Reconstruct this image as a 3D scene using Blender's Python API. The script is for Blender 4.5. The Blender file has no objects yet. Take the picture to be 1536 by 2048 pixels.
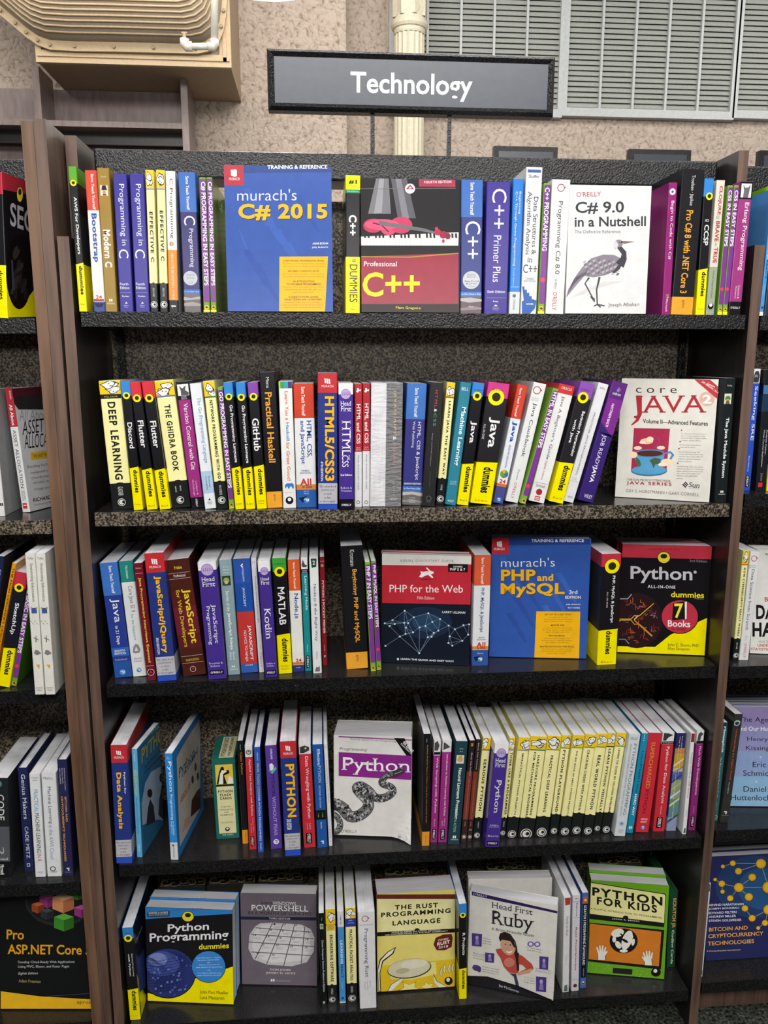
import bpy, math, random
from mathutils import Matrix, Vector
random.seed(7)
scn = bpy.context.scene
COL = scn.collection
# ---------------------------------------------------------------- camera
CP = Vector((0.41648, -1.48925, 1.48619)); FPX = 1597.8
RX, RZ, RR = 1.380064, -0.080715, 0.000842
CR = (Matrix.Rotation(RZ, 3, 'Z') @ Matrix.Rotation(RX, 3, 'X') @ Matrix.Rotation(RR, 3, 'Z'))
cam = bpy.data.objects.new('camera', bpy.data.cameras.new('camera'))
cam.data.sensor_fit = 'HORIZONTAL'; cam.data.sensor_width = 36; cam.data.lens = 36 * FPX / 1536
cam.data.clip_start = 0.02
cam.matrix_world = Matrix.Translation(CP) @ CR.to_4x4()
COL.objects.link(cam); scn.camera = cam
# ---------------------------------------------------------------- view and light
vs = scn.view_settings
vs.view_transform = 'Standard'; vs.look = 'None'; vs.gamma = 1; vs.use_curve_mapping = False
vs.exposure = -0.04
wd = bpy.data.worlds.new('world'); scn.world = wd; wd.use_nodes = True
wd.node_tree.nodes['Background'].inputs[0].default_value = (0.86, 0.93, 1.0, 1)
wd.node_tree.nodes['Background'].inputs[1].default_value = 0.22
def area(loc, size, power, target, col=(1, .97, .93), sy=None):
    l = bpy.data.lights.new('ceiling_light', 'AREA'); l.energy = power; l.color = col
    l.shape = 'RECTANGLE'; l.size = size; l.size_y = sy or size
    o = bpy.data.objects.new('ceiling_light', l); COL.objects.link(o); o.location = loc
    o.rotation_euler = (Vector(target) - Vector(loc)).to_track_quat('-Z', 'Y').to_euler()
area((0.6, -1.7, 4.0), 2.6, 42, (0.6, 0.0, 0.8), sy=.8)
area((0.6, -4.0, 4.2), 3.6, 222, (0.6, 0.0, 0.5), sy=1.0)
area((-1.6, -1.2, 4.0), .5, 22, (0.6, 0, 1.3))
area((2.6, -1.0, 4.0), .5, 22, (0.6, 0, 1.3))
area((0.6, -7.0, 2.35), 5.0, 108, (0.6, 0.0, 1.6), sy=.35)
area((0.3, 2.2, 4.3), 3.5, 78, (0.3, 3.6, 1.5), sy=1.0)
area((4.5, 2.2, 4.3), 2.0, 55, (4.5, 4.4, 2.0), sy=1.0)
area((-3.0, 2.0, 4.3), 2.0, 40, (-2.5, 4.4, 1.8), sy=1.0)
# ---------------------------------------------------------------- photo pixel to place
def ray(u, v): return CR @ Vector(((u - 768) / FPX, -(v - 1024) / FPX, -1))
def atz(u, v, z): d = ray(u, v); return CP + d * ((z - CP.z) / d.z)
def aty(u, v, y): d = ray(u, v); return CP + d * ((y - CP.y) / d.y)
# ---------------------------------------------------------------- materials
def lin(h):
    h = h.lstrip('#'); r = []
    for i in (0, 2, 4):
        c = int(h[i:i + 2], 16) / 255; r.append(c / 12.92 if c < .04045 else ((c + .055) / 1.055) ** 2.4)
    return tuple(r)
MC = {}
def nodes(name, rough=.5, spec=.5, metal=0):
    m = bpy.data.materials.new(name); m.use_nodes = True; t = m.node_tree; b = t.nodes['Principled BSDF']
    b.inputs['Roughness'].default_value = rough; b.inputs['Specular IOR Level'].default_value = spec
    b.inputs['Metallic'].default_value = metal
    tc = t.nodes.new('ShaderNodeTexCoord')
    return m, t, b, tc
def noise(t, vec, scale, detail=3, mapping=None):
    if mapping:
        mp = t.nodes.new('ShaderNodeMapping'); mp.inputs['Scale'].default_value = mapping
        t.links.new(vec, mp.inputs[0]); vec = mp.outputs[0]
    n = t.nodes.new('ShaderNodeTexNoise'); n.inputs['Scale'].default_value = scale; n.inputs['Detail'].default_value = detail
    t.links.new(vec, n.inputs['Vector']); return n
def ramp(t, fac, stops):
    r = t.nodes.new('ShaderNodeValToRGB'); e = r.color_ramp.elements
    while len(e) < len(stops): e.new(.5)
    for k, (p, c) in enumerate(stops): e[k].position = p; e[k].color = (*c, 1)
    t.links.new(fac, r.inputs[0]); return r.outputs[0]
def bump(t, b, h, strength, dist=.001):
    n = t.nodes.new('ShaderNodeBump'); n.inputs['Strength'].default_value = strength; n.inputs['Distance'].default_value = dist
    t.links.new(h, n.inputs['Height']); t.links.new(n.outputs[0], b.inputs['Normal'])
def ink(h, rough=.24):
    """laminated printed card of one ink colour"""
    k = (h, rough)
    if k in MC: return MC[k]
    m, t, b, tc = nodes('printed_card', rough, .32)
    c = lin(h); n = noise(t, tc.outputs['Object'], 45, 2)
    t.links.new(ramp(t, n.outputs[0], [(.3, tuple(x * .94 for x in c)), (.7, tuple(min(1, x * 1.04) for x in c))]), b.inputs['Base Color'])
    bump(t, b, noise(t, tc.outputs['Object'], 60, 2).outputs[0], .06)
    MC[k] = m; return m
def mat_pages():
    m, t, b, tc = nodes('page_edges', .85, .2)
    n = noise(t, tc.outputs['Object'], 1, 2, (1500, 14, 14))
    n2 = noise(t, tc.outputs['Object'], 25, 2)
    mx = t.nodes.new('ShaderNodeMath'); mx.operation = 'MULTIPLY_ADD'; t.links.new(n.outputs[0], mx.inputs[0])
    mx.inputs[1].default_value = .8; t.links.new(n2.outputs[0], mx.inputs[2])
    t.links.new(ramp(t, mx.outputs[0], [(.6, (.50, .50, .53)), (1.1, (.74, .74, .77))]), b.inputs['Base Color']); return m
def mat_pages_y():
    m, t, b, tc = nodes('page_edges_flat', .85, .2)
    n = noise(t, tc.outputs['Object'], 1, 2, (14, 1500, 14))
    t.links.new(ramp(t, n.outputs[0], [(.35, (.55, .55, .57)), (.7, (.78, .78, .80))]), b.inputs['Base Color']); return m
def mat_hammer(name, dark, light, bs=1.0, rough=.32, scale=330):
    """hammered black enamel on steel"""
    m, t, b, tc = nodes(name, rough, .42)
    n = noise(t, tc.outputs['Object'], scale, 2)
    t.links.new(ramp(t, n.outputs[0], [(.42, dark), (.66, light)]), b.inputs['Base Color'])
    bump(t, b, n.outputs[0], bs, .0016); return m
def mat_wood(name, a, c, rough=.38, sc=(30, 30, 2)):
    m, t, b, tc = nodes(name, rough, .45)
    n = noise(t, tc.outputs['Object'], 3, 6, sc)
    n2 = noise(t, tc.outputs['Object'], 2.2, 2)
    mx = t.nodes.new('ShaderNodeMath'); mx.operation = 'MULTIPLY_ADD'; t.links.new(n2.outputs[0], mx.inputs[0])
    mx.inputs[1].default_value = .7; t.links.new(n.outputs[0], mx.inputs[2])
    t.links.new(ramp(t, mx.outputs[0], [(.55, a), (1.1, c)]), b.inputs['Base Color'])
    bump(t, b, n.outputs[0], .08); return m
def mat_plain(name, c, rough=.5, spec=.5, metal=0, bs=.05, scale=60):
    m, t, b, tc = nodes(name, rough, spec, metal)
    n = noise(t, tc.outputs['Object'], scale, 3)
    t.links.new(ramp(t, n.outputs[0], [(.3, tuple(x * .92 for x in c)), (.7, tuple(x * 1.05 for x in c))]), b.inputs['Base Color'])
    bump(t, b, n.outputs[0], bs); return m
M_PAGE = mat_pages(); M_PAGEY = mat_pages_y()
M_STEEL = mat_hammer('hammered_black_steel', (.005, .005, .006), (.016, .0155, .016), 1.0, .24)
M_GLINT = mat_hammer('glint_painted_black_steel', (.030, .024, .018), (.34, .275, .195), .7, .40, 260)  # black back panel, its warm lit glints painted into the speckle colour
M_LIP = mat_hammer('lit_shelf_edge', (.014, .012, .010), (.24, .19, .135), .9, .36, 300)  # same black steel, light caught by the second shelf edge painted in
M_SHELF = mat_hammer('glossy_black_shelf', (.010, .010, .011), (.020, .019, .019), .10, .20, 330)
M_WOOD = mat_wood('dark_walnut', (.052, .030, .022), (.15, .092, .068))
M_WOODL = mat_wood('brown_walnut', (.075, .040, .024), (.18, .10, .060))
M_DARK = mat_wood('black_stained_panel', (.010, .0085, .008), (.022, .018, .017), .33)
# ---------------------------------------------------------------- mesh builder
class MB:
    def __init__(s): s.v = []; s.f = []; s.m = []; s.mats = []; s.ix = {}
    def mi(s, mat):
        if mat not in s.ix: s.ix[mat] = len(s.mats); s.mats.append(mat)
        return s.ix[mat]
    def add(s, vs, fs, mat):
        o = len(s.v); i = s.mi(mat); s.v += [tuple(v) for v in vs]
        for f in fs: s.f.append([o + k for k in f]); s.m.append(i)
    def box(s, a, b, mat):
        (x0, y0, z0), (x1, y1, z1) = a, b
        s.add([(x0, y0, z0), (x1, y0, z0), (x1, y1, z0), (x0, y1, z0), (x0, y0, z1), (x1, y0, z1), (x1, y1, z1), (x0, y1, z1)],
              [(0, 3, 2, 1), (4, 5, 6, 7), (0, 1, 5, 4), (1, 2, 6, 5), (2, 3, 7, 6), (3, 0, 4, 7)], mat)
    def prism(s, pts, y0, y1, mat):
        """outline in x,z extruded along y"""
        n = len(pts); v = [(x, y0, z) for x, z in pts] + [(x, y1, z) for x, z in pts]
        s.add(v, [list(range(n)), list(range(2 * n - 1, n - 1, -1))] + [[(k + 1) % n, k, n + k, n + (k + 1) % n] for k in range(n)], mat)
    def tube(s, pts, r, mat, n=12, cap=True):
        pts = [Vector(p) for p in pts]; rings = []
        for k, p in enumerate(pts):
            d = (pts[min(k + 1, len(pts) - 1)] - pts[max(k - 1, 0)]).normalized()
            a = d.orthogonal().normalized() if k == 0 else (rings_a - d * rings_a.dot(d)).normalized()
            rings_a = a; b = d.cross(a); rr = r[k] if isinstance(r, (list, tuple)) else r
            rings.append([p + (a * math.cos(2 * math.pi * j / n) + b * math.sin(2 * math.pi * j / n)) * rr for j in range(n)])
        v = [q for ring in rings for q in ring]; f = []
        for k in range(len(pts) - 1):
            for j in range(n): f.append((k * n + j, k * n + (j + 1) % n, (k + 1) * n + (j + 1) % n, (k + 1) * n + j))
        if cap: f += [list(range(n - 1, -1, -1)), list(range((len(pts) - 1) * n, len(pts) * n))]
        s.add(v, f, mat)
    def lathe(s, prof, mat, n=32, c=(0, 0, 0)):
        v = [(c[0] + r * math.cos(2 * math.pi * j / n), c[1] + r * math.sin(2 * math.pi * j / n), c[2] + z) for r, z in prof for j in range(n)]
        f = [(k * n + j, k * n + (j + 1) % n, (k + 1) * n + (j + 1) % n, (k + 1) * n + j) for k in range(len(prof) - 1) for j in range(n)]
        s.add(v, f, mat)
    def build(s, name, parent=None, smooth=False, bevel=0):
        me = bpy.data.meshes.new(name); me.from_pydata(s.v, [], s.f)
        for m in s.mats: me.materials.append(m)
        me.polygons.foreach_set('material_index', s.m)
        if smooth: me.polygons.foreach_set('use_smooth', [True] * len(s.f))
        me.update(); o = bpy.data.objects.new(name, me); COL.objects.link(o)
        if parent: o.parent = parent
        if bevel:
            b = o.modifiers.new('bevel', 'BEVEL'); b.width = bevel; b.segments = 2; b.limit_method = 'ANGLE'
        return o
def tag(o, label=None, cat=None, group=None, kind=None):
    for k, v in (('label', label), ('category', cat), ('group', group), ('kind', kind)):
        if v: o[k] = v
    return o
def empty(name, mw):
    o = bpy.data.objects.new(name, None); COL.objects.link(o); o.matrix_world = mw; o.empty_display_size = .05; return o
# ---------------------------------------------------------------- lettering
TC = {}
def glyphs(s, st=''):
    """flat filled outline of a line of lettering: points, faces, bounds; b bold, B heavy, i slanted, s slab serif, l light, t track wide"""
    k = (s, st)
    if k in TC: return TC[k]
    c = bpy.data.curves.new('lettering', 'FONT'); c.body = s; c.size = 1; c.resolution_u = 1 if 'q' in st else 3; c.dimensions = '2D'; c.fill_mode = 'FRONT'
    c.offset = .035 if 'B' in st else .018 if 'b' in st else -.010 if 'l' in st else 0
    c.shear = .22 if 'i' in st else 0; c.space_line = .82; c.align_x = 'CENTER' if 'c' in st else 'RIGHT' if 'r' in st else 'LEFT'
    c.space_character = 1.25 if 't' in st else 1.08 if 'B' in st else 1.0
    o = bpy.data.objects.new('lettering', c); me = o.to_mesh()
    V = [(v.co.x, v.co.y) for v in me.vertices]; F = [list(p.vertices) for p in me.polygons]
    if 's' in st:
        cnt = {}
        for p in F:
            for a, b in zip(p, p[1:] + p[:1]): cnt[(min(a, b), max(a, b))] = cnt.get((min(a, b), max(a, b)), 0) + 1
        for (a, b), q in cnt.items():
            if q == 1:
                (xa, ya), (xb, yb) = V[a], V[b]; L = abs(xa - xb)
                if abs(ya - yb) < .004 and .03 < L < .16:
                    up = ya > .25; x0, x1 = min(xa, xb) - .055, max(xa, xb) + .055; z0, z1 = (ya - .045, ya) if up else (ya, ya + .045)
                    n = len(V); V += [(x0, z0), (x1, z0), (x1, z1), (x0, z1)]; F.append([n, n + 1, n + 2, n + 3])
    o.to_mesh_clear(); bpy.data.objects.remove(o); bpy.data.curves.remove(c)
    xs = [v[0] for v in V] or [0]; ys = [v[1] for v in V] or [0]
    TC[k] = (V, F, (min(xs), max(xs), min(ys), max(ys))); return TC[k]
# ---------------------------------------------------------------- books
CX = [0, 0, 1.0]
def C(ox, oy, s): CX[:] = [ox, oy, s]
def px(x, y): return CX[0] + x / CX[2], CX[1] + y / CX[2]
SH = {1: 1.5659, 2: 1.2046, 3: .8667, 4: .4787, 5: .10}
for k, (u, v) in {11: (60, 636.5), 12: (60, 1040.5), 13: (60, 1381), 14: (60, 1768), 15: (100, 2047), 21: (1520, 631.5), 22: (1500, 988), 23: (1470, 1333), 24: (1460, 1660), 25: (1450, 1963)}.items():
    SH[k] = aty(u, v, 0).z
BACK = .238
class Print:
    """draws on the face y = 0 of a book whose placement matrix is mw; photo pixels are carried onto that face"""
    def __init__(s, mb, mw, w, h, warp=None):
        s.mb, s.mw, s.w, s.h, s.k, s.warp, s.side = mb, mw, w, h, 0, warp, False
        s.inv = mw.inverted(); s.cp = s.inv @ CP; s.R = s.inv.to_3x3()
    def loc(s, X, Y):
        d = s.R @ ray(*px(X, Y)); t = -s.cp.y / d.y; p = s.cp + d * t; return p.x, p.z
    def put(s, pts, faces, c, clip=True):
        s.k += 1; clip = clip or s.side; y = -.00015 - .000006 * s.k; vv = []
        for x, z in pts:
            if clip: x = min(max(x, .0002), s.w - .0002); z = min(max(z, .0002), s.h - .0002)
            p = (x, y, z); vv.append(s.warp(p) if s.warp else p)
        s.mb.add(vv, faces, c if not isinstance(c, str) else ink(c))
    def text(s, t, P0, ex, ez, c, st=''):
        V, F, (x0, x1, y0, y1) = glyphs(t, st)
        if x1 <= x0: return
        s.put([(P0[0] + ex[0] * (x - x0) / (x1 - x0) + ez[0] * (y - y0) / (y1 - y0), P0[1] + ex[1] * (x - x0) / (x1 - x0) + ez[1] * (y - y0) / (y1 - y0)) for x, y in V], F, c, False)
def zpx(pr, y):
    """height on the spine at photo row y"""
    return pr.zl(y)
def bd(y0, y1, c): return ('b', y0, y1, c)
def V(t, y0, y1, u0, u1, c, st='b'): return ('V', t, y0, y1, u0, u1, c, st)
def H(t, y0, y1, u0, u1, c, st='b'): return ('H', t, y0, y1, u0, u1, c, st)
def rc(y0, y1, u0, u1, c): return ('r', y0, y1, u0, u1, c)
def dc(y, u, r, c): return ('d', y, u, r, c)
def rg(y, u, r, c, th=.12): return ('g', y, u, r, c, th)
def pg(pts, c): return ('p', pts, c)
def tx(t, xa, ya, xb, yb, h, c, st=''): return ('T', t, xa, ya, xb, yb, h, c, st)
def el(x, y, rx, ry, c, a=0): return ('e', x, y, rx, ry, c, a)
def ln(pts, w, c): return ('l', pts, w, c)
def up(pts, c): return ('u', pts, c)     # outline in spine fractions
def ellipse(cx, cz, rx, rz, n=28): return [(cx + rx * math.cos(2 * math.pi * k / n), cz + rz * math.sin(2 * math.pi * k / n)) for k in range(n)]
def draw(pr, items):
    w = pr.w
    for it in items:
        k = it[0]
        if k in 'VH':
            _, t, y0, y1, u0, u1, c, st = it; z1, z0 = pr.zl(y0), pr.zl(y1)
            if k == 'V': pr.text(t, (u0 * w, z1), (0, z0 - z1), (u1 * w - u0 * w, 0), c, st)
            else: pr.text(t, (u0 * w, z0), ((u1 - u0) * w, 0), (0, z1 - z0), c, st)
        elif k == 'r': z1, z0 = pr.zl(it[1]), pr.zl(it[2]); pr.put([(it[3] * w, z0), (it[4] * w, z0), (it[4] * w, z1), (it[3] * w, z1)], [(0, 1, 2, 3)], it[5])
        elif k == 'd': e = ellipse(it[2] * w, pr.zl(it[1]), it[3] * w, it[3] * w); pr.put(e, [list(range(len(e)))], it[4])
        elif k == 'g':
            a = ellipse(it[2] * w, pr.zl(it[1]), it[3] * w, it[3] * w); r2 = it[3] * w * (1 - it[5]); b = ellipse(it[2] * w, pr.zl(it[1]), r2, r2); n = len(a)
            pr.put(a + b, [(j, (j + 1) % n, n + (j + 1) % n, n + j) for j in range(n)], it[4])
        elif k == 'p': P = [pr.loc(*q) for q in it[1]]; pr.put(P, [list(range(len(P)))], it[2])
        elif k == 'u': P = [(u * w, pr.zl(y)) for u, y in it[1]]; pr.put(P, [list(range(len(P)))], it[2])
        elif k == 'e':
            _, x, y, rx, ry, c, a = it; ca, sa = math.cos(math.radians(a)), math.sin(math.radians(a))
            P = [pr.loc(x + ex * ca - ey * sa, y + ex * sa + ey * ca) for ex, ey in ellipse(0, 0, rx, ry)][::-1]; pr.put(P, [list(range(len(P)))], c)
        elif k == 'T':
            _, t, xa, ya, xb, yb, h, c, st = it; P0 = pr.loc(xa, ya); P1 = pr.loc(xb, yb); P2 = pr.loc(xa + ((yb - ya) / max(1, (xb - xa) or 1) * h * .9 if 'o' in st else 0), ya - h)
            pr.text(t, P0, (P1[0] - P0[0], P1[1] - P0[1]), (P2[0] - P0[0], P2[1] - P0[1]), c, st)
        elif k == 'l':
            P = [Vector(pr.loc(*q)) for q in it[1]]; wd = it[2] if isinstance(it[2], (list, tuple)) else [it[2]] * len(P); vv = []
            sc = (Vector(pr.loc(it[1][0][0] + 10, it[1][0][1])) - P[0]).length / 10
            for j, p in enumerate(P):
                d = (P[min(j + 1, len(P) - 1)] - P[max(j - 1, 0)]).normalized(); nrm = Vector((-d.y, d.x)) * wd[j] * sc / 2; vv += [p + nrm, p - nrm]
            pr.put([tuple(q) for q in vv], [(2 * j, 2 * j + 1, 2 * j + 3, 2 * j + 2) for j in range(len(P) - 1)], it[3])
def shell(mb, w, d, h, bands, base, r=.0016, t=.0007):
    """wrapped paperback cover: back board, spine, front board; bands are (z0, z1, colour)"""
    r = min(r, w * .3)
    pl = [(0, d), (0, r)] + [(r - r * math.cos(a), r - r * math.sin(a)) for a in (math.pi / 4,)] + [(r, 0), (w - r, 0)] + [(w - r + r * math.sin(math.pi / 4), r - r * math.cos(math.pi / 4))] + [(w, r), (w, d)]
    ip = [(t, d), (t, r)] + [(t + .0002, r)] + [(r, t), (w - r, t)] + [(w - t - .0002, r)] + [(w - t, r), (w - t, d)]
    zs = sorted({0, h} | {min(max(z, 0), h) for b in bands for z in b[:2]})
    def colat(z):
        c = base
        for z0, z1, cc in bands:
            if z0 <= z <= z1: c = cc
        return c
    n = len(pl)
    for a, b in zip(zs, zs[1:]):
        if b - a < 1e-6: continue
        mb.add([(x, y, a) for x, y in pl] + [(x, y, b) for x, y in pl], [(k, k + 1, n + k + 1, n + k) for k in range(n - 1)], ink(colat((a + b) / 2)))
    for z, flip in ((h, False), (0, True)):
        c = ink(colat(z - .0005 if z else .0005))
        mb.add([(x, y, z) for x, y in pl] + [(x, y, z) for x, y in ip], [((k, k + 1, n + k + 1, n + k) if flip else (k + 1, k, n + k, n + k + 1)) for k in range(n - 1)], c)
    for xa, xb in ((0, t), (w - t, w)):
        mb.add([(xa, d, 0), (xb, d, 0), (xb, d, h), (xa, d, h)], [(3, 2, 1, 0)], ink(colat(h / 2)))
        xi = t if xa == 0 else w - t
        mb.add([(xi, r, 0), (xi, d, 0), (xi, d, h), (xi, r, h)], [(0, 1, 2, 3)], ink('#d8d8d8'))
GROUPS = {1: 'books on the top shelf', 2: 'books on the second shelf', 3: 'books on the middle shelf', 4: 'books on the fourth shelf', 5: 'books on the bottom shelf'}
for k in range(1, 6):
    GROUPS[10 + k] = 'books in the left neighbouring bay'; GROUPS[20 + k] = 'books in the right neighbouring bay'
Y0 = {1: .007, 11: .012, 21: .012}
def bk(S, xl, xr, yb, xt, yt, base, items, label, dep=.178, name='paperback_book', cat='book', far=None, side=None, y=None, hard=False, sidetop=None, minw=0, pages=True, sideitems=None, shrink=.0004, farx=None):
    """spine-out book: photo pixels of the spine's lower corners, its upper left corner, then what is printed on it"""
    zs = SH[S]; (ul, vb), (ur, _), (ut, vt) = px(xl, yb), px(xr, yb), px(xt, yt)
    if S in Y0 or y is not None:
        y0 = Y0.get(S, 0) if y is None else y; A, B = aty(ul, vb, y0), aty(ur, vb, y0); A.z = B.z = zs
    else:
        B = atz((ul + ur) / 2, vb, zs); y0 = min(max(B.y, -.03), .13); A, B = aty(ul, vb, y0), aty(ur, vb, y0); A.z = B.z = zs
    Tp = aty(ut, vt, y0); w = max(B.x - A.x - shrink, minw); a = math.atan2(Tp.x - A.x, Tp.z - zs)
    if a > .002:
        for _ in range(4):
            v = Vector((Tp.x - B.x, Tp.z - zs)); wf = (B.x - A.x) * math.cos(a) - shrink
            h = math.sqrt(max(v.length_squared - wf * wf, 1e-6)); a = math.atan2(v.x, v.y) - math.atan2(-wf, h)
        w = max(wf, minw); org = Vector((B.x - w * math.cos(a), y0, zs + w * math.sin(a)))
    else: h = math.hypot(Tp.x - A.x, Tp.z - zs); org = Vector((A.x, y0, zs))
    yaw = 0
    d = min(dep, BACK - .003 - y0)
    if far:
        F = atz(*px(*far), zs); e = Vector((F.x - B.x, F.y - B.y)); yaw = -math.atan2(e.x, e.y); d = e.length
    if farx is not None: yaw = -math.asin(max(-.9, min(.9, (farx - B.x) / d)))
    mw = Matrix.Translation(org + Vector((0, 0, .0003))) @ Matrix.Rotation(yaw, 4, 'Z') @ Matrix.Rotation(a, 4, 'Y')
    root = empty(name, mw)
    mb = MB(); pr = Print(mb, mw, w, h)
    def zl(v):
        if abs(v) > 9000: return 0 if v > 0 else h
        vv = px(0, v)[1]; f = (vv - vt) / (vb - vt); z = pr.loc(*[((q[0] - CX[0]) * CX[2], (q[1] - CX[1]) * CX[2]) for q in [(ut + (ul - ut) * f + (ur - ul) / 2, vv)]][0])[1]
        return z
    pr.zl = zl
    bands = [(0 if b[2] > 9000 else zl(b[2]), h if b[1] < -9000 else zl(b[1]), b[3]) for b in items if b[0] == 'b']
    if hard:   # cloth boards: overhang past the pages
        t = .0022
        shell(mb, w, d, h, bands, base, .003, t)
    else: shell(mb, w, d, h, bands, base)
    draw(pr, [i for i in items if i[0] != 'b'])
    if sideitems or side:   # print on the front board (the face at x = w)
        sm = mw @ Matrix.Translation((w, 0, 0)) @ Matrix.Rotation(math.pi / 2, 4, 'Z')
        mb2 = MB(); p2 = Print(mb2, sm, d, h); p2.zl = zl; p2.side = True
        if side: p2.put([(.002, 0.0002), (d, .0002), (d, h - .0002), (.002, h - .0002)], [(0, 1, 2, 3)], side)
        draw(p2, sideitems or [])
        R = Matrix.Translation((w, 0, 0)) @ Matrix.Rotation(math.pi / 2, 4, 'Z')
        o = len(mb.v); mb.v += [tuple(R @ Vector(q)) for q in mb2.v]
        for f, mi in zip(mb2.f, mb2.m): mb.f.append([o + q for q in f]); mb.m.append(mb.mi(mb2.mats[mi]))
    mb.build('cover', root)
    if pages:
        pb = MB(); t = .0024 if hard else .0009; ov = .004 if hard else .0009
        pb.box((t, t + .001, .0006 + (ov if hard else 0)), (w - t, d - (.004 if hard else .0012), h - ov), M_PAGE); pb.build('pages', root)
    tag(root, label, cat, GROUPS[S]); root['_s'] = S
    return root
def fo(S, BL, BR, TLy, pitch, thick, base, items, label, spine='#888888', name='paperback_book', warp=None, y=None, cat='book', raise_=0, wid=None, grid=12, pagewarp=None, hcut=None):
    """face-out book leaning back: photo pixels of the lower cover corners and the row of the upper left corner"""
    zs = SH[S]; bl, brr = px(*BL), px(*BR)
    if S in Y0 or y is not None:
        y0 = Y0.get(S, 0) if y is None else y; A, B = aty(*bl, y0), aty(*brr, y0)
    else: A, B = atz(*bl, zs), atz(*brr, zs)
    A.z = B.z = zs; e = B - A; w = wid or Vector((e.x, e.y)).length; yaw = math.atan2(e.y, e.x); p = math.radians(pitch)
    mw = Matrix.Translation(A + Vector((0, 0, .0004 + thick * math.sin(p) + raise_))) @ Matrix.Rotation(yaw, 4, 'Z') @ Matrix.Rotation(-p, 4, 'X')
    pr = Print(MB(), mw, w, 9); h = pr.loc(*TLy)[1]
    root = empty(name, mw); mb = MB(); pr = Print(mb, mw, w, h, warp); t = .0007
    W = warp or (lambda q: q); n = grid if warp else 1
    G = [(w * i / n, 0, h * j / n) for j in range(n + 1) for i in range(n + 1)]
    mb.add([W(q) for q in G], [(j * (n + 1) + i, j * (n + 1) + i + 1, (j + 1) * (n + 1) + i + 1, (j + 1) * (n + 1) + i) for j in range(n) for i in range(n)], ink(base))
    mb.add([W((x, y_ + t, z)) if y_ + t < .002 else (x, y_, z) for x, y_, z in G], [((j + 1) * (n + 1) + i, (j + 1) * (n + 1) + i + 1, j * (n + 1) + i + 1, j * (n + 1) + i) for j in range(n) for i in range(n)], ink('#d8d8d8'))
    rim = [(i, 0) for i in range(n)] + [(n, j) for j in range(n)] + [(n - i, n) for i in range(n)] + [(0, n - j) for j in range(n)]
    P = [W((w * i / n, 0, h * j / n)) for i, j in rim] + [W((w * i / n, t, h * j / n)) for i, j in rim]; m = len(rim)
    mb.add(P, [(k, m + k, m + (k + 1) % m, (k + 1) % m) for k in range(m)], ink(base))
    mb.box((0, t + .0004, 0), (t, thick, h), ink(spine)); mb.box((0, thick - t, 0), (w, thick, h), ink(spine))
    pr.zl = lambda v: pr.loc(BL[0], v)[1]
    draw(pr, items)
    mb.build('cover', root)
    pb = MB(); a, b = (t + .0003, t + .001, .0006), (w - .0012, thick - t - .0003, h - .001)
    if pagewarp:
        N = 10; vv = []
        for k in range(N + 1):
            x = a[0] + (b[0] - a[0]) * k / N
            for yy, zz in ((a[1], a[2]), (b[1], a[2]), (b[1], b[2]), (a[1], b[2])): vv.append(pagewarp((x, yy, zz)))
        ff = [(4 * k + j, 4 * k + (j + 1) % 4, 4 * k + 4 + (j + 1) % 4, 4 * k + 4 + j) for k in range(N) for j in range(4)] + [(3, 2, 1, 0), (4 * N, 4 * N + 1, 4 * N + 2, 4 * N + 3)]
        pb.add(vv, ff, M_PAGEY)
    else: pb.box(a, b, M_PAGEY)
    pb.build('pages', root)
    tag(root, label, cat, GROUPS[S]); root['_d'] = (w, h, thick); root['_s'] = S
    return root
def copy_behind(root, dy, label, dz=0, dx=0, sink=0):
    """a further copy of a face-out book standing right behind it"""
    r = root.copy(); COL.objects.link(r); r.matrix_world = root.matrix_world @ Matrix.Translation((dx, dy, dz)); r['label'] = label
    for ch in list(root.children):
        c = ch.copy(); COL.objects.link(c); c.parent = r
    return r
# ---------------------------------------------------------------- the shelving bays
XL, XR = 0.0, 1.22
TOPZ = 1.877
def struct(o, kind='structure'): o['kind'] = kind; return o
def panel(x0, x1, yf, zt, mat, label, notch=None, side=None, dark_l=False):
    mb = MB(); yb = .26
    if notch: pts = [(yf, 0), (yb, 0), (yb, zt), (notch[0], zt), (notch[0], notch[1]), (yf, notch[1])]
    else: pts = [(yf, 0), (yb, 0), (yb, zt), (yf, zt)]
    n = len(pts)
    v = [(x0, y, z) for y, z in pts] + [(x1, y, z) for y, z in pts]
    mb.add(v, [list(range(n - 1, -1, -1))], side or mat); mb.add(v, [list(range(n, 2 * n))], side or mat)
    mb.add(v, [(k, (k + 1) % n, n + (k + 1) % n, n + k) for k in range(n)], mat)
    o = mb.build('bookcase_end_panel'); tag(o, label, 'end panel', 'wooden end panels'); return o
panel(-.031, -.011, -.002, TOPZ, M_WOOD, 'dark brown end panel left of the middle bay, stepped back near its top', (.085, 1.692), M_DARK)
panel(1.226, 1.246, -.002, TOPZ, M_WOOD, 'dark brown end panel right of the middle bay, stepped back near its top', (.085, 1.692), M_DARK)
panel(-.0562, -.0362, -.002, TOPZ + .004, M_WOOD, 'tall brown board between the lighter outer board and the stepped panel', None, M_WOOD)
panel(-.0768, -.0567, -.002, TOPZ, M_WOODL, 'lighter brown board edging the left neighbouring bay', None, M_WOOD)
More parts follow.
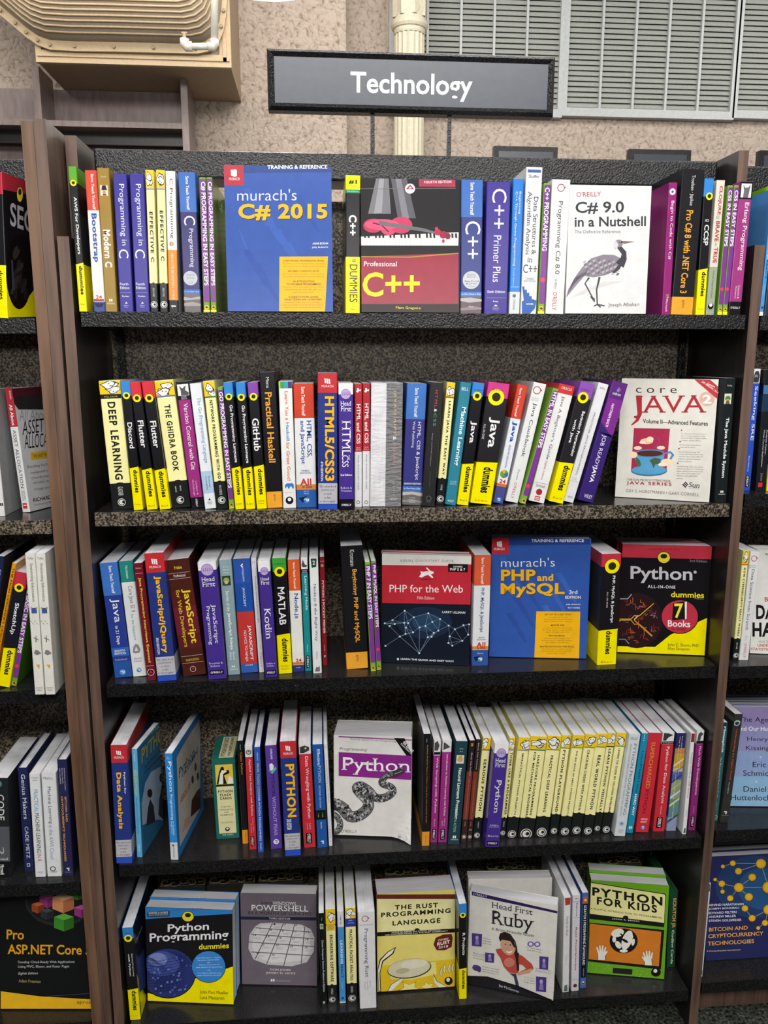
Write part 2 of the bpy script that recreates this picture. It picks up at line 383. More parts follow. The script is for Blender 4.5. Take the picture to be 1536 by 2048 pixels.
def bay(x0, x1, keys, where, lip_mats, base_z, plinth):
    root = empty('shelving_unit', Matrix.Translation((x0, .24, 0)))
    I = root.matrix_world.inverted()
    tag(root, where, 'shelving unit', 'bookshop shelving bays')
    def add(mb, name, bevel=0):
        o = mb.build(name, root, bevel=bevel); o.matrix_parent_inverse = I; return o
    mb = MB(); mb.box((x0 - (.009 if x0 == 0 else .002), .24, .02), (x1 + (.0055 if x0 == 0 else .002), .262, 1.80), M_GLINT); add(mb, 'back_panel')
    for i, k in enumerate(keys):
        z = SH[k]; mb = MB()
        mb.box((x0, .0015, z - .0245), (x1, .239, z), M_SHELF)
        mb.box((x0, -.0015, z - .026), (x1, .0015, z), lip_mats[i])
        o = add(mb, 'shelf')
        if i < 4 or True:
            for xs, s in ((x0 - .003, 1), (x1 + .003, -1)):
                br = MB(); xx = xs; br.prism([(xx - .0015, z - .026), (xx + .0015, z - .026), (xx + .0015, z - .002), (xx - .0015, z - .002)], .06, .238, M_STEEL)
                b = br.build('bracket', o)
    # slotted standards at the back corners
    for xs in (x0 + .004, x1 - .018):
        mb = MB(); mb.box((xs, .228, .05), (xs + .014, .2398, 1.79), M_STEEL)
        z = .14
        while z < 1.76: mb.box((xs + .004, .2268, z), (xs + .010, .2279, z + .016), ink('#050506')); z += .03
        add(mb, 'slotted_standard')
    # canopy rail across the top
    mb = MB(); mb.box((x0 + .001, .150, base_z), (x1 - .002, .2385, base_z + .050), M_STEEL); add(mb, 'top_rail', .004)
    if plinth:
        mb = MB(); mb.box((x0, plinth[0], 0.0005), (x1, plinth[0] + .02, plinth[1]), plinth[2]); add(mb, 'plinth')
    return root
bay(0, 1.22, [1, 2, 3, 4, 5], 'black hammered steel shelving unit in the middle with five full shelves', [M_STEEL, M_LIP, M_STEEL, M_STEEL, M_STEEL], 1.822, (.10, .07, M_DARK))
bay(-1.30, -.0795, [11, 12, 13, 14, 15], 'black steel shelving unit cut off by the left edge of the photo', [M_STEEL, M_LIP, M_STEEL, M_STEEL, M_STEEL], 1.800, (.06, .07, M_WOOD))
bay(1.250, 2.47, [21, 22, 23, 24, 25], 'black steel shelving unit cut off by the right edge of the photo', [M_STEEL, M_STEEL, M_STEEL, M_STEEL, M_STEEL], 1.815, (.055, .075, M_WOOD))
# ---------------------------------------------------------------- hanging section sign on its two posts
def sign():
    y = .152; TL, BR = aty(533, 97, y), aty(1105, 234, y); BL = aty(537, 221, y); TR = aty(1111, 115, y)
    x0, x1 = (TL.x + BL.x) / 2, (BR.x + TR.x) / 2; z0, z1 = (BL.z + BR.z) / 2, (TL.z + TR.z) / 2
    root = empty('section_sign', Matrix.Translation((x0, y, z0))); tag(root, 'long black framed sign on two posts above the middle bay, white lettering', 'sign')
    w, h = x1 - x0, z1 - z0; fr = .013; t = .022
    mb = MB(); q = [(0, 0), (w, 0), (w, h), (0, h)]; qi = [(fr, fr), (w - fr, fr), (w - fr, h - fr), (fr, h - fr)]
    vo = [(x, 0, z) for x, z in q]; vi = [(x, -.007, z) for x, z in [(fr * .45, fr * .45), (w - fr * .45, fr * .45), (w - fr * .45, h - fr * .45), (fr * .45, h - fr * .45)]]; vn = [(x, -.002, z) for x, z in qi]; vb = [(x, t, z) for x, z in q]
    v = vo + vi + vn + vb
    mb.add(v, [f for k in range(4) for f in ((k, (k + 1) % 4, 4 + (k + 1) % 4, 4 + k), (4 + k, 4 + (k + 1) % 4, 8 + (k + 1) % 4, 8 + k), (12 + (k + 1) % 4, (k + 1) % 4, k, 12 + k)[::1])] + [(15, 14, 13, 12)], M_STEEL); mb.build('frame', root)
    pb = MB(); pb.box((fr - .001, -.0015, fr - .001), (w - fr + .001, .004, h - fr + .001), mat_plain('slate_sign_face', lin('#484d57'), .30, .5)); pb.build('sign_face', root)
    lb = MB(); pr = Print(lb, Matrix.Translation((x0, y - .0016, z0)), w, h); CX[:] = [0, 0, 1.0]
    draw(pr, [tx('Technology', 701, 198, 944, 204, 55, mat_plain('white_vinyl', lin('#eeeeee'), .5), 'b')])
    for i, vtx in enumerate(lb.v): lb.v[i] = (vtx[0], vtx[1] - .0015, vtx[2])
    lb.build('lettering', root)
    for u in (745, 898):
        p = aty(u, 260, y + .01); a = p.x - x0
        mb = MB(); mb.box((a - .004, .006, -(z0 - 1.8725)), (a + .004, .014, .0), M_STEEL); mb.build('post', root)
sign()
# ---------------------------------------------------------------- room
mf, t, b, tc = nodes('carpet', .95, .1)
n = noise(t, tc.outputs['Object'], 140, 4); n2 = noise(t, tc.outputs['Object'], 18, 2)
mx = t.nodes.new('ShaderNodeMath'); mx.operation = 'MULTIPLY_ADD'; t.links.new(n2.outputs[0], mx.inputs[0]); mx.inputs[1].default_value = .35; t.links.new(n.outputs[0], mx.inputs[2])
t.links.new(ramp(t, mx.outputs[0], [(.52, (.006, .007, .006)), (.72, (.045, .05, .04)), (.95, (.16, .165, .125))]), b.inputs['Base Color']); bump(t, b, n.outputs[0], 1, .004)
mb = MB(); mb.box((-7, -8, -.05), (8, 5.2, 0), mf); struct(mb.build('floor'))
mb = MB(); mb.box((-7, -2.75, 0), (8, -2.6, 1.66), M_WOOD); struct(mb.build('light_blocking_partition'))  # added unseen partition, blocks low distant light from the lower shelves
mw_, t, b, tc = nodes('leathery_wallpaper', .75, .25)
v = t.nodes.new('ShaderNodeTexVoronoi'); v.feature = 'DISTANCE_TO_EDGE'; v.inputs['Scale'].default_value = 17
ns = noise(t, tc.outputs['Object'], 9, 3); mxv = t.nodes.new('ShaderNodeMixRGB'); mxv.inputs[0].default_value = .25; t.links.new(tc.outputs['Object'], mxv.inputs[1]); t.links.new(ns.outputs[1], mxv.inputs[2]); t.links.new(mxv.outputs[0], v.inputs['Vector'])
nf = noise(t, tc.outputs['Object'], 34, 5)
mm = t.nodes.new('ShaderNodeMath'); mm.operation = 'MULTIPLY_ADD'; t.links.new(v.outputs['Distance'], mm.inputs[0]); mm.inputs[1].default_value = 1.2; t.links.new(nf.outputs[0], mm.inputs[2])
t.links.new(ramp(t, mm.outputs[0], [(.38, lin('#8c7c6e')), (.52, lin('#b09f91')), (.75, lin('#beae9f'))]), b.inputs['Base Color']); bump(t, b, mm.outputs[0], .7, .012)
WY = 4.5
cx_ = aty(689, 100, WY).x
mb = MB(); mb.box((-7, WY - .30, 0), (cx_, WY + .25, 5.2), mw_); mb.box((cx_, WY, 0), (8, WY + .25, 5.2), mw_); struct(mb.build('wall_back'))
# louvred window bank
M_ALU = mat_plain('aluminium', lin('#b9bcba'), .4, .5, .0, .05); M_SLAT = mat_plain('louvre_slat', lin('#a2a49d'), .55, .4)
M_GAP = mat_plain('louvre_shadow_gap', lin('#55564f'), .8, .2)
def louvres(n, u0, u1, top_v, bot_v, mull):
    A, B = aty(u0, bot_v, WY - .03), aty(u1, bot_v, WY - .03); x0, x1, z0, z1 = A.x, B.x, A.z, 4.9
    mb = MB(); f = .055
    for a, c in (((x0, z0 - f), (x1, z0)), ((x0 - f * .6, z0 - f), (x0, z1)), ((x1, z0 - f), (x1 + f * .6, z1))): mb.box((a[0], WY - .06, a[1]), (c[0], WY, c[1]), M_ALU)
    o = struct(mb.build('window_%d' % n)); bars = MB()
    for k in range(1, mull):
        x = x0 + (x1 - x0) * k / mull; bars.box((x - .008, WY - .055, z0), (x + .008, WY - .01, z1), M_ALU)
    bars.build('mullion', o)
    bk_ = MB(); bk_.box((x0, WY - .008, z0), (x1, WY - .001, z1), M_GAP); bk_.build('window_backing', o)
    sl = MB(); z = z0 + .01
    while z < z1:
        sl.add([(x0, WY - .042, z), (x1, WY - .042, z), (x1, WY - .026, z + .030), (x0, WY - .026, z + .030), (x0, WY - .040, z - .003), (x1, WY - .040, z - .003), (x1, WY - .022, z + .028), (x0, WY - .022, z + .028)], [(0, 1, 2, 3), (4, 7, 6, 5), (0, 4, 5, 1), (2, 6, 7, 3)], M_SLAT); z += .0345
    sl.build('louvre_blades', o)
louvres(1, 787, 1113, 0, 212, 5); louvres(2, 1131, 1456, 0, 217, 5); louvres(3, 1470, 1800, 0, 222, 5)
# fluted iron column with a leafy capital
def column():
    y = WY - .28; c = aty(818, 200, y); r = (aty(848, 200, y).x - aty(788, 200, y).x) / 2; M = mat_plain('cream_painted_iron', lin('#d9cfb4'), .45, .4)
    root = empty('fluted_column', Matrix.Translation((c.x, y, 0))); tag(root, 'cream fluted iron column standing before the louvred windows', 'column')
    zc = aty(818, 62, y).z; mb = MB(); N = 72; v = []; zs = [.0, zc - .02]
    for z in zs:
        for k in range(N):
            a = 2 * math.pi * k / N; rr = r * (1 - .07 * (.5 - .5 * math.cos(a * 18)) ** .6); v.append((rr * math.cos(a), rr * math.sin(a), z))
    mb.add(v, [(k, (k + 1) % N, N + (k + 1) % N, N + k) for k in range(N)], M); mb.build('shaft', root)
    mb = MB(); mb.lathe([(r, -.03), (r * 1.03, -.02), (r * 1.03, 0), (r * 1.12, .004), (r * 1.2, .02), (r * 1.2, .04), (r * 1.12, .056), (r * 1.02, .06), (r * 1.0, .11), (r * 1.02, .2), (r * 1.1, .34), (r * 1.3, .5), (r * 1.5, .62), (r * 1.5, .7)], M, 40, (0, 0, zc))
    for k in range(8):
        a = 2 * math.pi * (k + .25) / 8
        for j in range(2):
            a2 = a + j * math.pi / 8; h0 = .07 + .16 * j; pts = [((r * (1.0 + .05 * q + .34 * max(0, q - .7))) * 1.02, h0 + .26 * q) for q in (0, .2, .4, .6, .8, 1)]
            wv = [.02, .05, .062, .055, .04, .012]; vv = []
            for (rr, zz), ww in zip(pts, wv):
                for s in (-1, 0, 1): vv.append(((rr + (.012 if s == 0 else 0)) * math.cos(a2 + s * ww / r), (rr + (.012 if s == 0 else 0)) * math.sin(a2 + s * ww / r), zc + zz))
            mb.add(vv, [(3 * q + s, 3 * q + s + 1, 3 * q + s + 4, 3 * q + s + 3) for q in range(5) for s in (0, 1)], M)
    mb.build('capital', root, smooth=False)
column()
# wall bookcase behind on the left
def back_case():
    y = WY - .72; M = mat_wood('brown_laminate', lin('#6a5a56'), lin('#847470'), .35, (12, 12, 3))
    L = lambda u, v: aty(u, v, y)
    xs = [L(-40, 200).x, L(72, 200).x, L(366, 200).x]; ztop = L(200, 150).z; root = empty('wall_bookcase', Matrix.Translation((xs[1], y, 0))); I = root.matrix_world.inverted()
    tag(root, 'brown wooden bookcase against the wall below the duct', 'bookcase')
    def add(mb, n): o = mb.build(n, root); o.matrix_parent_inverse = I
    x0 = xs[0] - .8
    mb = MB(); mb.box((x0, y + .26, 0), (xs[2], y + .30, ztop - .01), M); add(mb, 'back_board')
    for xa, zz in ((xs[1], ztop + .04), (xs[2], ztop)):
        mb = MB(); mb.box((xa - .012, y, 0), (xa + .028, y + .26, zz), M); add(mb, 'upright')
    for v0 in (241, 251):
        pass
    zs = L(200, 245).z
    mb = MB(); mb.box((x0, y + .02, zs - .02), (xs[2] - .012, y + .2595, zs + .012), M); add(mb, 'shelf')
    mb = MB(); mb.box((x0, y + .14, zs - .09), (xs[2] - .012, y + .16, zs - .0205), M_DARK); add(mb, 'rail')
back_case()
# ribbed duct housing with its tray and white pipe
def duct():
    yf = WY - .95; M = mat_plain('tan_metal', lin('#a58e70'), .5, .4); MR = mat_plain('pale_tan_metal', lin('#c4ab86'), .45, .4); MD = mat_plain('grey_tan_panel', lin('#b0a08c'), .5, .35)
    P = lambda u, v, y=yf: aty(u, v, y)
    A, B = P(72, 121), P(463, 138); x0, x1, z0 = A.x, B.x, (A.z + B.z) / 2 - .0; zt = z0 + 1.2
    root = empty('duct_housing', Matrix.Translation((x0, yf, z0))); I = root.matrix_world.inverted()
    tag(root, 'tan metal duct housing with ribbed bulging cover on the wall', 'duct housing')
    def add(mb, n, **k): o = mb.build(n, root, **k); o.matrix_parent_inverse = I; return o
    mb = MB(); mb.box((x0 + .005, yf + .02, z0 + .005), (x1 - .005, WY - .302, zt), M); add(mb, 'tray')
    fr = .065; mb = MB()
    for a, c in (((x0, z0), (x1, z0 + fr)), ((x1 - fr, z0 + fr), (x1, zt)), ((x0, z0 + fr), (x0 + fr * .5, zt))): mb.box((a[0], yf, a[1]), (c[0], yf + .03, c[1]), MR)
    mb.box((x0 + .01, yf - .008, z0 + .03), (x1 - .01, yf - .001, z0 + .05), MR); mb.box((x1 - .045, yf - .008, z0 + .03), (x1 - .025, yf - .001, zt), MR); add(mb, 'frame')
    # flange outline from the photo, closed above the frame
    out = [P(u, v, yf - .03) for u, v in ((-230, -620), (-200, -300), (-130, -100), (-60, -30), (0, 30), (30, 55), (52, 74), (75, 90), (100, 99), (150, 102), (230, 103), (310, 105), (395, 107), (418, 102), (436, 88), (447, 62), (452, 30), (454, 0), (455, -300), (440, -620))]
    cxm = P(120, -620, yf - .03)
    rings = []; v = []; N = len(out); mb = MB()
    def ring(s, dy): return [(cxm.x + (p.x - cxm.x) * s, yf - .03 - dy, cxm.z + (p.z - cxm.z) * s) for p in out]
    K = 22
    prof = lambda q: (.972 * math.cos(q * 1.45), .44 * math.sin(q * 1.45))
    for k in range(K + 1): v += ring(*prof(k / K))
    mb.add(v, [(r * N + k, (r + 1) * N + k, (r + 1) * N + (k + 1), r * N + k + 1) for r in range(K) for k in range(N - 1)], MD); cov = add(mb, 'bulging_cover', smooth=True)
    for k in range(1, 18):
        s_, dy = prof(math.acos(1 - .0125 * k) / 1.45); mb = MB(); mb.tube([(x, y - .002, z) for x, y, z in ring(s_, dy)], .006, MR, 6); o = mb.build('rib', cov, smooth=True)
    mb = MB(); a = ring(1.0, 0); b = ring(.972, .004); c = ring(1.0, -.025)
    mb.add(c + a + b, [(r * N + k, (r + 1) * N + k, (r + 1) * N + k + 1, r * N + k + 1) for r in range(2) for k in range(N - 1)], MR)
    for k in range(2, N - 1):
        m = [(a[k][j] + b[k][j]) / 2 for j in range(3)]; mb.tube([(m[0], m[1] + .002, m[2]), (m[0], m[1] - .012, m[2])], .010, M, 8)
    add(mb, 'flange')
    root2 = empty('drain_pipe', Matrix.Translation(P(418, 92, yf - .25))); I2 = root2.matrix_world.inverted(); tag(root2, 'white plastic drain pipe with two elbows below the duct cover', 'pipe')
    MP = mat_plain('white_pvc', lin('#d8d2c2'), .35, .5); yp = yf - .50; Q = lambda u, v: P(u, v, yp)
    def add2(mb, n, **k): o = mb.build(n, root2, **k); o.matrix_parent_inverse = I2
    r = .019; mb = MB(); mb.tube([Q(429, -160), Q(429, 80)], r, MP, 16); mb.tube([Q(380, 93), Q(418, 93)], r * .85, MP, 16); add2(mb, 'pipe', smooth=True)
    for pts in ([(429, 80), (429, 88), (426, 93), (416, 94)], [(384, 93), (373, 93), (369, 88), (369, 78)]):
        mb = MB(); mb.tube([Q(*p) for p in pts], r * 1.25, MP, 16); add2(mb, 'elbow', smooth=True)
    mb = MB(); mb.tube([Q(369, 78), Q(368, 66)], .009, M, 10); mb.tube([Q(363, 66), Q(374, 66)], .006, M, 8); add2(mb, 'valve')
duct()
# pendant lamp above the sign
def lamp():
    y = 1.7; c = aty(533, -36, y); R = .27
    root = empty('pendant_lamp', Matrix.Translation((c.x, y, c.z))); tag(root, 'glowing white pendant lamp cut off by the top edge of the photo', 'lamp')
    e, t, b, tc = nodes('glowing_glass', .4); b.inputs['Emission Color'].default_value = (1, .99, .96, 1); b.inputs['Emission Strength'].default_value = 2.2; b.inputs['Base Color'].default_value = (.9, .9, .9, 1)
    mb = MB(); mb.lathe([(.001, .004), (R * .5, .008), (R * .8, .022), (R * .95, .045), (R, .075), (R * .97, .10), (R * .8, .14), (R * .4, .165), (.02, .17)], e, 48); mb.build('diffuser', root, smooth=True)
    mb = MB(); mb.tube([(0, 0, .165), (0, 0, 1.5)], .012, mat_plain('white_metal', (.7, .7, .7)), 12); mb.build('stem', root)
    l = bpy.data.lights.new('lamp_light', 'POINT'); l.energy = 16; l.shadow_soft_size = .2; o = bpy.data.objects.new('lamp_light', l); COL.objects.link(o); o.parent = root; o.location = (0, 0, -.25)
lamp()
# tops of two further signs and a white paper seen over the rail
def far_sign(u0, v0, u1, v1, y, label):
    A, B = aty(u0, v0, y), aty(u1, v1, y); mb = MB(); root = empty('section_sign', Matrix.Translation((A.x, y, 0))); tag(root, label, 'sign', 'section signs beyond the rail')
    I = root.matrix_world.inverted(); z1 = (A.z + B.z) / 2
    mb.box((A.x, y, z1 - .30), (B.x, y + .03, z1), M_STEEL); o = mb.build('frame', root); o.matrix_parent_inverse = I
    mb = MB(); mb.box((A.x + .02, y - .004, z1 - .28), (B.x - .02, y - .0005, z1 - .02), mat_plain('slate_face', lin('#4a4f58'), .3)); o = mb.build('sign_face', root); o.matrix_parent_inverse = I
    xm = (A.x + B.x) / 2
    for s in (-.12, .12):
        mb = MB(); mb.box((xm + s - .008, y + .008, .0005), (xm + s + .008, y + .024, z1 - .3005), M_STEEL)
        o = mb.build('post', root); o.matrix_parent_inverse = I
far_sign(988, 291, 1116, 295, 1.9, 'top edge of a dark sign peeking over the rail right of the posts')
far_sign(1259, 297, 1383, 301, 1.9, 'top edge of a dark sign peeking over the rail near its right end')
far_sign(1520, 300, 1650, 304, 1.9, 'dark sign corner peeking over the right neighbouring bay')
# ---------------------------------------------------------------- recurring cover designs
INF = 1e5
K_, W_, YL, CR_, RD = '#17171b', '#e6e6e6', '#f3e500', '#efe9a6', '#c8353a'
def dum(top, tit, t0, t1, y1, y2, d0, d1, au=None, a0=0, a1=0, u=(.3, .78), bu=.45, ac='#6a6a10', extra=(), slant=.35, du=(.4, .8), st='b'):
    it = [bd(-INF, y1, top), bd(y2, INF, YL), up([(0, y2), (1, y2 - slant * (d1 - d0) * .18), (1, y2 + 2), (0, y2 + 2)], YL), dc(y1 - 2, bu, .37, YL), dc(y1 - 4, bu, .2, '#2b2a1c')]
    it += [V(tit, t0, t1, u[0], u[1], W_, st), V('dummies', d0, d1, du[0] - .02, du[1] + .04, K_, 'B')]
    if au: it.append(H(au, a0, a1, .2, .8, ac, 'q'))
    return it + list(extra)
def doodle(y0, y1, seed, bg='#eec71c'):
    r = random.Random(seed); it = [rc(y0, y1, 0, 1, bg)]; h = y1 - y0
    for k in range(3):
        cy = y0 + h * (.3 + .5 * r.random()); cu = .25 + .5 * r.random(); n = 11; ph = r.random() * 6
        def blob(s): return [(min(.98, max(.02, cu + s * .3 * (1 + .35 * math.sin(3 * a + ph)) * math.cos(a))), min(y1 - 1, max(y0 + 1, cy + s * h * .26 * (1 + .3 * math.sin(2 * a + ph)) * math.sin(a)))) for a in [2 * math.pi * j / n for j in range(n)]]
        it += [up(blob(1.12), '#1c1c1c'), up(blob(.92), '#ecece4')]
        for q in range(2):
            a = r.random() * 6; it.append(up([(cu + .05 * math.cos(a), cy + h * .05 * math.sin(a)), (cu + .22 * math.cos(a), cy + h * .14 * math.sin(a)), (cu + .16 * math.cos(a + .5), cy + h * .13 * math.sin(a + .5))], '#1c1c1c'))
    return it
def nos(y0, y1, y2, yc, tits, strip='#7f9f3a', au=None, aw=(0, 0), seed=1, ty=None, rc_=.36):
    it = [bd(y2, INF, '#1d1f20')] + doodle(y0, y1, seed) + [rc(y1, y1 + (y1 - y0) * .09, 0, 1, strip)]
    it += [V(t, a, b, u0, u1, '#22221e', 'Bt') for t, a, b, u0, u1 in tits]
    it += [up([(.32, y2), (.36, y2 - 5), (.5, y2 - 9), (.64, y2 - 5), (.68, y2)], '#1d1f20'), rg(yc, .5, rc_, '#d8d8d4', .14), dc(yc, .5, rc_ * .66, '#d8d8d4'), dc(yc - 1, .58, rc_ * .34, '#1d1f20')]
    if au: it.append(V(au, aw[0], aw[1], .38, .62, '#cfcfcf', 'q'))
    return it
def sams(top, y1, y0, blk=None): return [bd(-INF, y1, top), V('Sams Teach Yourself', y0, y1 - 8, .5, .74, W_, 'b')]
def easy(tit, a, b, ytop, ybot, ylogo, u=(.12, .98), badge=None):
    it = [up([(.1, ytop + 6), (.25, ytop), (.9, ytop), (1, ytop + 6), (1, ybot - 10), (.85, ybot), (.25, ybot), (.1, ybot - 10)], '#7b3a8e'), V(tit, a, b, u[0] + .08, u[1] - .08, '#f2f2f2', 'b')]
    it += [rc(ylogo + 22, INF, 0, 1, '#e8e42a'), dc(ylogo, .5, .36, '#d8cf2a'), up([(.2, ylogo), (.5, ylogo - 16), (.85, ylogo + 4), (.5, ylogo + 10)], '#7a2a52')]
    if badge: it += [dc(badge, .5, .36, '#d8405c')]
    return it
def brain(y, u, r):
    it = [dc(y, u, r, '#9d86bd'), dc(y + 3, u, r * .93, '#b7a3d0')]
    for k in range(5):
        x = u - r * .7 + r * .35 * k; it.append(up([(x, y - 14), (x + r * .12, y - 4), (x - r * .05, y + 8), (x + r * .03, y + 16), (x + r * .14, y + 6), (x + r * .22, y - 4), (x + r * .1, y - 15)], '#7d63a6'))
    return it
def hf(y1, tit, t0, t1, u, h0, h1, h2, yo, au, a0, a1, base='#45308a', brand=True, second=None):
    it = [bd(-INF, y1, '#e8e6ea')] + brain(y1 - 4, .5, .34)
    it += [H('Head', h0, h1, .14, .86, W_, 's'), H('First', h1 + 4, h2, .16, .86, W_, 's'), V(tit, t0, t1, u[0], u[1], W_, 's')]
    if second: it.append(V(*second[:3], second[3], second[4], W_, 's'))
    it += [H(au, a0, a1, .12, .88, '#d8d4e6', 'q')]
    it += [rc(yo - 20, yo + 20, .1, .9, '#201838'), H("O'REILLY", yo - 9, yo + 9, .16, .84, W_)]
    return it
def mlogo(y0, y1, u0, u1):
    it = []; n = 3; d = (u1 - u0) / 3.3
    for k in range(n): a = u0 + d * k * 1.08; it.append(up([(a, y0 + k * 2), (a + d * .8, y0 + k * 2 + 3), (a + d, y1 + k * 3), (a + d * .25, y1 + k * 3 - 4)], W_))
    return it
def mur(y1, tit, t0, t1, u, lo, hi, q0, q1, y3, ed=None, name=None):
    it = [bd(-INF, y1, '#bf2f36'), bd(q0, q1, '#b9b8be'), bd(y3, INF, '#2f50b8')] + mlogo(lo, hi, .34, .66)
    it += [H('MURACH', hi + 14, hi + 34, .2, .8, '#eeeeee', 's'), V(tit, t0, t1, u[0], u[1], '#f0b416', 'B')]
    if ed: it.append(ed)
    n = ['"No other book', 'teaches you', 'so much,', 'so fast,', 'so thoroughly"']; h = (q1 - q0) / 6.2
    it += [H(s, q0 + h * (.5 + 1.15 * k), q0 + h * (1.3 + 1.15 * k), (.06, .16, .28, .3, .06)[k], (.94, .82, .72, .66, .94)[k], '#3a3a40', 'iq') for k, s in enumerate(n)]
    return it
def apr(y2, tit, a, b, u, au=None, ya=None, yb=None, extra=()):
    it = [bd(y2, INF, '#e9a233'), V(tit, a, b, u[0], u[1], '#e8a13c', 'b'), V('apress', y2 + 22, y2 + 80, .42, .58, '#6a4a1a', 'q')]
    if au: it.append(V(au, ya, yb, .4, .6, '#d8d8d8', ''))
    return it + list(extra)
def orl(y0, y1, c=W_): return [rc(y0, y1, .22, .72, '#1a1016'), V("O'REILLY", y0 + 6, y1 - 6, .34, .62, c)]
def ring(y, u, r, c='#a83a48'): return [rg(y, u, r, c, .2), dc(y - r * 22, u + r * 1.1, r * .2, c)]
def pear(y, r=.28, c='#3a86c0'): return [dc(y, .5, r, c), V('P', y - 12, y + 12, .38, .62, W_)]
def lines(x0, y0, x1, rows, pitch, c, words, h=9, sk=0, st='q'):
    return [tx(w, x0 + (sk * k), y0 + k * pitch, x1 + sk * k - (x1 - x0) * (.12 * ((k * 7) % 4) / 3), y0 + k * pitch, h, c, st) for k, w in enumerate(words[:rows])]
# ================================================================ TOP SHELF
C(120, 300, 4.389)
bk(1, 168, 240, 1415, 70, 145, K_, dum('#5da32e', 'AWS For Developers', 412, 915, 292, 1005, 1018, 1270, 'Mueller', 1345, 1362, (.3, .78), .5, '#8a8a20'), 'black spine with green top band and yellow foot, leftmost on the top shelf')
bk(1, 298, 400, 1410, 215, 178, '#e4e2dc', sams('#cf4a38', 530, 210) + [V('Bootstrap', 555, 985, .2, .78, '#2b4f9e', 'B'), H('24', 1275, 1305, .25, .78, '#c02a2a'), rc(1308, 1328, .05, .95, '#b85a3a'), H('Hours', 1308, 1326, .1, .9, '#5a2018', 'q'), bd(1332, INF, '#3d4f92'), up([(.05, 1345), (.9, 1345), (.8, 1375), (.3, 1380)], '#1d2044')], 'white spine with orange-red top and large blue lettering, second on the top shelf', side='#c9ccd2')
bk(1, 400, 505, 1412, 322, 158, '#9a7c34', [H('Gustedt', 226, 240, .3, .72, '#e0d8c0', 'q'), rc(308, 402, .18, .82, '#d9d2bd'), up([(.3, 345), (.35, 312), (.65, 310), (.72, 345), (.8, 352), (.22, 352)], '#1d1a18'), dc(370, .5, .16, '#b89a78'), up([(.34, 400), (.4, 385), (.62, 385), (.7, 400)], '#5a4a38'), V('Modern C', 700, 1030, .2, .8, '#f0ece2', 'B'), rc(1308, 1330, .36, .48, W_), rc(1308, 1330, .52, .64, W_), H('MANNING', 1340, 1356, .18, .84, '#e0d8c0', 'q')], 'ochre brown spine with a tiny portrait and white lettering, top shelf')
for (x0, x1, xt, lb) in ((525, 645, 462, 'violet-blue spine with thin white lettering, left one of the violet pair'), (664, 788, 608, 'violet-blue spine with thin white lettering, right one of the violet pair')):
    bk(1, x0, x1, 1412, xt, 206, '#3b3590', [V('Programming in', 298, 838, .3, .78, '#dcdcec', ''), V('C', 872, 950, .14, .84, '#e6e6f2', ''), H('Fourth', 1165, 1188, .1, .72, '#d0d0e4'), H('Edition', 1198, 1222, .1, .78, '#d0d0e4'), rc(1250, 1254, .08, .9, '#8f8cc8'), H('Kochan', 1276, 1291, .22, .72, '#e0e0f0'), up([(.4, 1348), (.5, 1332), (.6, 1348)], W_), H('Addison', 1358, 1370, .3, .66, '#c8c8e0', 'q'), H('Wesley', 1374, 1386, .33, .63, '#c8c8e0', 'q')], lb)
for (x0, x1, xt, lb, a, b, q) in ((792, 864, 748, 'narrow cream spine with black foot, left one of the cream pair', 542, 985, 11), (876, 950, 842, 'narrow cream spine with black foot, right one of the cream pair', 532, 975, 12)):
    bk(1, x0, x1, 1415, xt, 175, CR_, nos(178, 335, 1170, 1357, [('EFFECTIVE C', a, b, .3, .72)], '#8fa0b8', 'SEACORD', (1210, 1290), q, rc_=.42), lb)
bk(1, 955, 1040, 1415, 925, 185, '#e2e2e0', [V('C Programming', 250, 775, .32, .72, '#34343a', ''), dc(823, .45, .24, '#caa27e'), up([(.3, 810), (.36, 800), (.36, 850), (.3, 840)], '#8a6a4a'), bd(878, 1318, '#dd8a2a'), V('ABSOLUTE BEGINNER\'S GUIDE', 900, 1310, .36, .62, '#f0e0c8', 'q'), bd(1318, INF, '#1c1a1c'), H('que', 1362, 1384, .25, .72, W_, 'B')], 'white spine with orange lower band, between the cream pair and a dark blue book', side='#c6c8cb')
bk(1, 1092, 1240, 1415, 1036, 195, '#332f6c', [bd(-INF, 545, '#3f6cb8'), V('Sams Teach Yourself', 230, 525, .42, .6, W_), V('C', 578, 660, .22, .88, W_, ''), V('Programming', 690, 1030, .42, .74, '#dcdcee', ''), dc(1125, .45, .42, '#b9bcc4'), H('SEVENTH', 1090, 1106, .22, .68, '#5a6070', 'q'), H('EDITION', 1116, 1132, .24, .66, '#5a6070', 'q'), H('C11', 1150, 1172, .34, .56, '#5a6070', 'q'), bd(1225, 1265, '#3f6cb8'), H('in One Hour a Day', 1238, 1252, .06, .94, W_, 'q'), bd(1265, INF, '#6c6668'), up([(0, 1290), (.4, 1300), (1, 1285), (1, 1310), (0, 1320)], '#a8a4a4'), up([(0, 1345), (.5, 1332), (1, 1350), (1, 1370), (0, 1372)], '#9a9696')], 'thick indigo spine with blue top and pale round seal, left half of the top shelf')
for (x0, x1, xt, lb) in ((1258, 1318, 1220, 'thin green-edged purple spine, left one of the pair beside the big blue cover'), (1322, 1374, 1284, 'thin green-edged purple spine, right one of the pair beside the big blue cover')):
    bk(1, x0, x1, 1415, xt, 240, '#6f9a34', easy('C# PROGRAMMING IN EASY STEPS', 278, 1190, 255, 1335, 1382), lb, side='#6f9a34', dep=.19, sideitems=[('H', 'C#', 330, 440, .45, .75, '#e8f0d8', '')])
def murach_cover(T0, T1, red, logo, name, tits, auth, box, blk, edge=None):
    return []
C(440, 300, 4.389)
BLU = '#3556a4'
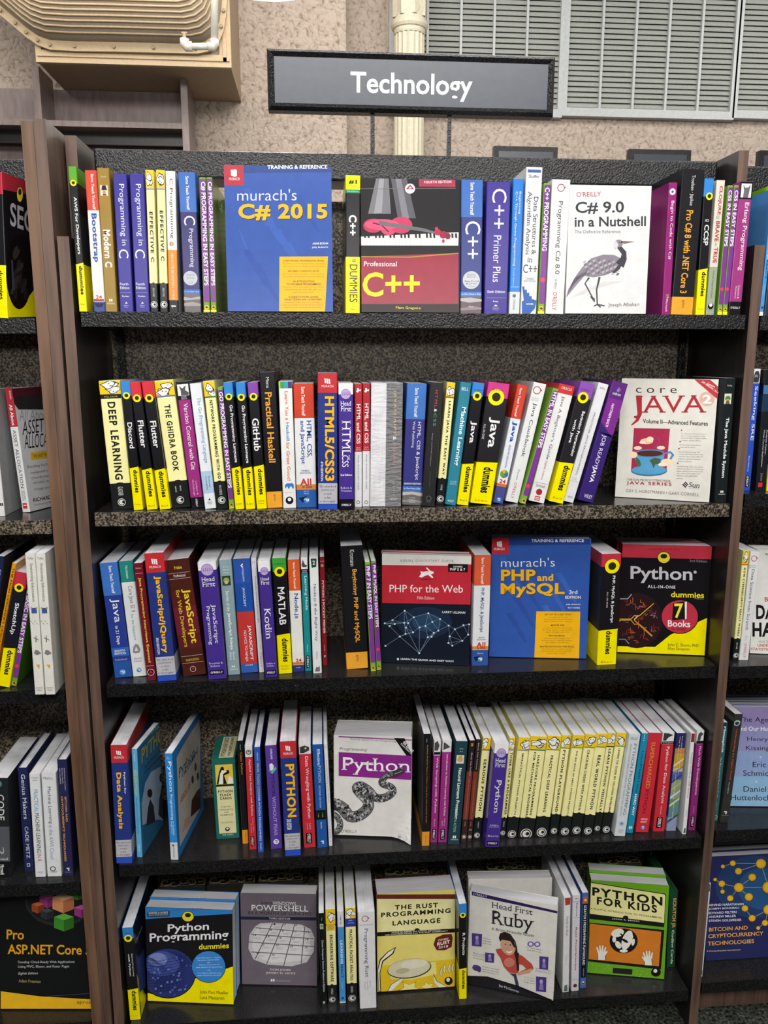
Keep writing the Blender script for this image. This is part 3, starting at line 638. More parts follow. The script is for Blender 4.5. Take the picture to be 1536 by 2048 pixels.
it = [pg([(32, 128), (206, 128), (208, 310), (40, 312)], '#b03040'), pg([(205, 112), (1005, 112), (1000, 195), (206, 200)], '#2c4688')]
for k in range(12):
    x = 200 + 90 * ((k * 5) % 9); y = 340 + 60 * k; it.append(pg([(x, y), (x + 60, y - 10), (x + 230, y + 320), (x + 205, y + 330)], ('#3b5eb0', '#3150a0')[k % 2]) if x + 230 < 960 and y + 330 < 1400 else pg([(160, 700), (175, 700), (300, 1000), (280, 1000)], '#3b5eb0'))
it += [pg([(95, 172), (118, 180), (116, 232), (97, 224)], W_), pg([(112, 170), (134, 178), (134, 238), (116, 230)], W_), pg([(128, 168), (148, 176), (148, 230), (132, 232)], W_), tx('MURACH', 80, 266, 172, 266, 24, '#eeeeee', 's')]
it += [tx('TRAINING & REFERENCE', 416, 168, 942, 165, 34, '#f0f0f2', 'b'), tx("murach's", 152, 446, 672, 442, 100, '#f2f2f4', 'l'), tx('C# 2015', 165, 624, 946, 622, 148, '#2a3050', 'B'), tx('C# 2015', 160, 618, 942, 616, 146, '#f2b41e', 'B'), tx('ANNE BOEHM', 812, 830, 948, 829, 17, '#e8e8f0', 'b'), tx('JOEL MURACH', 806, 866, 948, 864, 17, '#e8e8f0', 'b')]
it += [pg([(522, 936), (948, 934), (922, 1418), (520, 1428)], '#f0b41c')]
for a, t, b, hh in ((552, 'A SELF-PACED, PROFESSIONAL BOOK', 916, 982), (596, 'AN OBJECT-ORIENTED BOOK', 872, 1073), (640, 'AN INTRODUCTION', 828, 1162), (582, 'TO DATABASE PROGRAMMING', 884, 1186), (600, 'A GUIDE TO WORK-SAVING', 862, 1298), (564, 'VISUAL STUDIO AND C# FEATURES', 892, 1322)): it.append(tx(t, a, hh, b, hh, 17, '#3b3420', 'b'))
for a, t, b, hh in ((550, 'that shows you how to use Visual Studio, C#, and the', 920, 1006), (552, '.NET classes to develop Windows Forms applications', 918, 1030), (545, 'that shows you how to use business classes, inheritance,', 922, 1096), (556, 'and interfaces the way they\'re used in the real world', 912, 1120), (548, 'that gets you started developing professional database', 910, 1210), (568, 'applications with data sources, ADO.NET code,', 892, 1234), (642, 'and the Entity Framework', 820, 1256), (566, 'including 2015 features like Live Code Analysis,', 884, 1345), (545, 'Code Lens, and expression-bodied functions, as well as', 908, 1367), (560, 'earlier features like lambda expressions and LINQ', 886, 1389)): it.append(tx(t, a, hh, b, hh, 13, '#5a4a20', 'q'))
fo(1, (70, 1428), (992, 1424), (32, 130), 3, .035, BLU, it, 'large blue face-out book with yellow lettering on the top shelf', '#2c4688')
bk(1, 1100, 1228, 1432, 1102, 222, K_, [bd(-INF, 348, YL), bd(348, 378, '#2a8a64'), H('#1', 262, 300, .22, .76, K_, 'B'), H('Bestselling', 310, 320, .3, .7, '#5a5a20', 'q'), H('7th Edition', 356, 370, .12, .86, '#cfe8dc', 'q'), V('C++', 570, 750, .22, .76, W_, 'B'), bd(938, INF, YL), V('FOR', 955, 985, .45, .72, '#3a3a18', 's'), V('DUMMIES', 1005, 1335, .28, .82, '#2a2a18', ''), H('Davis', 1390, 1404, .36, .66, '#55551a', 'q')], 'thick black and yellow spine between the blue and the violin covers')
C(440, 300, 4.389)
it = [pg([(1228, 246), (2092, 246), (2092, 935), (1238, 935)], '#1b191b'), pg([(1370, 250), (1480, 250), (1500, 560), (1300, 560)], '#77777c'), pg([(1400, 250), (1440, 250), (1420, 550), (1350, 560)], '#99999e'), pg([(1500, 250), (1640, 250), (1720, 600), (1560, 600)], '#5c5c62'), pg([(1540, 250), (1590, 250), (1660, 600), (1600, 600)], '#808088')]
it += [pg([(1228, 760), (2095, 722), (2092, 840), (1232, 838)], '#e2e2de')]
for k in range(26):
    x = 1262 + 32 * k
    if k % 7 not in (2, 6): it.append(pg([(x, 732), (x + 17, 732), (x + 20, 772), (x + 3, 772)], '#222222'))
    it.append(ln([(x - 8, 775), (x - 8, 838)], 1.6, '#a8a8a4'))
it += [el(1345, 665, 88, 62, '#c03a60'), el(1480, 690, 70, 58, '#cf4a6e'), el(1590, 660, 98, 74, '#c43e62'), el(1420, 655, 150, 48, '#d65578'), ln([(1340, 640), (1420, 660), (1480, 720)], 10, '#5a1428'), pg([(1390, 620), (1800, 690), (1890, 720), (1880, 735), (1780, 716), (1400, 660)], '#6d6d72'), el(1910, 722, 30, 28, '#b03052'), el(1960, 745, 34, 32, '#a02c4a'), el(2000, 756, 24, 28, '#8a2440'), el(1900, 690, 14, 14, '#c04060'), el(1960, 800, 12, 16, '#b03a58')]
it += [pg([(1232, 935), (2094, 905), (2092, 1352), (1240, 1352)], '#9a3446'), pg([(1232, 932), (1660, 936), (2094, 902), (2094, 912), (1660, 946), (1232, 940)], '#b08a3a'), pg([(1240, 1352), (2092, 1352), (2090, 1440), (1240, 1440)], '#261a1c')]
it += [pg([(1745, 240), (2065, 238), (2066, 326), (1746, 322)], '#a33650'), tx('FOURTH EDITION', 1792, 294, 2030, 290, 22, '#efe0e4', 'bt'), ln([(1235, 340), (2070, 336)], 3, '#8a8a8a'), el(1668, 340, 44, 44, '#e8e6e4'), pg([(1632, 345), (1668, 302), (1704, 345)], '#a02a3a'), pg([(1654, 338), (1668, 318), (1684, 338)], '#e8e6e4')]
it += [tx('Professional', 1260, 1020, 1555, 1022, 42, '#f0e8ea', 's'), tx('C++', 1252, 1290, 1752, 1282, 215, '#f2e21c', 'b'), tx('Marc Gregoire', 1542, 1400, 1760, 1404, 28, '#ecdc3c', 's')]
fo(1, (1242, 1438), (2100, 1440), (1230, 246), 2, .04, '#1b191b', it, 'face-out book showing a red violin on piano keys, top shelf', '#1b191b')
C(780, 300, 4.389)
bk(1, 617, 805, 1440, 626, 262, '#313c82', [bd(-INF, 588, '#3f6cb8'), V('Sams Teach Yourself', 285, 572, .42, .6, W_), V('C++', 625, 955, .2, .9, W_, ''), dc(1142, .5, .4, '#c2c4ca'), H('EIGHTH', 1088, 1102, .33, .67, '#44506a', 'q'), H('EDITION', 1108, 1122, .3, .7, '#44506a', 'q'), H('New C++14', 1144, 1160, .2, .84, '#33405c'), H('& C++17', 1166, 1180, .26, .76, '#33405c'), H('Coverage', 1192, 1203, .34, .66, '#44506a', 'q'), bd(1245, 1285, '#3f7cc8'), H('in One Hour a Day', 1258, 1276, .06, .96, W_), bd(1285, INF, '#6a5a5e'), up([(0, 1300), (.5, 1295), (1, 1312), (1, 1330), (.4, 1340), (0, 1325)], '#b4b0b0'), up([(0, 1390), (.6, 1370), (1, 1385), (1, 1400), (0, 1410)], '#8e8488'), H('Rao', 1368, 1380, .4, .6, W_, 'q')], 'thick navy spine with blue top and pale round seal right of the violin cover')
bk(1, 824, 1030, 1440, 850, 280, '#413590', [V('C++', 340, 692, .24, .84, '#eeeef6', ''), V('Primer Plus', 750, 1160, .34, .66, '#e6e6f2', ''), H('Sixth Edition', 1232, 1256, .12, .88, '#d8d8ea'), rc(1296, 1300, .1, .92, '#8a84c4'), H('Prata', 1322, 1336, .38, .6, '#e0e0f0'), up([(.4, 1372), (.5, 1356), (.6, 1372)], W_), H('Addison', 1382, 1393, .36, .64, '#d0d0e4', 'q'), H('Wesley', 1398, 1409, .38, .62, '#d0d0e4', 'q')], 'very thick violet spine with big white letters right of the navy one')
bk(1, 1042, 1136, 1438, 1082, 255, '#2a7cd2', [V('Beginning', 365, 562, .56, .78, W_, ''), V('C++ Through Game Programming', 365, 1020, .22, .46, W_, ''), rc(1200, 1204, .1, .9, '#bcd8f2'), V('Fourth Edition', 1040, 1190, .28, .4, '#cfe2f6', 'q'), bd(1245, INF, '#d4d6d8'), dc(1280, .45, .16, '#4a6a9a'), V('CENGAGE', 1310, 1402, .36, .56, '#55657a', '')], 'bright blue spine with pale grey foot left of the tall white book')
bk(1, 1142, 1283, 1440, 1197, 150, '#dadcde', [rc(172, 198, .1, .9, '#3b5c9e'), H('Shaffer', 218, 245, .16, .84, '#3a3f46', 's'), V('Data Structures &', 410, 920, .54, .82, '#44484e', 's'), V('Algorithm Analysis', 362, 920, .1, .42, '#44484e', 's'), H('in', 940, 985, .3, .62, '#44484e', 's'), H('C++', 1005, 1080, .06, .92, '#3a3e44', 's'), H('THIRD', 1122, 1140, .22, .78, '#5a5e64', ''), H('EDITION', 1144, 1160, .16, .88, '#5a5e64', '')] + [up([(.05 + .16 * k, 1200 + 28 * k), (.17 + .16 * k, 1196 + 28 * k), (.30 + .14 * k, 1300 + 10 * k), (.3 + .12 * k, 1345), (.2 + .1 * k, 1340)], '#2f5fae') for k in range(5)] + [up([(.06, 1330), (.5, 1300), (.98, 1320), (.9, 1390), (.6, 1440), (.1, 1440)], '#2f5fae'), H('DOVER', 1344, 1360, .36, .8, W_)], 'tall white spine with a blue hand at its foot, top shelf', minw=.02)
bk(1, 1293, 1353, 1440, 1352, 290, '#7aa63a', easy('C++ PROGRAMMING', 330, 885, 305, 1350, 1392, badge=1140), 'thin green-edged purple spine between two white books, top shelf')
bk(1, 1362, 1521, 1440, 1424, 258, '#dfe0de', ring(332, .5, .2) + [V('Programming C# 8.0', 450, 1090, .34, .66, '#3c4046', ''), V('Griffiths', 1130, 1218, .42, .56, '#6a6e74', ''), V("O'REILLY", 1248, 1405, .36, .6, '#b03a44', '')], 'white spine with a red ring, against the left edge of the crane cover')
C(1120, 300, 3.692)
it = [tx("O'REILLY", 122, 346, 302, 342, 36, '#b03648', ''), tx('C# 9.0', 114, 474, 472, 470, 92, '#3a3d42', 'b'), tx('in a Nutshell', 108, 568, 634, 562, 74, '#3a3d42', 'b'), tx('The Definitive Reference', 108, 616, 446, 614, 24, '#6a6d72', ''), tx('Joseph Albahari', 356, 1164, 584, 1160, 34, '#46484c', '')]
G1, G2, G3 = '#45404a', '#8a828e', '#b4adb6'
it += [pg([(45, 1110), (180, 1030), (330, 970), (480, 965), (300, 1010), (120, 1080)], '#d2cfcd'), pg([(46, 1088), (60, 1030), (110, 940), (160, 870), (230, 800), (320, 772), (400, 775), (450, 800), (470, 830), (430, 875), (380, 905), (330, 925), (250, 940), (180, 930), (120, 1000)], G2)]
for k in range(42):
    a = k % 7; b = k // 7; x = 180 + a * 36 + b * 6; y = 812 + b * 18 + abs(a - 3) * 5
    if x < 445: it.append(el(x, y, 13, 7, (G3, '#746c78')[k % 2], -35))
for k in range(8): it.append(pg([(46 + 5 * k, 1086 - 14 * k), (100 + 12 * k, 960 - 6 * k), (150 + 10 * k, 905 - 4 * k), (130 + 9 * k, 930 - 2 * k)], (G1, '#6a626e')[k % 2]))
it += [ln([(440, 850), (470, 800), (472, 760), (440, 720), (425, 690)], [70, 46, 36, 30, 28], G1), pg([(385, 905), (430, 850), (470, 820), (440, 880), (400, 910)], G1), el(432, 690, 32, 28, G2, -10), pg([(400, 680), (415, 672), (430, 700), (415, 740), (402, 720)], '#cfcad0'), pg([(455, 672), (552, 676), (470, 692)], '#8a6a5a'), el(450, 680, 12, 8, G1), el(446, 678, 4, 4, '#d8b0a0')]
it += [ln([(215, 942), (184, 985), (235, 1080), (255, 1120)], [14, 9, 8, 8], G1), ln([(292, 938), (270, 1030), (275, 1140)], [16, 10, 9], G1), ln([(250, 1152), (275, 1140), (330, 1150)], 8, G1), ln([(275, 1140), (300, 1162)], 8, G1), ln([(255, 1120), (225, 1080)], 7, G1), ln([(255, 1120), (250, 1090)], 7, G1)]
fo(1, (38, 1212), (632, 1212), (100, 256), 2, .032, '#dcdcdc', it, 'white face-out book showing a grey crane, top shelf', '#dcdcdc')
bk(1, 752, 814, 1212, 806, 241, '#8f2470', [bd(-INF, 400, '#8f2470'), dc(308, .46, .36, W_), dc(308, .46, .14, '#8f2470'), V('Begin to Code with C#', 375, 808, .3, .74, '#f0dcea', ''), rc(1064, 1078, .35, .5, '#d05a2a'), rc(1064, 1078, .54, .7, '#6aa02a'), rc(1082, 1094, .35, .5, '#2a7ac8'), rc(1082, 1094, .54, .7, '#e0b020'), V('Microsoft', 1100, 1195, .4, .64, W_, '')], 'magenta spine with a white cog, right of the crane cover')
bk(1, 818, 978, 1212, 906, 140, '#1c1c20', apr(1085, 'Pro C# 8 with .NET Core 3', 445, 1058, (.3, .64), 'Troelsen \u00b7 Japikse', 185, 410), 'tall thick black spine with orange lettering and orange foot, top shelf', dep=.2)
C(1380, 280, 5.12)
bk(1, 58, 152, 1788, 152, 395, K_, dum('#3584cf', 'CCSP', 868, 1080, 578, 1330, 1352, 1600, 'Deane', 1722, 1736, (.3, .82), .62, '#8a8a20', [H('ISC2', 812, 836, .35, .75, W_)]), 'black spine with blue top and yellow foot near the right end, top shelf')
bk(1, 160, 246, 1788, 276, 412, '#d8d2c4', [bd(1300, INF, '#9aa58c'), V('CLOJURE', 470, 765, .3, .78, '#b04848', 'B'), V('FOR', 775, 808, .5, .66, '#55504a', 'q'), V('THE', 775, 808, .28, .44, '#55504a', 'q'), V('BRAVE', 830, 1040, .3, .78, '#b04848', 'B'), V('AND', 1050, 1090, .4, .56, '#55504a', 'q'), V('TRUE', 1100, 1260, .3, .78, '#b04848', 'B'), V('Daniel Higginbotham', 1340, 1620, .4, .6, '#4a5046', ''), dc(1702, .5, .46, '#1c1c1c'), rg(1702, .5, .42, W_, .1), dc(1690, .5, .2, W_)], 'pale grey-green spine with bold red lettering near the right end, top shelf')
for (x0, x1, xt, lb) in ((278, 328, 392, 'green and purple thin spine, left one of the pair near the right end panel'), (332, 382, 456, 'green and purple thin spine, right one of the pair near the right end panel')):
    bk(1, x0, x1, 1782, xt, 465, '#7aa63a', easy('CSS IN EASY STEPS', 515, 1090, 485, 1685, 1735, badge=1528), lb)
bk(1, 390, 518, 1782, 518, 425, '#9a3a7c', [bd(1655, INF, '#151417'), rc(428, 606, 0, 1, '#151417'), rc(446, 590, .1, .92, '#dcdcda'), up([(.3, 590), (.34, 520), (.25, 460), (.42, 490), (.66, 486), (.82, 455), (.76, 530), (.7, 590)], '#6a6a6e'), V('Erlang Programming', 640, 1340, .42, .84, '#f2e6ee', 's'), V('Cesarini &', 1490, 1625, .58, .74, '#e6d0de', 's'), V('Thompson', 1490, 1625, .34, .5, '#e6d0de', 's'), H("O'REILLY", 1706, 1728, .12, .9, W_, '')], 'magenta spine with a small horse picture, rightmost on the top shelf', y=.004)
# ================================================================ SECOND SHELF
C(180, 720, 4.389)
bk(2, 195, 378, 1312, 75, 185, CR_, nos(185, 300, 1082, 1248, [('DEEP LEARNING', 368, 1050, .3, .68)], '#1d1f20', 'GLASSNER', (1110, 1190), 21, rc_=.19) + [rc(300, 338, 0, 1, '#1d1f20'), H('FULL COLOR', 314, 328, .2, .82, '#c8c878', 'q')], 'wide cream spine with black foot, leftmost on the second shelf')
bk(2, 384, 467, 1318, 264, 188, K_, dum('#3584cf', 'Discord', 548, 775, 315, 950, 965, 1165, 'Gookin', 1260, 1272, (.28, .78), .5, '#8a8a30'), 'black spine with blue top and yellow foot, second on the second shelf')
bk(2, 500, 592, 1316, 346, 197, K_, dum('#cf3440', 'Flutter', 530, 770, 338, 965, 975, 1200, 'Burd', 1270, 1286, (.26, .8), .5, '#a8681c'), 'black spine with red top and yellow foot, left one of the red-topped pair')
bk(2, 612, 710, 1314, 450, 195, K_, dum('#cf3440', 'Flutter', 535, 772, 338, 968, 978, 1205, 'Burd', 1270, 1286, (.26, .8), .5, '#a8681c'), 'black spine with red top and yellow foot, right one of the red-topped pair')
bk(2, 722, 886, 1302, 563, 185, CR_, nos(185, 312, 1060, 1228, [('THE GHIDRA BOOK', 392, 975, .34, .66)], '#5a6aa0', None, (0, 0), 22, rc_=.2) + [V('EAGLE', 1105, 1150, .56, .64, '#d8d8d0', 'q'), V('NANCE', 1105, 1158, .3, .38, '#d8d8d0', 'q')], 'wide cream spine with yellow sketch on top, right of the red-topped pair')
bk(2, 892, 1000, 1302, 753, 195, '#98307c', [bd(-INF, 350, '#1a1a1c'), rc(212, 312, .06, .96, '#e4e4e2'), up([(.3, 310), (.3, 265), (.2, 225), (.45, 250), (.75, 225), (.66, 265), (.95, 290), (.9, 310)], '#55555a'), H('SECOND', 318, 330, .3, .72, W_, 'q'), H('EDITION', 335, 346, .3, .72, W_, 'q'), V('Version Control with Git', 378, 965, .38, .74, '#f0e4ec', 's'), V('Loeliger &', 1062, 1185, .56, .7, '#e4cada', 's'), V('McCullough', 1050, 1190, .3, .44, '#e4cada', 's'), bd(1205, INF, '#17161a'), V("O'REILLY", 1218, 1286, .4, .56, W_)], 'magenta spine with a black and white bat picture on top, second shelf')
bk(2, 1010, 1110, 1308, 873, 210, '#dfe4e8', [V('The Go Programming Language', 330, 905, .4, .8, '#5f86b4', 's'), bd(975, 1170, '#aac4de'), V('Donovan', 1022, 1120, .62, .78, '#44587a', 's'), V('Kernighan', 1022, 1140, .34, .5, '#44587a', 's'), up([(.38, 1232), (.5, 1210), (.62, 1232)], '#333333'), H('Addison', 1240, 1252, .26, .74, '#333333', 's'), H('Wesley', 1256, 1268, .3, .7, '#333333', 's')], 'white spine with pale blue lettering and band, second shelf')
bk(2, 1116, 1214, 1308, 991, 188, CR_, nos(188, 318, 1065, 1230, [('NETWORK PROGRAMMING WITH GO', 352, 1042, .38, .66)], '#3a6a3a', 'WOODBECK', (1098, 1185), 23, rc_=.34), 'narrow cream spine with a round drawn face on top, second shelf')
bk(2, 1222, 1270, 1306, 1117, 240, '#7aa63a', easy('GO PROGRAMMING IN EASY STEPS', 280, 1122, 262, 1225, 1272), 'thin green and purple spine before the pair of blue-topped black books')
bk(2, 1276, 1356, 1312, 1168, 200, K_, dum('#3584cf', 'Go Programming Language', 395, 900, 325, 950, 960, 1185, 'Lee', 1252, 1268, (.36, .78), .48, '#3a6a3a'), 'black spine with blue top and yellow foot, left one of the pair mid-left')
bk(2, 1368, 1452, 1310, 1276, 200, K_, dum('#3584cf', 'Go Programming Language', 398, 905, 330, 952, 965, 1188, 'Lee', 1252, 1268, (.36, .78), .48, '#3a6a3a'), 'black spine with blue top and yellow foot, right one of the pair mid-left')
C(500, 720, 4.389)
bk(2, 60, 150, 1308, -24, 200, K_, dum('#8446a4', 'GitHub', 512, 798, 325, 935, 955, 1182, 'Guthals', 1228, 1242, (.18, .84), .5, '#6a6a18', [H('Haack', 1250, 1264, .24, .76, '#6a6a18', 'q')]), 'black spine with purple top and yellow foot left of the tall black book')
bk(2, 152, 288, 1300, 80, 110, '#19181b', apr(1155, 'Practical Haskell', 282, 900, (.28, .72), 'Mena', 150, 245), 'tall black spine with large orange lettering and orange foot, second shelf', dep=.195)
bk(2, 292, 408, 1300, 250, 190, '#e4e4e2', [rc(190, 248, 0, .12, '#c8d020'), rc(190, 248, .12, .4, '#3a9a5a'), rc(190, 248, .4, .7, '#3aa0a8'), rc(190, 248, .7, 1, '#4a3f74'), V('Learn You a', 275, 528, .42, .68, '#d07a48', 'b'), V('Haskell', 548, 708, .44, .68, '#4a8ac0', 'b'), V('for Great Good!', 722, 1060, .4, .66, '#d07a48', 'b'), up([(.2, 1122), (.2, 1095), (.35, 1082), (.8, 1082), (.88, 1100), (.86, 1128), (.74, 1128), (.72, 1110), (.56, 1112), (.54, 1128), (.42, 1128), (.4, 1112), (.3, 1112), (.28, 1126)], '#3a78c0'), H('Lipovaca', 1158, 1170, .2, .8, '#c07a60', 'q'), dc(1232, .5, .3, '#17171a'), dc(1224, .5, .14, W_)], 'white spine with orange and blue lettering and small blue elephant, second shelf')
bk(2, 412, 588, 1293, 379, 210, '#e2e3e4', [bd(-INF, 510, '#c9432c'), V('Sams Teach Yourself', 235, 490, .38, .56, W_), V('HTML, CSS,', 532, 855, .56, .84, '#2a4f9c', 'b'), V('and JavaScript', 532, 915, .24, .5, '#2a4f9c', 'b'), H('THIRD', 965, 980, .26, .68, '#4a5a80'), H('EDITION', 985, 1000, .22, .74, '#4a5a80'), H('All', 1040, 1100, .2, .76, '#c03a30', 'B'), bd(1092, 1138, '#d88a3a'), H('in One', 1098, 1124, .3, .78, '#28345c', 'b'), bd(1138, INF, '#2f5ea8'), up([(.1, 1210), (.5, 1195), (.6, 1230), (.3, 1250)], '#16244a')] + pear(1230, .15) + [H('Kyrnin', 1148, 1158, .38, .62, W_, 'q'), H('Meloni', 1166, 1176, .38, .62, W_, 'q')], 'white spine with red top and dark blue lettering and orange strip, second shelf')
bk(2, 598, 768, 1312, 593, 115, '#28377e', mur(288, 'HTML5/CSS3', 318, 1062, (.36, .84), 160, 206, 1082, 1262, 1265, V('4TH EDITION', 890, 1062, .14, .26, W_)), 'tall navy spine with red top and huge yellow lettering, second shelf', dep=.2)
bk(2, 784, 912, 1312, 775, 205, '#45308a', hf(302, 'HTML', 532, 840, (.22, .82), 360, 402, 452, 1272, 'Robson &', 1112, 1132) + [V('CSS', 836, 940, .22, .66, W_, 's'), V('and', 832, 876, .68, .78, W_, 's'), H('2nd Edition', 1000, 1018, .1, .9, W_), H('Freeman', 1138, 1156, .16, .86, '#d8d4e6', 'q'), bd(1220, INF, '#151318')], 'purple spine with pale brain top, left of two thin red and white books', y=None)
for (x0, x1, xt, yb, yt, dx, lb) in ((916, 982, 918, 1290, 212, 0, 'thin spine with red top half and white lower half, left one of the twins'), (986, 1052, 990, 1286, 207, -6, 'thin spine with red top half and white lower half, right one of the twins')):
    bk(2, x0, x1, yb, xt, yt, '#dededf', [bd(-INF, 806 + dx, '#b02c36'), up([(.2, 275), (.35, 262), (.3, 250), (.5, 245), (.62, 262), (.85, 256), (.8, 275), (.6, 272), (.4, 288)], W_), V('HTML and CSS', 388 + dx, 735 + dx, .26, .78, '#f4e8e8', 'b'), H('Ninth', 765 + dx, 776 + dx, .22, .8, '#e8d0d0', 'q'), H('Edition', 782 + dx, 793 + dx, .18, .84, '#e8d0d0', 'q'), V('VISUAL QUICKSTART GUIDE', 830 + dx, 1138 + dx, .4, .62, '#5a5c60', ''), rg(1248, .5, .24, '#4a5a58', .3)], lb)
# shrink-wrapped pair
r = bk(2, 1186, 1322, 1288, 1203, 203, '#2b2a2c', [V('JAVASCRIPT', 262, 655, .42, .62, '#d8a83c', 't'), V('&', 670, 700, .42, .64, W_), V('JQUERY', 722, 945, .42, .62, '#c84858', 't'), V('JON DUCKETT', 1060, 1190, .46, .58, '#7a7a7c', 't'), H('WILEY', 1215, 1232, .3, .8, '#b8b8b8', 's')], 'two books shrink-wrapped in clear film, white page edges beside a charcoal spine', dep=.19, name='wrapped_book_set')
def wrap_set(root):
    sp = [c for c in root.children if c.name.startswith('cover')][0]; xs = [v.co.x for v in sp.data.vertices]; zs = [v.co.z for v in sp.data.vertices]; w, h = max(xs), max(zs); l = .0285
    mb = MB(); mb.box((-l, .0008, .0006), (-.0012, .188, h - .001), M_PAGE); mb.build('turned_pages', root)
    mb = MB()
    for a, b in ((-l - .0008, -l), (-.0011, -.0004)): mb.box((a, .0, .0002), (b, .19, h), ink('#d8d8da'))
    mb.build('turned_cover', root)
    m = bpy.data.materials.new('clear_film'); m.use_nodes = True; t = m.node_tree; b = t.nodes['Principled BSDF']; b.inputs['Roughness'].default_value = .12; b.inputs['Base Color'].default_value = (.9, .9, .92, 1); b.inputs['Alpha'].default_value = .20; b.inputs['Specular IOR Level'].default_value = .9
    tc = t.nodes.new('ShaderNodeTexCoord'); n = noise(t, tc.outputs['Object'], 1, 4, (60, 60, 190)); bump(t, b, n.outputs[0], 1.0, .006)
    mb = MB(); e = .0012; mb.box((-l - e, -e, .0003), (w + e * .2, .190, h + e), m); mb.build('film', root)
wrap_set(r)
C(800, 720, 4.389)
bk(2, 15, 186, 1275, 63, 205, '#3a3a80', [bd(-INF, 520, '#4274c0'), V('Sams Teach Yourself', 245, 502, .42, .6, W_), V('HTML, CSS & JavaScript', 542, 1052, .58, .8, '#e4e4f0', ''), V('Web Publishing', 538, 770, .34, .5, '#d4d4e8', ''), H('SEVENTH EDITION', 1078, 1094, .06, .94, W_), bd(1108, 1150, '#3f74c0'), H('in One Hour a Day', 1120, 1138, .08, .92, W_), bd(1150, INF, '#6e6a6a'), up([(0, 1160), (.5, 1155), (1, 1165), (1, 1195), (.5, 1180), (0, 1190)], '#bcb8b4'), up([(0, 1230), (.4, 1222), (1, 1236), (1, 1250), (0, 1248)], '#8e8a88'), H('Lemay', 1202, 1214, .36, .66, W_, 'q'), H('Colburn', 1222, 1234, .34, .68, W_, 'q'), H('Kyrnin', 1242, 1254, .36, .66, W_, 'q')], 'wide indigo spine with blue top right of the shrink-wrapped pair')
bk(2, 190, 304, 1285, 266, 195, '#2a2a2c', [V('HTML', 262, 418, .44, .64, '#c8484a', 't'), V('&', 428, 455, .44, .64, W_), V('CSS', 468, 578, .44, .64, '#4aa878', 't'), V('design and build websites', 640, 930, .38, .5, '#8a8a8c', ''), V('JON DUCKETT', 975, 1120, .42, .52, '#5a5a5c', 't'), rg(1215, .5, .2, '#6a6a6c', .2), H('WILEY', 1240, 1252, .32, .68, '#6a6a6c', 's')], 'charcoal spine with small red and green capitals, middle of the second shelf', dep=.19)
bk(2, 312, 385, 1273, 414, 195, CR_, nos(195, 322, 1040, 1218, [('LEARN JAVA THE EASY WAY', 358, 1010, .34, .7)], '#b04a2a', 'PAYNE', (1095, 1142), 24, rc_=.42), 'narrow cream spine left of the teal one, second shelf')
bk(2, 393, 490, 1276, 532, 195, '#2f7f96', [H('BELL', 242, 268, .18, .8, '#e6eef0', ''), V('Machine Learning', 412, 925, .3, .8, '#f0f4f4', 'b'), H('SECOND', 1062, 1074, .2, .8, '#bcd8de', 'q'), H('EDITION', 1082, 1094, .22, .78, '#bcd8de', 'q'), H('WILEY', 1228, 1246, .18, .78, W_, 's')], 'teal spine with bold white lettering, second shelf')
bk(2, 498, 600, 1278, 642, 195, K_, dum('#3584cf', 'Java', 535, 730, 320, 918, 935, 1160, 'Burd', 1222, 1238, (.22, .78), .5, '#5a8a5a', [H('7th Edition', 256, 268, .12, .86, '#23407a', 'q')]), 'black spine with blue top and yellow foot right of the teal book')
bk(2, 612, 800, 1274, 778, 190, '#232126', dum('#c83a88', 'Java', 505, 768, 330, 905, 940, 1165, 'Lowe', 1222, 1240, (.28, .8), .46, '#b0641c', [H('8th Edition', 256, 272, .24, .72, '#5a1a40', 'q'), V('ALL-IN-ONE', 570, 700, .08, .18, W_, 't')]), 'thick black spine with pink top and yellow foot, second shelf')
bk(2, 812, 904, 1264, 1034, 210, '#dfe3ea', [bd(-INF, 515, '#cc4330'), V('Sams Teach Yourself', 248, 498, .3, .52, W_), V('Java', 540, 720, .24, .76, '#2a4f9c', 'B'), V('EIGHTH EDITION', 748, 945, .4, .58, '#44548a'), dc(1000, .5, .4, '#5aa83a'), up([(.5, 1000), (.86, 980), (.9, 1010), (.7, 1030)], '#3a62b8'), up([(.5, 1000), (.2, 975), (.4, 962), (.6, 964)], '#e0b03a'), up([(.5, 1000), (.64, 1034), (.4, 1036)], '#c8403a'), H('24', 1048, 1082, .2, .8, '#c02a2a', 'B'), bd(1086, 1112, '#c8743a'), bd(1112, INF, '#4a4c8c')] + pear(1225, .24), 'leaning white spine with red top, large blue lettering and round rainbow seal, second shelf')
bk(2, 918, 1034, 1258, 1176, 192, '#e0e1e2', ring(268, .38, .3) + [H('FOURTH', 332, 344, .14, .66, '#7a7e84', 'q'), H('EDITION', 350, 362, .14, .66, '#7a7e84', 'q'), V('Java Cookbook', 378, 850, .3, .66, '#3a3e44', ''), V('Darwin', 962, 1055, .4, .56, '#6a6e74', ''), V("O'REILLY", 1075, 1215, .36, .58, '#b8384a', '')], 'leaning white spine with a large red ring, second shelf')
bk(2, 1050, 1103, 1267, 1347, 245, '#7aa63a', easy('HTML IN EASY STEPS', 282, 770, 272, 1190, 1235, badge=1105), 'leaning thin green and purple spine between two white books, second shelf')
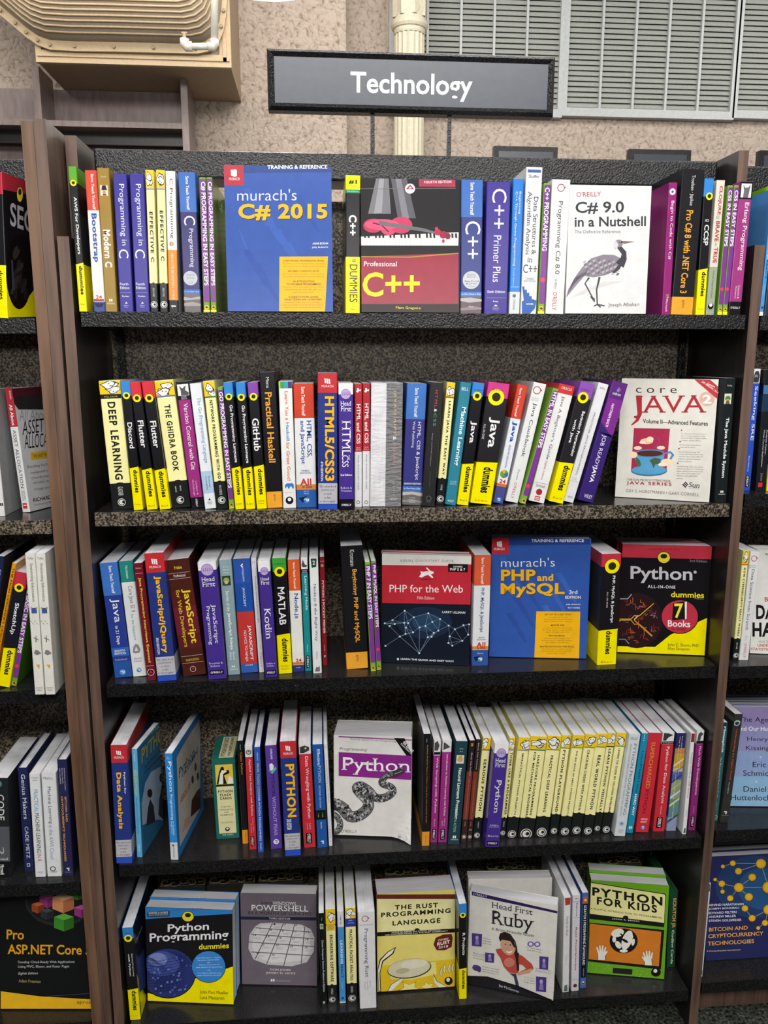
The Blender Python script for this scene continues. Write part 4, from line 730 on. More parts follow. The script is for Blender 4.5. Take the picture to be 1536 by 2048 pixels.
bk(2, 1122, 1264, 1262, 1402, 205, '#e2e2e2', [bd(-INF, 300, '#c93636'), H('ORACLE', 240, 262, .18, .84, W_, ''), V("Java A Beginner's Guide", 320, 875, .32, .58, '#3c3e42', ''), V('Eighth Edition', 890, 1055, .36, .52, '#b85a60', 's'), rc(1080, 1083, .1, .9, '#888888'), H('Schildt', 1095, 1118, .2, .82, '#33363a', ''), dc(1158, .5, .2, '#a03038'), rc(1195, 1232, .32, .66, '#c04040'), rc(1205, 1212, .36, .62, W_), rc(1218, 1224, .36, .62, W_)], 'leaning white spine with a red top block, second shelf')
C(1120, 720, 3.692)
bk(2, -88, 22, 1064, 156, 158, '#222126', dum('#8a50b0', 'Beginning Programming', 375, 705, 282, 765, 780, 962, 'Burd', 1012, 1026, (.56, .82), .42, '#8a7a20', [V('with Java', 442, 615, .2, .44, W_), H('5th Edition', 215, 228, .12, .8, '#4a2a6a', 'q')]), 'leaning black spine with purple top and yellow foot, second shelf')
bk(2, 18, 98, 1058, 287, 165, '#dcdde0', [H('XIAO', 202, 216, .22, .7, '#3a3c40', ''), V('PRACTICAL JAVA PROGRAMMING', 390, 848, .34, .56, '#3c3e44', ''), H('FOR IOT,', 868, 876, .2, .7, '#b88a8a', 'q'), H('AI, AND', 880, 888, .24, .66, '#b88a8a', 'q'), H('BLOCKCHAIN', 892, 900, .1, .8, '#b88a8a', 'q'), H('WILEY', 1004, 1018, .26, .8, '#6a6e74', 's')], 'leaning plain white spine with thin dark capitals left of the purple one')
bk(2, 124, 244, 1058, 391, 150, '#38256e', [bd(-INF, 290, '#5a2a78'), rc(290, 540, 0, 1, '#7a2c8a'), up([(0, 470), (1, 560), (1, 545), (0, 540)], '#38256e'), up([(.4, 232), (.5, 200), (.56, 235)], '#3aa0d8'), up([(.5, 200), (.7, 215), (.56, 240)], '#c83a60'), H('mthree', 240, 262, .22, .74, W_, ''), V('HAYTHEM BALTI', 325, 495, .36, .52, '#f0e0f4'), V('JOB READY', 555, 795, .3, .62, '#e6dcf2', ''), V('JAVA', 788, 905, .3, .62, W_, 'B'), H('WILEY', 992, 1018, .3, .84, W_, 's')], 'leaning purple and violet spine resting against the coffee cup cover')
it = [tx('c o r e', 560, 242, 862, 246, 38, '#3a3636', ''), tx('JAVA', 545, 430, 1080, 430, 165, '#ab2f3c', 's'), pg([(560, 262), (605, 262), (605, 400), (580, 450), (530, 485), (525, 478), (560, 440), (572, 400)], '#ab2f3c'), el(1085, 288, 56, 54, '#dcae9c'), tx('2', 1052, 322, 1118, 322, 66, '#f4f0ec', 'B'), tx('Volume II\u2014Advanced Features', 612, 466, 1092, 486, 32, '#1f1e20', 'b')]
it += [pg([(990, 142), (1110, 146), (1172, 196), (1170, 288)], '#b53a40'), tx('Covers', 1086, 178, 1140, 206, 14, '#f0dcd8', 'bo'), tx('J2SE VERSIONS 1.3/1.4', 1042, 166, 1162, 252, 15, '#f0dcd8', 'bo')]
it += [pg([(546, 502), (812, 508), (786, 826), (524, 822)], '#a83050'), el(640, 600, 48, 22, '#e6c8a0'), el(665, 585, 26, 20, '#efdcc0'), el(610, 610, 24, 10, '#f2e0c8'), el(745, 648, 30, 14, '#efdcc0'), el(575, 650, 30, 14, '#f0dcbc'), ln([(690, 560), (730, 580), (735, 610), (700, 640), (680, 680)], 5, '#8a4a8a'), el(658, 818, 134, 40, '#3a7aa8'), el(658, 812, 128, 34, '#5a9ec8'), ln([(775, 690), (815, 680), (835, 700), (810, 740), (770, 760)], [14, 16, 18, 16, 14], '#4a86b8'), pg([(552, 690), (560, 750), (590, 795), (625, 812), (700, 812), (735, 795), (765, 745), (772, 690)], '#5aa0cc'), el(662, 690, 112, 30, '#4a8cc0'), el(662, 690, 98, 22, '#5a2c22'), pg([(560, 715), (590, 740), (600, 780), (580, 790), (560, 760)], '#4a6a4a'), pg([(660, 740), (700, 720), (745, 730), (735, 770), (705, 770), (690, 800), (680, 770)], '#4a6048'), el(790, 755, 45, 26, '#efd8b4'), el(760, 772, 35, 14, '#f2e2c8'), el(540, 700, 32, 24, '#f0dcbc')]
body = [(895, 548, 1082, ['The experienced developer\'s advanced', 'guide to the Java 2 platform\u2014fully', 'updated for J2SE 1.3 release and JDK', '1.4 release, Standard Edition']), (884, 632, 1050, ['Even more robust, real-world code', 'samples than ever before!']), (876, 684, 1060, ['New and revamped coverage: XML,', 'security, networking, multithreading,', 'collections, remote objects, JDBC API,', 'JavaBeans component architecture,', 'Swing, and much more']), (866, 792, 1060, ['CD-ROM includes all the code examples,', 'Forte for Java, Release 3.0, Community', 'Edition; and the current version of the', 'Java 2 SDK, Standard Edition for', 'Windows, Solaris (SPARC/x86),', 'and Linux'])]
for x0, y0, x1, rows in body:
    for k, s in enumerate(rows): it.append(tx(s, x0 - k * 1.2, y0 + k * 17, x0 - k * 1.2 + (x1 - x0) * min(1, len(s) / 36), y0 + k * 17 + 4, 10, '#5a5656', 'q'))
    it.append(pg([(x0 - 6, y0 - 34), (x0 + 12, y0 - 34), (x0 + 3, y0 - 22)], '#a83a40'))
it += [tx('THE SUN MICROSYSTEMS PRESS', 495, 890, 815, 902, 16, '#6a4a4a', ''), tx('JAVA SERIES', 492, 924, 824, 936, 30, '#a02c38', 'bt'), tx('CAY S. HORSTMANN \u2022 GARY CORNELL', 488, 974, 1028, 1006, 22, '#7a7674', ''), pg([(902, 918), (926, 896), (948, 920), (926, 944)], '#2a2a3a'), ln([(910, 910), (934, 936)], 3, '#e4e2da'), ln([(918, 902), (942, 928)], 3, '#e4e2da'), tx('Sun', 950, 938, 1030, 946, 38, '#2a2a3a', 'is'), tx('microsystems', 952, 952, 1026, 957, 7, '#5a5a5a', 'q')]
bk(2, 1150, 1230, 1046, 1218, 135, '#1b2224', [H('Parlog', 182, 198, .28, .7, '#c8c8c8', 'q'), rc(248, 325, .08, .72, '#d8d2b8'), dc(285, .4, .24, '#4a7a4a'), dc(300, .4, .16, '#c09a78'), up([(.2, 325), (.28, 300), (.52, 300), (.62, 325)], '#6a5a3a'), V('The Java Module System', 425, 870, .3, .66, '#f0f0ee', 'b'), rc(965, 980, .36, .48, W_), rc(965, 980, .52, .64, W_), H('MANNING', 986, 996, .2, .8, '#d8d8d8', 'q')], 'black spine with white lettering at the right end of the second shelf', y=.012)
fo(2, (405, 1012), (1100, 1056), (455, 135), 2, .021, '#dedbd2', it, 'cream face-out book showing a blue coffee cup with clouds', '#8a8890', raise_=0)
# ================================================================ MIDDLE SHELF
C(190, 1040, 4.389)
bk(3, 174, 328, 1385, 36, 382, '#2c3f92', [bd(-INF, 662, '#3f74c4'), V('Sams Teach Yourself', 402, 645, .5, .68, W_), V('Java', 690, 900, .3, .84, '#eef0f6', ''), V('in 21 Days', 930, 1092, .36, .6, W_, 'b'), bd(1120, 1195, '#2f66b8'), H('EIGHTH', 1138, 1156, .2, .78, W_, 'b'), H('EDITION', 1162, 1180, .18, .82, W_, 'b'), H('Cadenhead', 1215, 1232, .14, .84, '#b8c4e4', ''), bd(1240, INF, '#2c56a4')] + pear(1335, .18, '#4a96d0'), 'wide blue spine with lighter blue top, leftmost on the middle shelf')
bk(3, 334, 455, 1374, 206, 366, '#dfe2e2', [bd(-INF, 545, '#27867c'), V('Horstmann', 402, 512, .42, .62, '#d8ecea', ''), V('Core Java SE 9', 578, 808, .36, .76, '#5a6068', ''), V('for the Impatient', 825, 1055, .36, .6, '#3a8a80', ''), up([(.2, 1160), (.3, 1110), (.5, 1085), (.7, 1100), (.8, 1140), (.7, 1165), (.4, 1170)], '#8a8a8c'), up([(.35, 1150), (.5, 1110), (.62, 1150)], '#d8d8d8'), H('Second', 1205, 1222, .24, .78, '#5a5e64', ''), H('Edition', 1230, 1246, .24, .78, '#5a5e64', '')] + pear(1316, .18), 'white spine with green top block, second on the middle shelf')
bk(3, 460, 540, 1410, 336, 382, '#6e1a28', [H('Markham', 416, 428, .2, .8, '#d8b8bc', 'q'), rc(466, 470, .1, .9, '#c8a0a0'), V('Java Programming Interviews Exposed', 505, 1250, .3, .66, '#e6c832', 'b'), rc(1278, 1282, .08, .92, '#c8a0a0'), rg(1336, .5, .4, '#d8c8c8', .14), dc(1336, .5, .3, '#3a1018'), up([(.28, 1345), (.5, 1316), (.72, 1345)], '#b03040')] + [dc(560 + 38 * k, .8, .05, '#521018') for k in range(16)], 'narrow dark red spine with yellow lettering, middle shelf')
bk(3, 550, 718, 1416, 429, 296, '#28387c', mur(460, 'JavaScript/jQuery', 492, 1168, (.36, .74), 338, 388, 1200, 1360, 1362, V('3RD EDITION', 1030, 1175, .16, .28, W_)), 'tall navy spine with red top and yellow lettering, left part of the middle shelf', dep=.2)
bk(3, 776, 982, 1372, 613, 358, '#4a231c', [H('Frisbie', 404, 430, .34, .66, '#d8c040', 'b'), rc(462, 466, .06, .96, '#b89a90'), H('Professional', 474, 500, .26, .76, W_, 's'), rc(512, 516, .06, .96, '#b89a90'), V('JavaScript', 608, 1085, .48, .86, '#ecd22c', 'b'), V('for Web Developers', 612, 1110, .2, .42, '#ecd22c', ''), bd(620, 1120, '#5a2222'), bd(760, 1000, '#6c2430'), rc(1188, 1192, .04, .96, '#b89a90'), H('FOURTH EDITION', 1215, 1235, .22, .78, '#d8c040', ''), rc(1248, 1252, .04, .96, '#b89a90'), rg(1306, .46, .13, '#d8c8c0', .14), dc(1306, .46, .1, '#30181a'), up([(.38, 1312), (.46, 1286), (.54, 1312)], '#a02c38')], 'very wide brown spine with yellow lettering, middle shelf')
bk(3, 996, 1155, 1400, 898, 378, '#45308a', hf(440, 'JavaScript', 742, 1085, (.5, .78), 500, 538, 585, 1336, 'Freeman &', 1246, 1264, second=('Programming', 752, 1095, .2, .44)) + [H('Robson', 1270, 1288, .2, .7, '#d8d4e6', 'q')], 'purple spine with pale brain, left of the grey-green one on the middle shelf')
bk(3, 1168, 1275, 1360, 1087, 352, '#8ba3a8', [H('Resig', 406, 418, .3, .7, '#dfe8e8', 'q'), H('Bibeault', 430, 442, .26, .76, '#dfe8e8', 'q'), H('Maras', 456, 468, .3, .7, '#dfe8e8', 'q'), rc(490, 575, .14, .82, '#38452a'), dc(530, .48, .24, '#98a468'), dc(548, .46, .14, '#c8b888'), V('Secrets of the', 622, 800, .34, .62, '#f0f4f2', ''), V('JavaScript Ninja', 815, 1138, .32, .62, '#f0f4f2', 'b'), V('Second', 1158, 1225, .54, .7, '#f0f4f2', ''), V('Edition', 1162, 1228, .28, .44, '#f0f4f2', ''), rc(1278, 1292, .36, .48, W_), rc(1278, 1292, .52, .64, W_), H('MANNING', 1304, 1318, .2, .82, '#e0e8e8', 'q')], 'pale grey-green spine with white lettering, middle shelf')
bk(3, 1284, 1434, 1342, 1207, 345, '#2f55a8', [bd(555, 805, '#2450a4'), V('sitepoint', 415, 540, .46, .62, '#c8d8f0', ''), up([(.42, 400), (.54, 380), (.58, 392), (.5, 402), (.58, 412), (.5, 416)], W_), V('JAVASCRIPT', 592, 760, .4, .58, W_, ''), bd(805, 1262, '#c43a38'), V('JAVASCRIPT', 925, 1232, .56, .78, W_, 'b'), V('NOVICE TO NINJA', 970, 1240, .28, .48, W_, ''), H('JONES', 1268, 1282, .28, .72, W_, ''), bd(1262, INF, '#3460b0')], 'spine half blue half red with white lettering, middle shelf')
C(480, 1040, 4.389)
bk(3, 168, 214, 1338, 94, 335, '#dadbe2', ring(372, .5, .26) + [V('Multithreaded JavaScript', 495, 900, .4, .72, '#4a4c54', ''), V('Hunter II & English', 990, 1140, .46, .6, '#8a8c94', 'q'), V("O'REILLY", 1160, 1290, .4, .7, '#b83a54', '')], 'thin white spine with small red ring, left of a purple brain spine')
bk(3, 224, 330, 1382, 153, 365, '#45308a', hf(452, 'Kotlin', 775, 1045, (.26, .8), 502, 530, 568, 1338, 'Griffiths &', 1252, 1266) + [H('Griffiths', 1274, 1286, .14, .8, '#d8d4e6', 'q')], 'purple spine with pale brain, beside the black spine with green top')
bk(3, 340, 460, 1350, 279, 338, K_, dum('#3c9a3c', 'MATLAB', 590, 920, 456, 1010, 1040, 1245, 'Mueller', 1272, 1288, (.28, .78), .5, '#8a8a20', [H('2nd Edition', 378, 390, .14, .86, '#1a4a1a', 'q'), H('Sizemore', 1296, 1312, .18, .8, '#8a8a20', 'q')]), 'black spine with green top and yellow foot, middle shelf')
bk(3, 464, 568, 1334, 416, 350, '#e2e2dc', [bd(-INF, 620, '#d85a2c'), V('Sams Teach Yourself', 372, 605, .44, .62, W_), V('Node.js', 645, 865, .32, .76, '#2c4690', 'b'), H('24', 1216, 1246, .3, .8, '#c02a2a', 'B'), bd(1248, 1270, '#c87a3a'), bd(1272, INF, '#2c3a78'), H('Ornbo', 1288, 1300, .3, .7, W_, 'q')], 'white spine with orange top and dark blue lettering, right of the green-topped black one')
bk(3, 572, 632, 1326, 531, 330, '#1f8a90', [bd(-INF, 430, '#e4e4e4'), up([(.1, 400), (.3, 345), (.6, 390), (.95, 400), (.8, 412), (.3, 414)], '#4a4a50'), rc(432, 468, 0, 1, '#17171b'), H('SECOND', 440, 450, .16, .86, W_, 'q'), H('EDITION', 455, 465, .16, .86, W_, 'q'), V('Learning Node', 488, 790, .36, .8, '#e8f2f2', 's'), V('Powers', 1095, 1160, .42, .6, '#cfe6e8', 's')] + orl(1188, 1300), 'narrow teal spine with a black and white picture on top, middle shelf')
bk(3, 642, 720, 1346, 606, 335, '#dcdfe0', [up([(.18, 338), (.84, 338), (.78, 410), (.26, 420)], '#1f4a34'), H('2', 356, 392, .38, .64, W_, 'b'), V('Node.js 8 the Right Way', 560, 1065, .32, .68, '#4a4e54', 's'), V('Wilson', 1150, 1222, .44, .6, '#5a5e64', 's'), up([(.2, 1330), (.4, 1285), (.6, 1295), (.8, 1280), (.78, 1330)], '#6a6e72')], 'white spine with dark green numbered tab, middle shelf')
bk(3, 726, 770, 1278, 697, 326, '#8a2028', [dc(400, .5, .3, '#b8a070'), H('3RD PRIMER', 358, 368, .1, .9, '#d8b0b0', 'q'), V('PYTHON 3 POCKET PRIMER', 530, 995, .34, .74, '#f0dede', 'b'), V('PARKER', 1095, 1150, .4, .6, '#d8b0b0', 'q'), rc(1180, 1215, .3, .7, '#3a2a58'), H('M', 1186, 1206, .36, .64, W_)], 'narrow dark red spine at the edge of the dark gap, middle shelf', side='#3a1218')
bk(3, 936, 1128, 1308, 881, 232, '#1a1a1d', apr(1160, 'Beginning PHP and MySQL', 432, 1075, (.42, .68), 'Kromann', 262, 405), 'tall black spine with orange lettering standing alone in the gap, middle shelf', dep=.175)
bk(3, 1148, 1195, 1328, 1096, 372, '#7aa63a', easy('PHP 7 IN EASY STEPS', 408, 868, 392, 1252, 1298, (.06, .98)), 'thin green and purple spine, left one of the pair beside the red rabbit cover')
bk(3, 1199, 1243, 1316, 1150, 362, '#7aa63a', easy('PHP & MySQL IN EASY STEPS', 395, 940, 376, 1240, 1286, (.06, .98), badge=1135), 'thin green and purple spine, right one of the pair beside the red rabbit cover')
C(740, 1040, 4.389)
it = [pg([(106, 295), (892, 302), (891, 408), (106, 394)], '#dcdad4'), pg([(106, 394), (680, 402), (690, 384), (891, 390), (883, 742), (106, 728)], '#b92c3a'), tx('VISUAL', 264, 368, 384, 368, 22, '#4a4a4c', 't'), tx('QUICKSTART', 398, 368, 612, 369, 22, '#b03040', 't'), tx('GUIDE', 628, 370, 732, 371, 22, '#4a4a4c', 't'), pg([(686, 386), (858, 388), (858, 460), (686, 456)], '#17161a'), tx('COVERS', 730, 416, 812, 417, 14, W_, 'b'), tx('PHP 5 & 7', 702, 444, 836, 446, 22, W_, 'b'), pg([(430, 498), (450, 470), (440, 450), (470, 455), (500, 448), (520, 455), (490, 420), (500, 415), (530, 445), (560, 455), (558, 470), (535, 475), (556, 505), (545, 510), (510, 482), (480, 490), (455, 505)], '#eeeaea'), el(490, 520, 48, 6, '#8a1c2a'), tx('PHP for the Web', 172, 634, 815, 638, 66, '#f2e8e8', ''), tx('Fifth Edition', 416, 696, 564, 698, 26, '#eccfd2', '')]
rr = random.Random(3); P = [(305, 796), (512, 818), (385, 852), (198, 878), (130, 906), (218, 912), (172, 930), (300, 902), (335, 904), (548, 894), (486, 930), (615, 868), (690, 926), (745, 958), (600, 970), (435, 942), (316, 944), (312, 998), (262, 1022), (378, 985), (508, 1028), (540, 1024), (560, 990), (688, 1078), (722, 1102), (810, 1060), (862, 1006), (820, 922), (432, 1168), (136, 1104), (700, 1020), (870, 915)]
it += [pg([(106, 728), (883, 742), (870, 1285), (97, 1250)], '#161c2a'), el(480, 900, 240, 140, '#1c2a40'), el(500, 900, 130, 80, '#26405c')]
for a in range(len(P)):
    near = sorted(range(len(P)), key=lambda q: (P[q][0] - P[a][0]) ** 2 + (P[q][1] - P[a][1]) ** 2)[1:5]
    for q in near:
        if q > a or rr.random() < .3: it.append(ln([P[a], P[q]], 2.2, '#7d93a8'))
for a, q in ((28, 18), (28, 15), (28, 20), (28, 22), (28, 16), (29, 18), (23, 24), (23, 30)): it.append(ln([P[a], P[q]], 2.4, '#8aa0b4'))
it += [el(x, y, 9, 8, '#a8c0d4') for x, y in P] + [el(x, y, 5, 4, '#e0eaf2') for x, y in P]
it += [tx('LARRY ULLMAN', 634, 816, 836, 822, 20, '#d8dce4', 'b'), tx('LEARN THE QUICK AND EASY WAY!', 270, 1228, 734, 1250, 18, '#eceef0', 'b'), el(246, 1220, 10, 10, '#d8d8d8')]
r = fo(3, (96, 1252), (870, 1284), (105, 294), 2, .020, '#161c2a', it, 'face-out book with white rabbit on red above a dark web of dots', '#b92c3a')
copy_behind(r, .021, 'second copy standing right behind the red rabbit cover', dx=-.0035)
bk(3, 892, 1036, 1280, 920, 310, '#dcdee2', [bd(-INF, 575, '#cf5a3a'), V('Sams Teach Yourself', 330, 562, .42, .58, W_), V('PHP, MySQL & JavaScript', 595, 985, .38, .64, '#44558a', 'b'), H('SIXTH', 1026, 1038, .36, .72, '#44558a'), H('EDITION', 1044, 1056, .3, .8, '#44558a'), H('All', 1072, 1116, .24, .8, '#c83a2c', 'B'), bd(1108, 1138, '#d8883c'), H('in One', 1112, 1132, .3, .78, '#6a2c20', 'b'), bd(1140, INF, '#35539a'), up([(.1, 1200), (.5, 1195), (.6, 1225), (.2, 1235)], '#16204a'), H('Meloni', 1164, 1176, .34, .68, W_, 'q')] + pear(1222, .15, '#3a9ab8'), 'white spine with orange-red top between the rabbit cover and the blue cover')
C(740, 1040, 4.389)
it = [pg([(1048, 152), (1220, 155), (1218, 302), (1050, 300)], '#b83038'), pg([(1220, 152), (1930, 150), (1930, 215), (1218, 222)], '#26428c')]
for k in range(9):
    x = 1130 + 62 * ((k * 4) % 9); y = 330 + 70 * k; it.append(pg([(x, y), (x + 55, y - 8), (x + 190, y + 250), (x + 170, y + 260)], ('#3c62b8', '#30509e')[k % 2]))
it += mlogo(0, 0, 0, 0)[:0] + [pg([(1112, 192), (1128, 192), (1130, 236), (1116, 228)], W_), pg([(1128, 186), (1144, 188), (1146, 238), (1132, 234)], W_), pg([(1144, 184), (1158, 188), (1160, 236), (1148, 238)], W_), tx('MURACH', 1088, 264, 1180, 264, 20, '#eeeeee', 's'), tx('TRAINING & REFERENCE', 1416, 195, 1878, 194, 28, '#e8e8ee', 'b'), tx("murach's", 1150, 412, 1622, 408, 78, '#f0f0f4', 'l')]
it += [tx('PHP', 1154, 538, 1458, 536, 100, '#3a3420', 'B'), tx('PHP', 1150, 534, 1454, 532, 98, '#f0b41c', 'B'), tx('and', 1466, 536, 1608, 536, 62, '#f0b41c', 'B'), tx('MySQL', 1152, 684, 1712, 684, 128, '#3a3420', 'B'), tx('MySQL', 1147, 680, 1708, 680, 126, '#f0b41c', 'B'), tx('3rd', 1748, 650, 1820, 650, 34, W_, 'b'), tx('EDITION', 1714, 690, 1850, 690, 24, W_, 'b'), tx('JOEL MURACH', 1720, 748, 1846, 748, 12, W_, 'b'), tx('RAY HARRIS', 1738, 776, 1842, 777, 12, W_, 'b')]
it += [pg([(1460, 802), (1845, 804), (1834, 1222), (1442, 1214)], '#efb31c')]
C2 = lambda x, y: ((1060 + x / 3.84 - 740) * 4.389, y * 4.389 / 3.84)
for a, y, t, b, st in ((112, 732, 'GET OFF TO A FAST START', 318, 'b'), (160, 814, 'MASTER PHP', 262, 'b'), (144, 896, 'MASTER MySQL', 270, 'b'), (76, 978, 'MASTER ADVANCED WEB SKILLS', 338, 'b'), (140, 752, 'by learning how to develop', 290, 'q'), (112, 768, 'PHP applications that get data from', 316, 'q'), (108, 784, 'MySQL databases...in just 6 chapters!', 318, 'q'), (96, 834, 'as you learn how to work with form data,', 324, 'q'), (92, 850, 'dates, arrays, sessions, cookies, functions,', 326, 'q'), (120, 866, 'objects, and regular expressions', 298, 'q'), (108, 914, 'as you learn how to design, create,', 310, 'q'), (92, 930, 'and query MySQL or MariaDB databases', 322, 'q'), (118, 946, 'and use PHP to work with them', 296, 'q'), (92, 996, 'like how to secure a website, prevent', 320, 'q'), (90, 1012, 'injection attacks, send email, upload files,', 320, 'q'), (132, 1028, 'process images, and more', 276, 'q')):
    A, B = C2(a, y), C2(b, y); it.append(tx(t, A[0], A[1], B[0], B[1], 14 if st == 'b' else 11, '#3a3420' if st == 'b' else '#5a4c20', st))
r = fo(3, (1046, 1206), (1896, 1224), (1049, 152), 2, .042, '#3358a8', it, 'large blue face-out book with yellow lettering on the middle shelf', '#26428c')
C(1060, 1040, 3.84)
bk(3, 514, 662, 1112, 553, 262, '#19181b', dum('#b53242', 'PHP, MySQL & JavaScript', 428, 790, 358, 848, 852, 1030, 'Blum', 1082, 1096, (.56, .74), .55, '#b05a20', [V('ALL-IN-ONE', 552, 672, .34, .42, W_, 't')], du=(.42, .66)), 'thick black spine with red top and yellow foot between two face-out covers', dep=.18)
it = [pg([(680, 184), (1412, 196), (1402, 302), (678, 285)], '#c03648'), tx('LEARNING MADE EASY', 908, 228, 1156, 232, 11, '#5a1620', 't'), el(1028, 288, 50, 46, '#1d1c1c'), el(1028, 288, 46, 42, '#f0e03a'), el(1028, 278, 26, 18, '#2a2a22'), tx('2nd Edition', 1224, 322, 1360, 327, 20, '#8a8a8e', ''), tx('Python', 772, 482, 1246, 494, 128, '#c8c8cc', 'b'), rg(0, 0, 0, W_) if 0 else el(1268, 400, 12, 12, '#b8b8bc'), tx('ALL-IN-ONE', 904, 522, 1116, 528, 24, '#e0e0e2', 'bt')]
it += [pg([(668, 968), (960, 975), (1080, 880), (1362, 752), (1340, 1046), (664, 1020)], YL), el(820, 768, 208, 216, '#17161a'), el(820, 768, 200, 208, '#2c1a1e')]
rr = random.Random(5)
for k in range(60):
    a = rr.random() * 6.28; q = 190 * math.sqrt(rr.random()); x, y = 820 + q * math.cos(a), 768 + q * math.sin(a)
    pts = [(x, y)]
    for j in range(3):
        dx, dy = rr.choice(((22, 0), (0, 22), (16, 16), (16, -16), (0, -22), (-22, 0))); pts.append((pts[-1][0] + dx, pts[-1][1] + dy))
    if all((p[0] - 820) ** 2 + (p[1] - 768) ** 2 < 185 ** 2 and p[0] > 690 for p in pts): it.append(ln(pts, 4, rr.choice(('#b0422c', '#8a2c28', '#c86a3a', '#5a6a8a', '#a08a50', '#7a3a2a'))))
it += [ln([(686, 776), (700, 768), (768, 768), (800, 735), (840, 735), (950, 640)], 7, '#d8b03a'), ln([(686, 760), (770, 760), (800, 800), (840, 800), (940, 890)], 7, '#c89a34'), ln([(800, 765), (830, 735)], 9, '#e8d060'), ln([(800, 768), (935, 892)], 9, '#d0862c'), ln([(690, 605), (750, 605), (780, 570)], 6, '#a8bcc8'), ln([(680, 915), (730, 915), (760, 950)], 6, '#7aa0c0')]
it += [el(1150, 742, 145, 132, '#17161a'), el(1150, 742, 139, 126, '#bc3448'), pg([(1100, 640), (1186, 624), (1190, 760), (1090, 770)], '#1d1a1c'), pg([(1188, 630), (1204, 625), (1202, 758), (1190, 762)], W_), tx('7', 1108, 754, 1176, 752, 112, '#f0e232', 'b'), tx('Books', 1058, 818, 1230, 824, 50, W_, 'b'), tx('in one!', 1088, 848, 1194, 850, 26, '#5a1620', ''), tx('dummies', 1082, 592, 1336, 600, 44, '#f0e030', 'b'), tx('A Wiley Brand', 1262, 608, 1332, 612, 8, '#d0c840', 'q'), tx('John C. Shovic, PhD', 1056, 974, 1294, 982, 30, '#4a4a18', ''), tx('Alan Simpson', 1056, 1002, 1224, 1008, 28, '#4a4a18', '')]
r = fo(3, (668, 1020), (1340, 1046), (680, 184), 2, .040, '#17161a', it, 'face-out black and yellow book with red top and circuit picture, middle shelf', '#c03648')
copy_behind(r, .0415, 'second copy standing right behind the circuit picture cover', dx=-.004)
# ================================================================ FOURTH SHELF
C(200, 1370, 4.389)
bk(4, 140, 282, 1556, 89, 530, '#28377e', mur(682, 'Data Analysis', 768, 1262, (.2, .58), 575, 612, 1360, 1508, 1510, V('Python for', 765, 958, .7, .84, W_)), 'navy spine with red top and yellow lettering, leftmost on the fourth shelf', dep=.2, y=.004)
bk(4, 322, 372, 1510, 276, 562, '#62b0d8', [V('SPEIGHT', 600, 670, .4, .6, '#e0f0f8', 'q'), V('BITE-SIZE PYTHON', 750, 972, .24, .74, '#c8d23c', 'b'), V('AN INTRODUCTION TO PYTHON PROGRAMMING', 990, 1315, .4, .6, '#1f4a6a', 'q'), V('WILEY', 1398, 1465, .4, .64, '#d8ecf4', 's')], 'light blue angled book with open cover showing two dark figures, fourth shelf', far=(560, 1215), side='#2f6f92', sideitems=[pg([(365, 1040), (395, 860), (450, 760), (560, 680), (600, 700), (600, 1120), (500, 1180), (372, 1230)], '#a9bcc8'), tx('BITE-SIZE', 395, 480, 545, 345, 40, '#b8b03c', 'b'), tx('PYTHON', 365, 690, 590, 430, 130, '#b8a83a', 'b'), tx('AN INTRODUCTION TO', 390, 745, 575, 535, 32, '#1d3a52', 'b'), tx('PYTHON PROGRAMMING', 390, 790, 585, 580, 32, '#1d3a52', 'b'), el(437, 950, 22, 38, '#2a2226'), pg([(405, 1240), (420, 1080), (440, 1000), (470, 1060), (485, 1200)], '#33343a'), el(545, 815, 24, 44, '#2a2226'), pg([(512, 1140), (520, 1000), (545, 870), (590, 900), (596, 1120)], '#3a3c44')])
bk(4, 620, 690, 1532, 564, 602, '#2f87d0', [H('David', 628, 638, .3, .6, '#cfe4f6', 'q'), H('Schneider', 642, 652, .22, .7, '#cfe4f6', 'q'), V('Python', 665, 940, .3, .84, '#f0f4f8', 's'), V('Programming', 958, 1185, .34, .74, '#e8f0f8', 's'), V('for the absolute', 1195, 1320, .56, .76, W_, 'i'), V('beginner', 1195, 1315, .3, .5, W_, 'i'), bd(1382, INF, '#d4d6d8'), dc(1408, .46, .16, '#4a6a9a'), V('CENGAGE', 1422, 1510, .38, .6, '#55657a', '')], 'blue angled book with pale cover standing in the gap, fourth shelf', far=(916, 1082), side='#2d79b8', sideitems=[pg([(672, 640), (720, 545), (870, 300), (880, 420), (880, 1080), (700, 1420)], '#b9b4aa'), tx('Python', 690, 850, 830, 640, 110, '#27406e', 's'), tx('PROGRAMMING', 735, 810, 860, 590, 50, '#27406e', 'b'), tx('CENGAGE', 735, 510, 808, 400, 30, '#6a7484', ''), tx('ABSOLUTE', 702, 1050, 795, 900, 60, '#b0603a', 'iB'), pg([(795, 1160), (805, 1010), (850, 930), (882, 900), (882, 1080)], '#4a2c26'), el(812, 830, 10, 36, '#3a3436'), el(838, 720, 10, 36, '#3a3436'), el(858, 800, 9, 32, '#3a3436'), pg([(720, 1300), (740, 1180), (790, 1140), (790, 1210)], '#b89a96')])
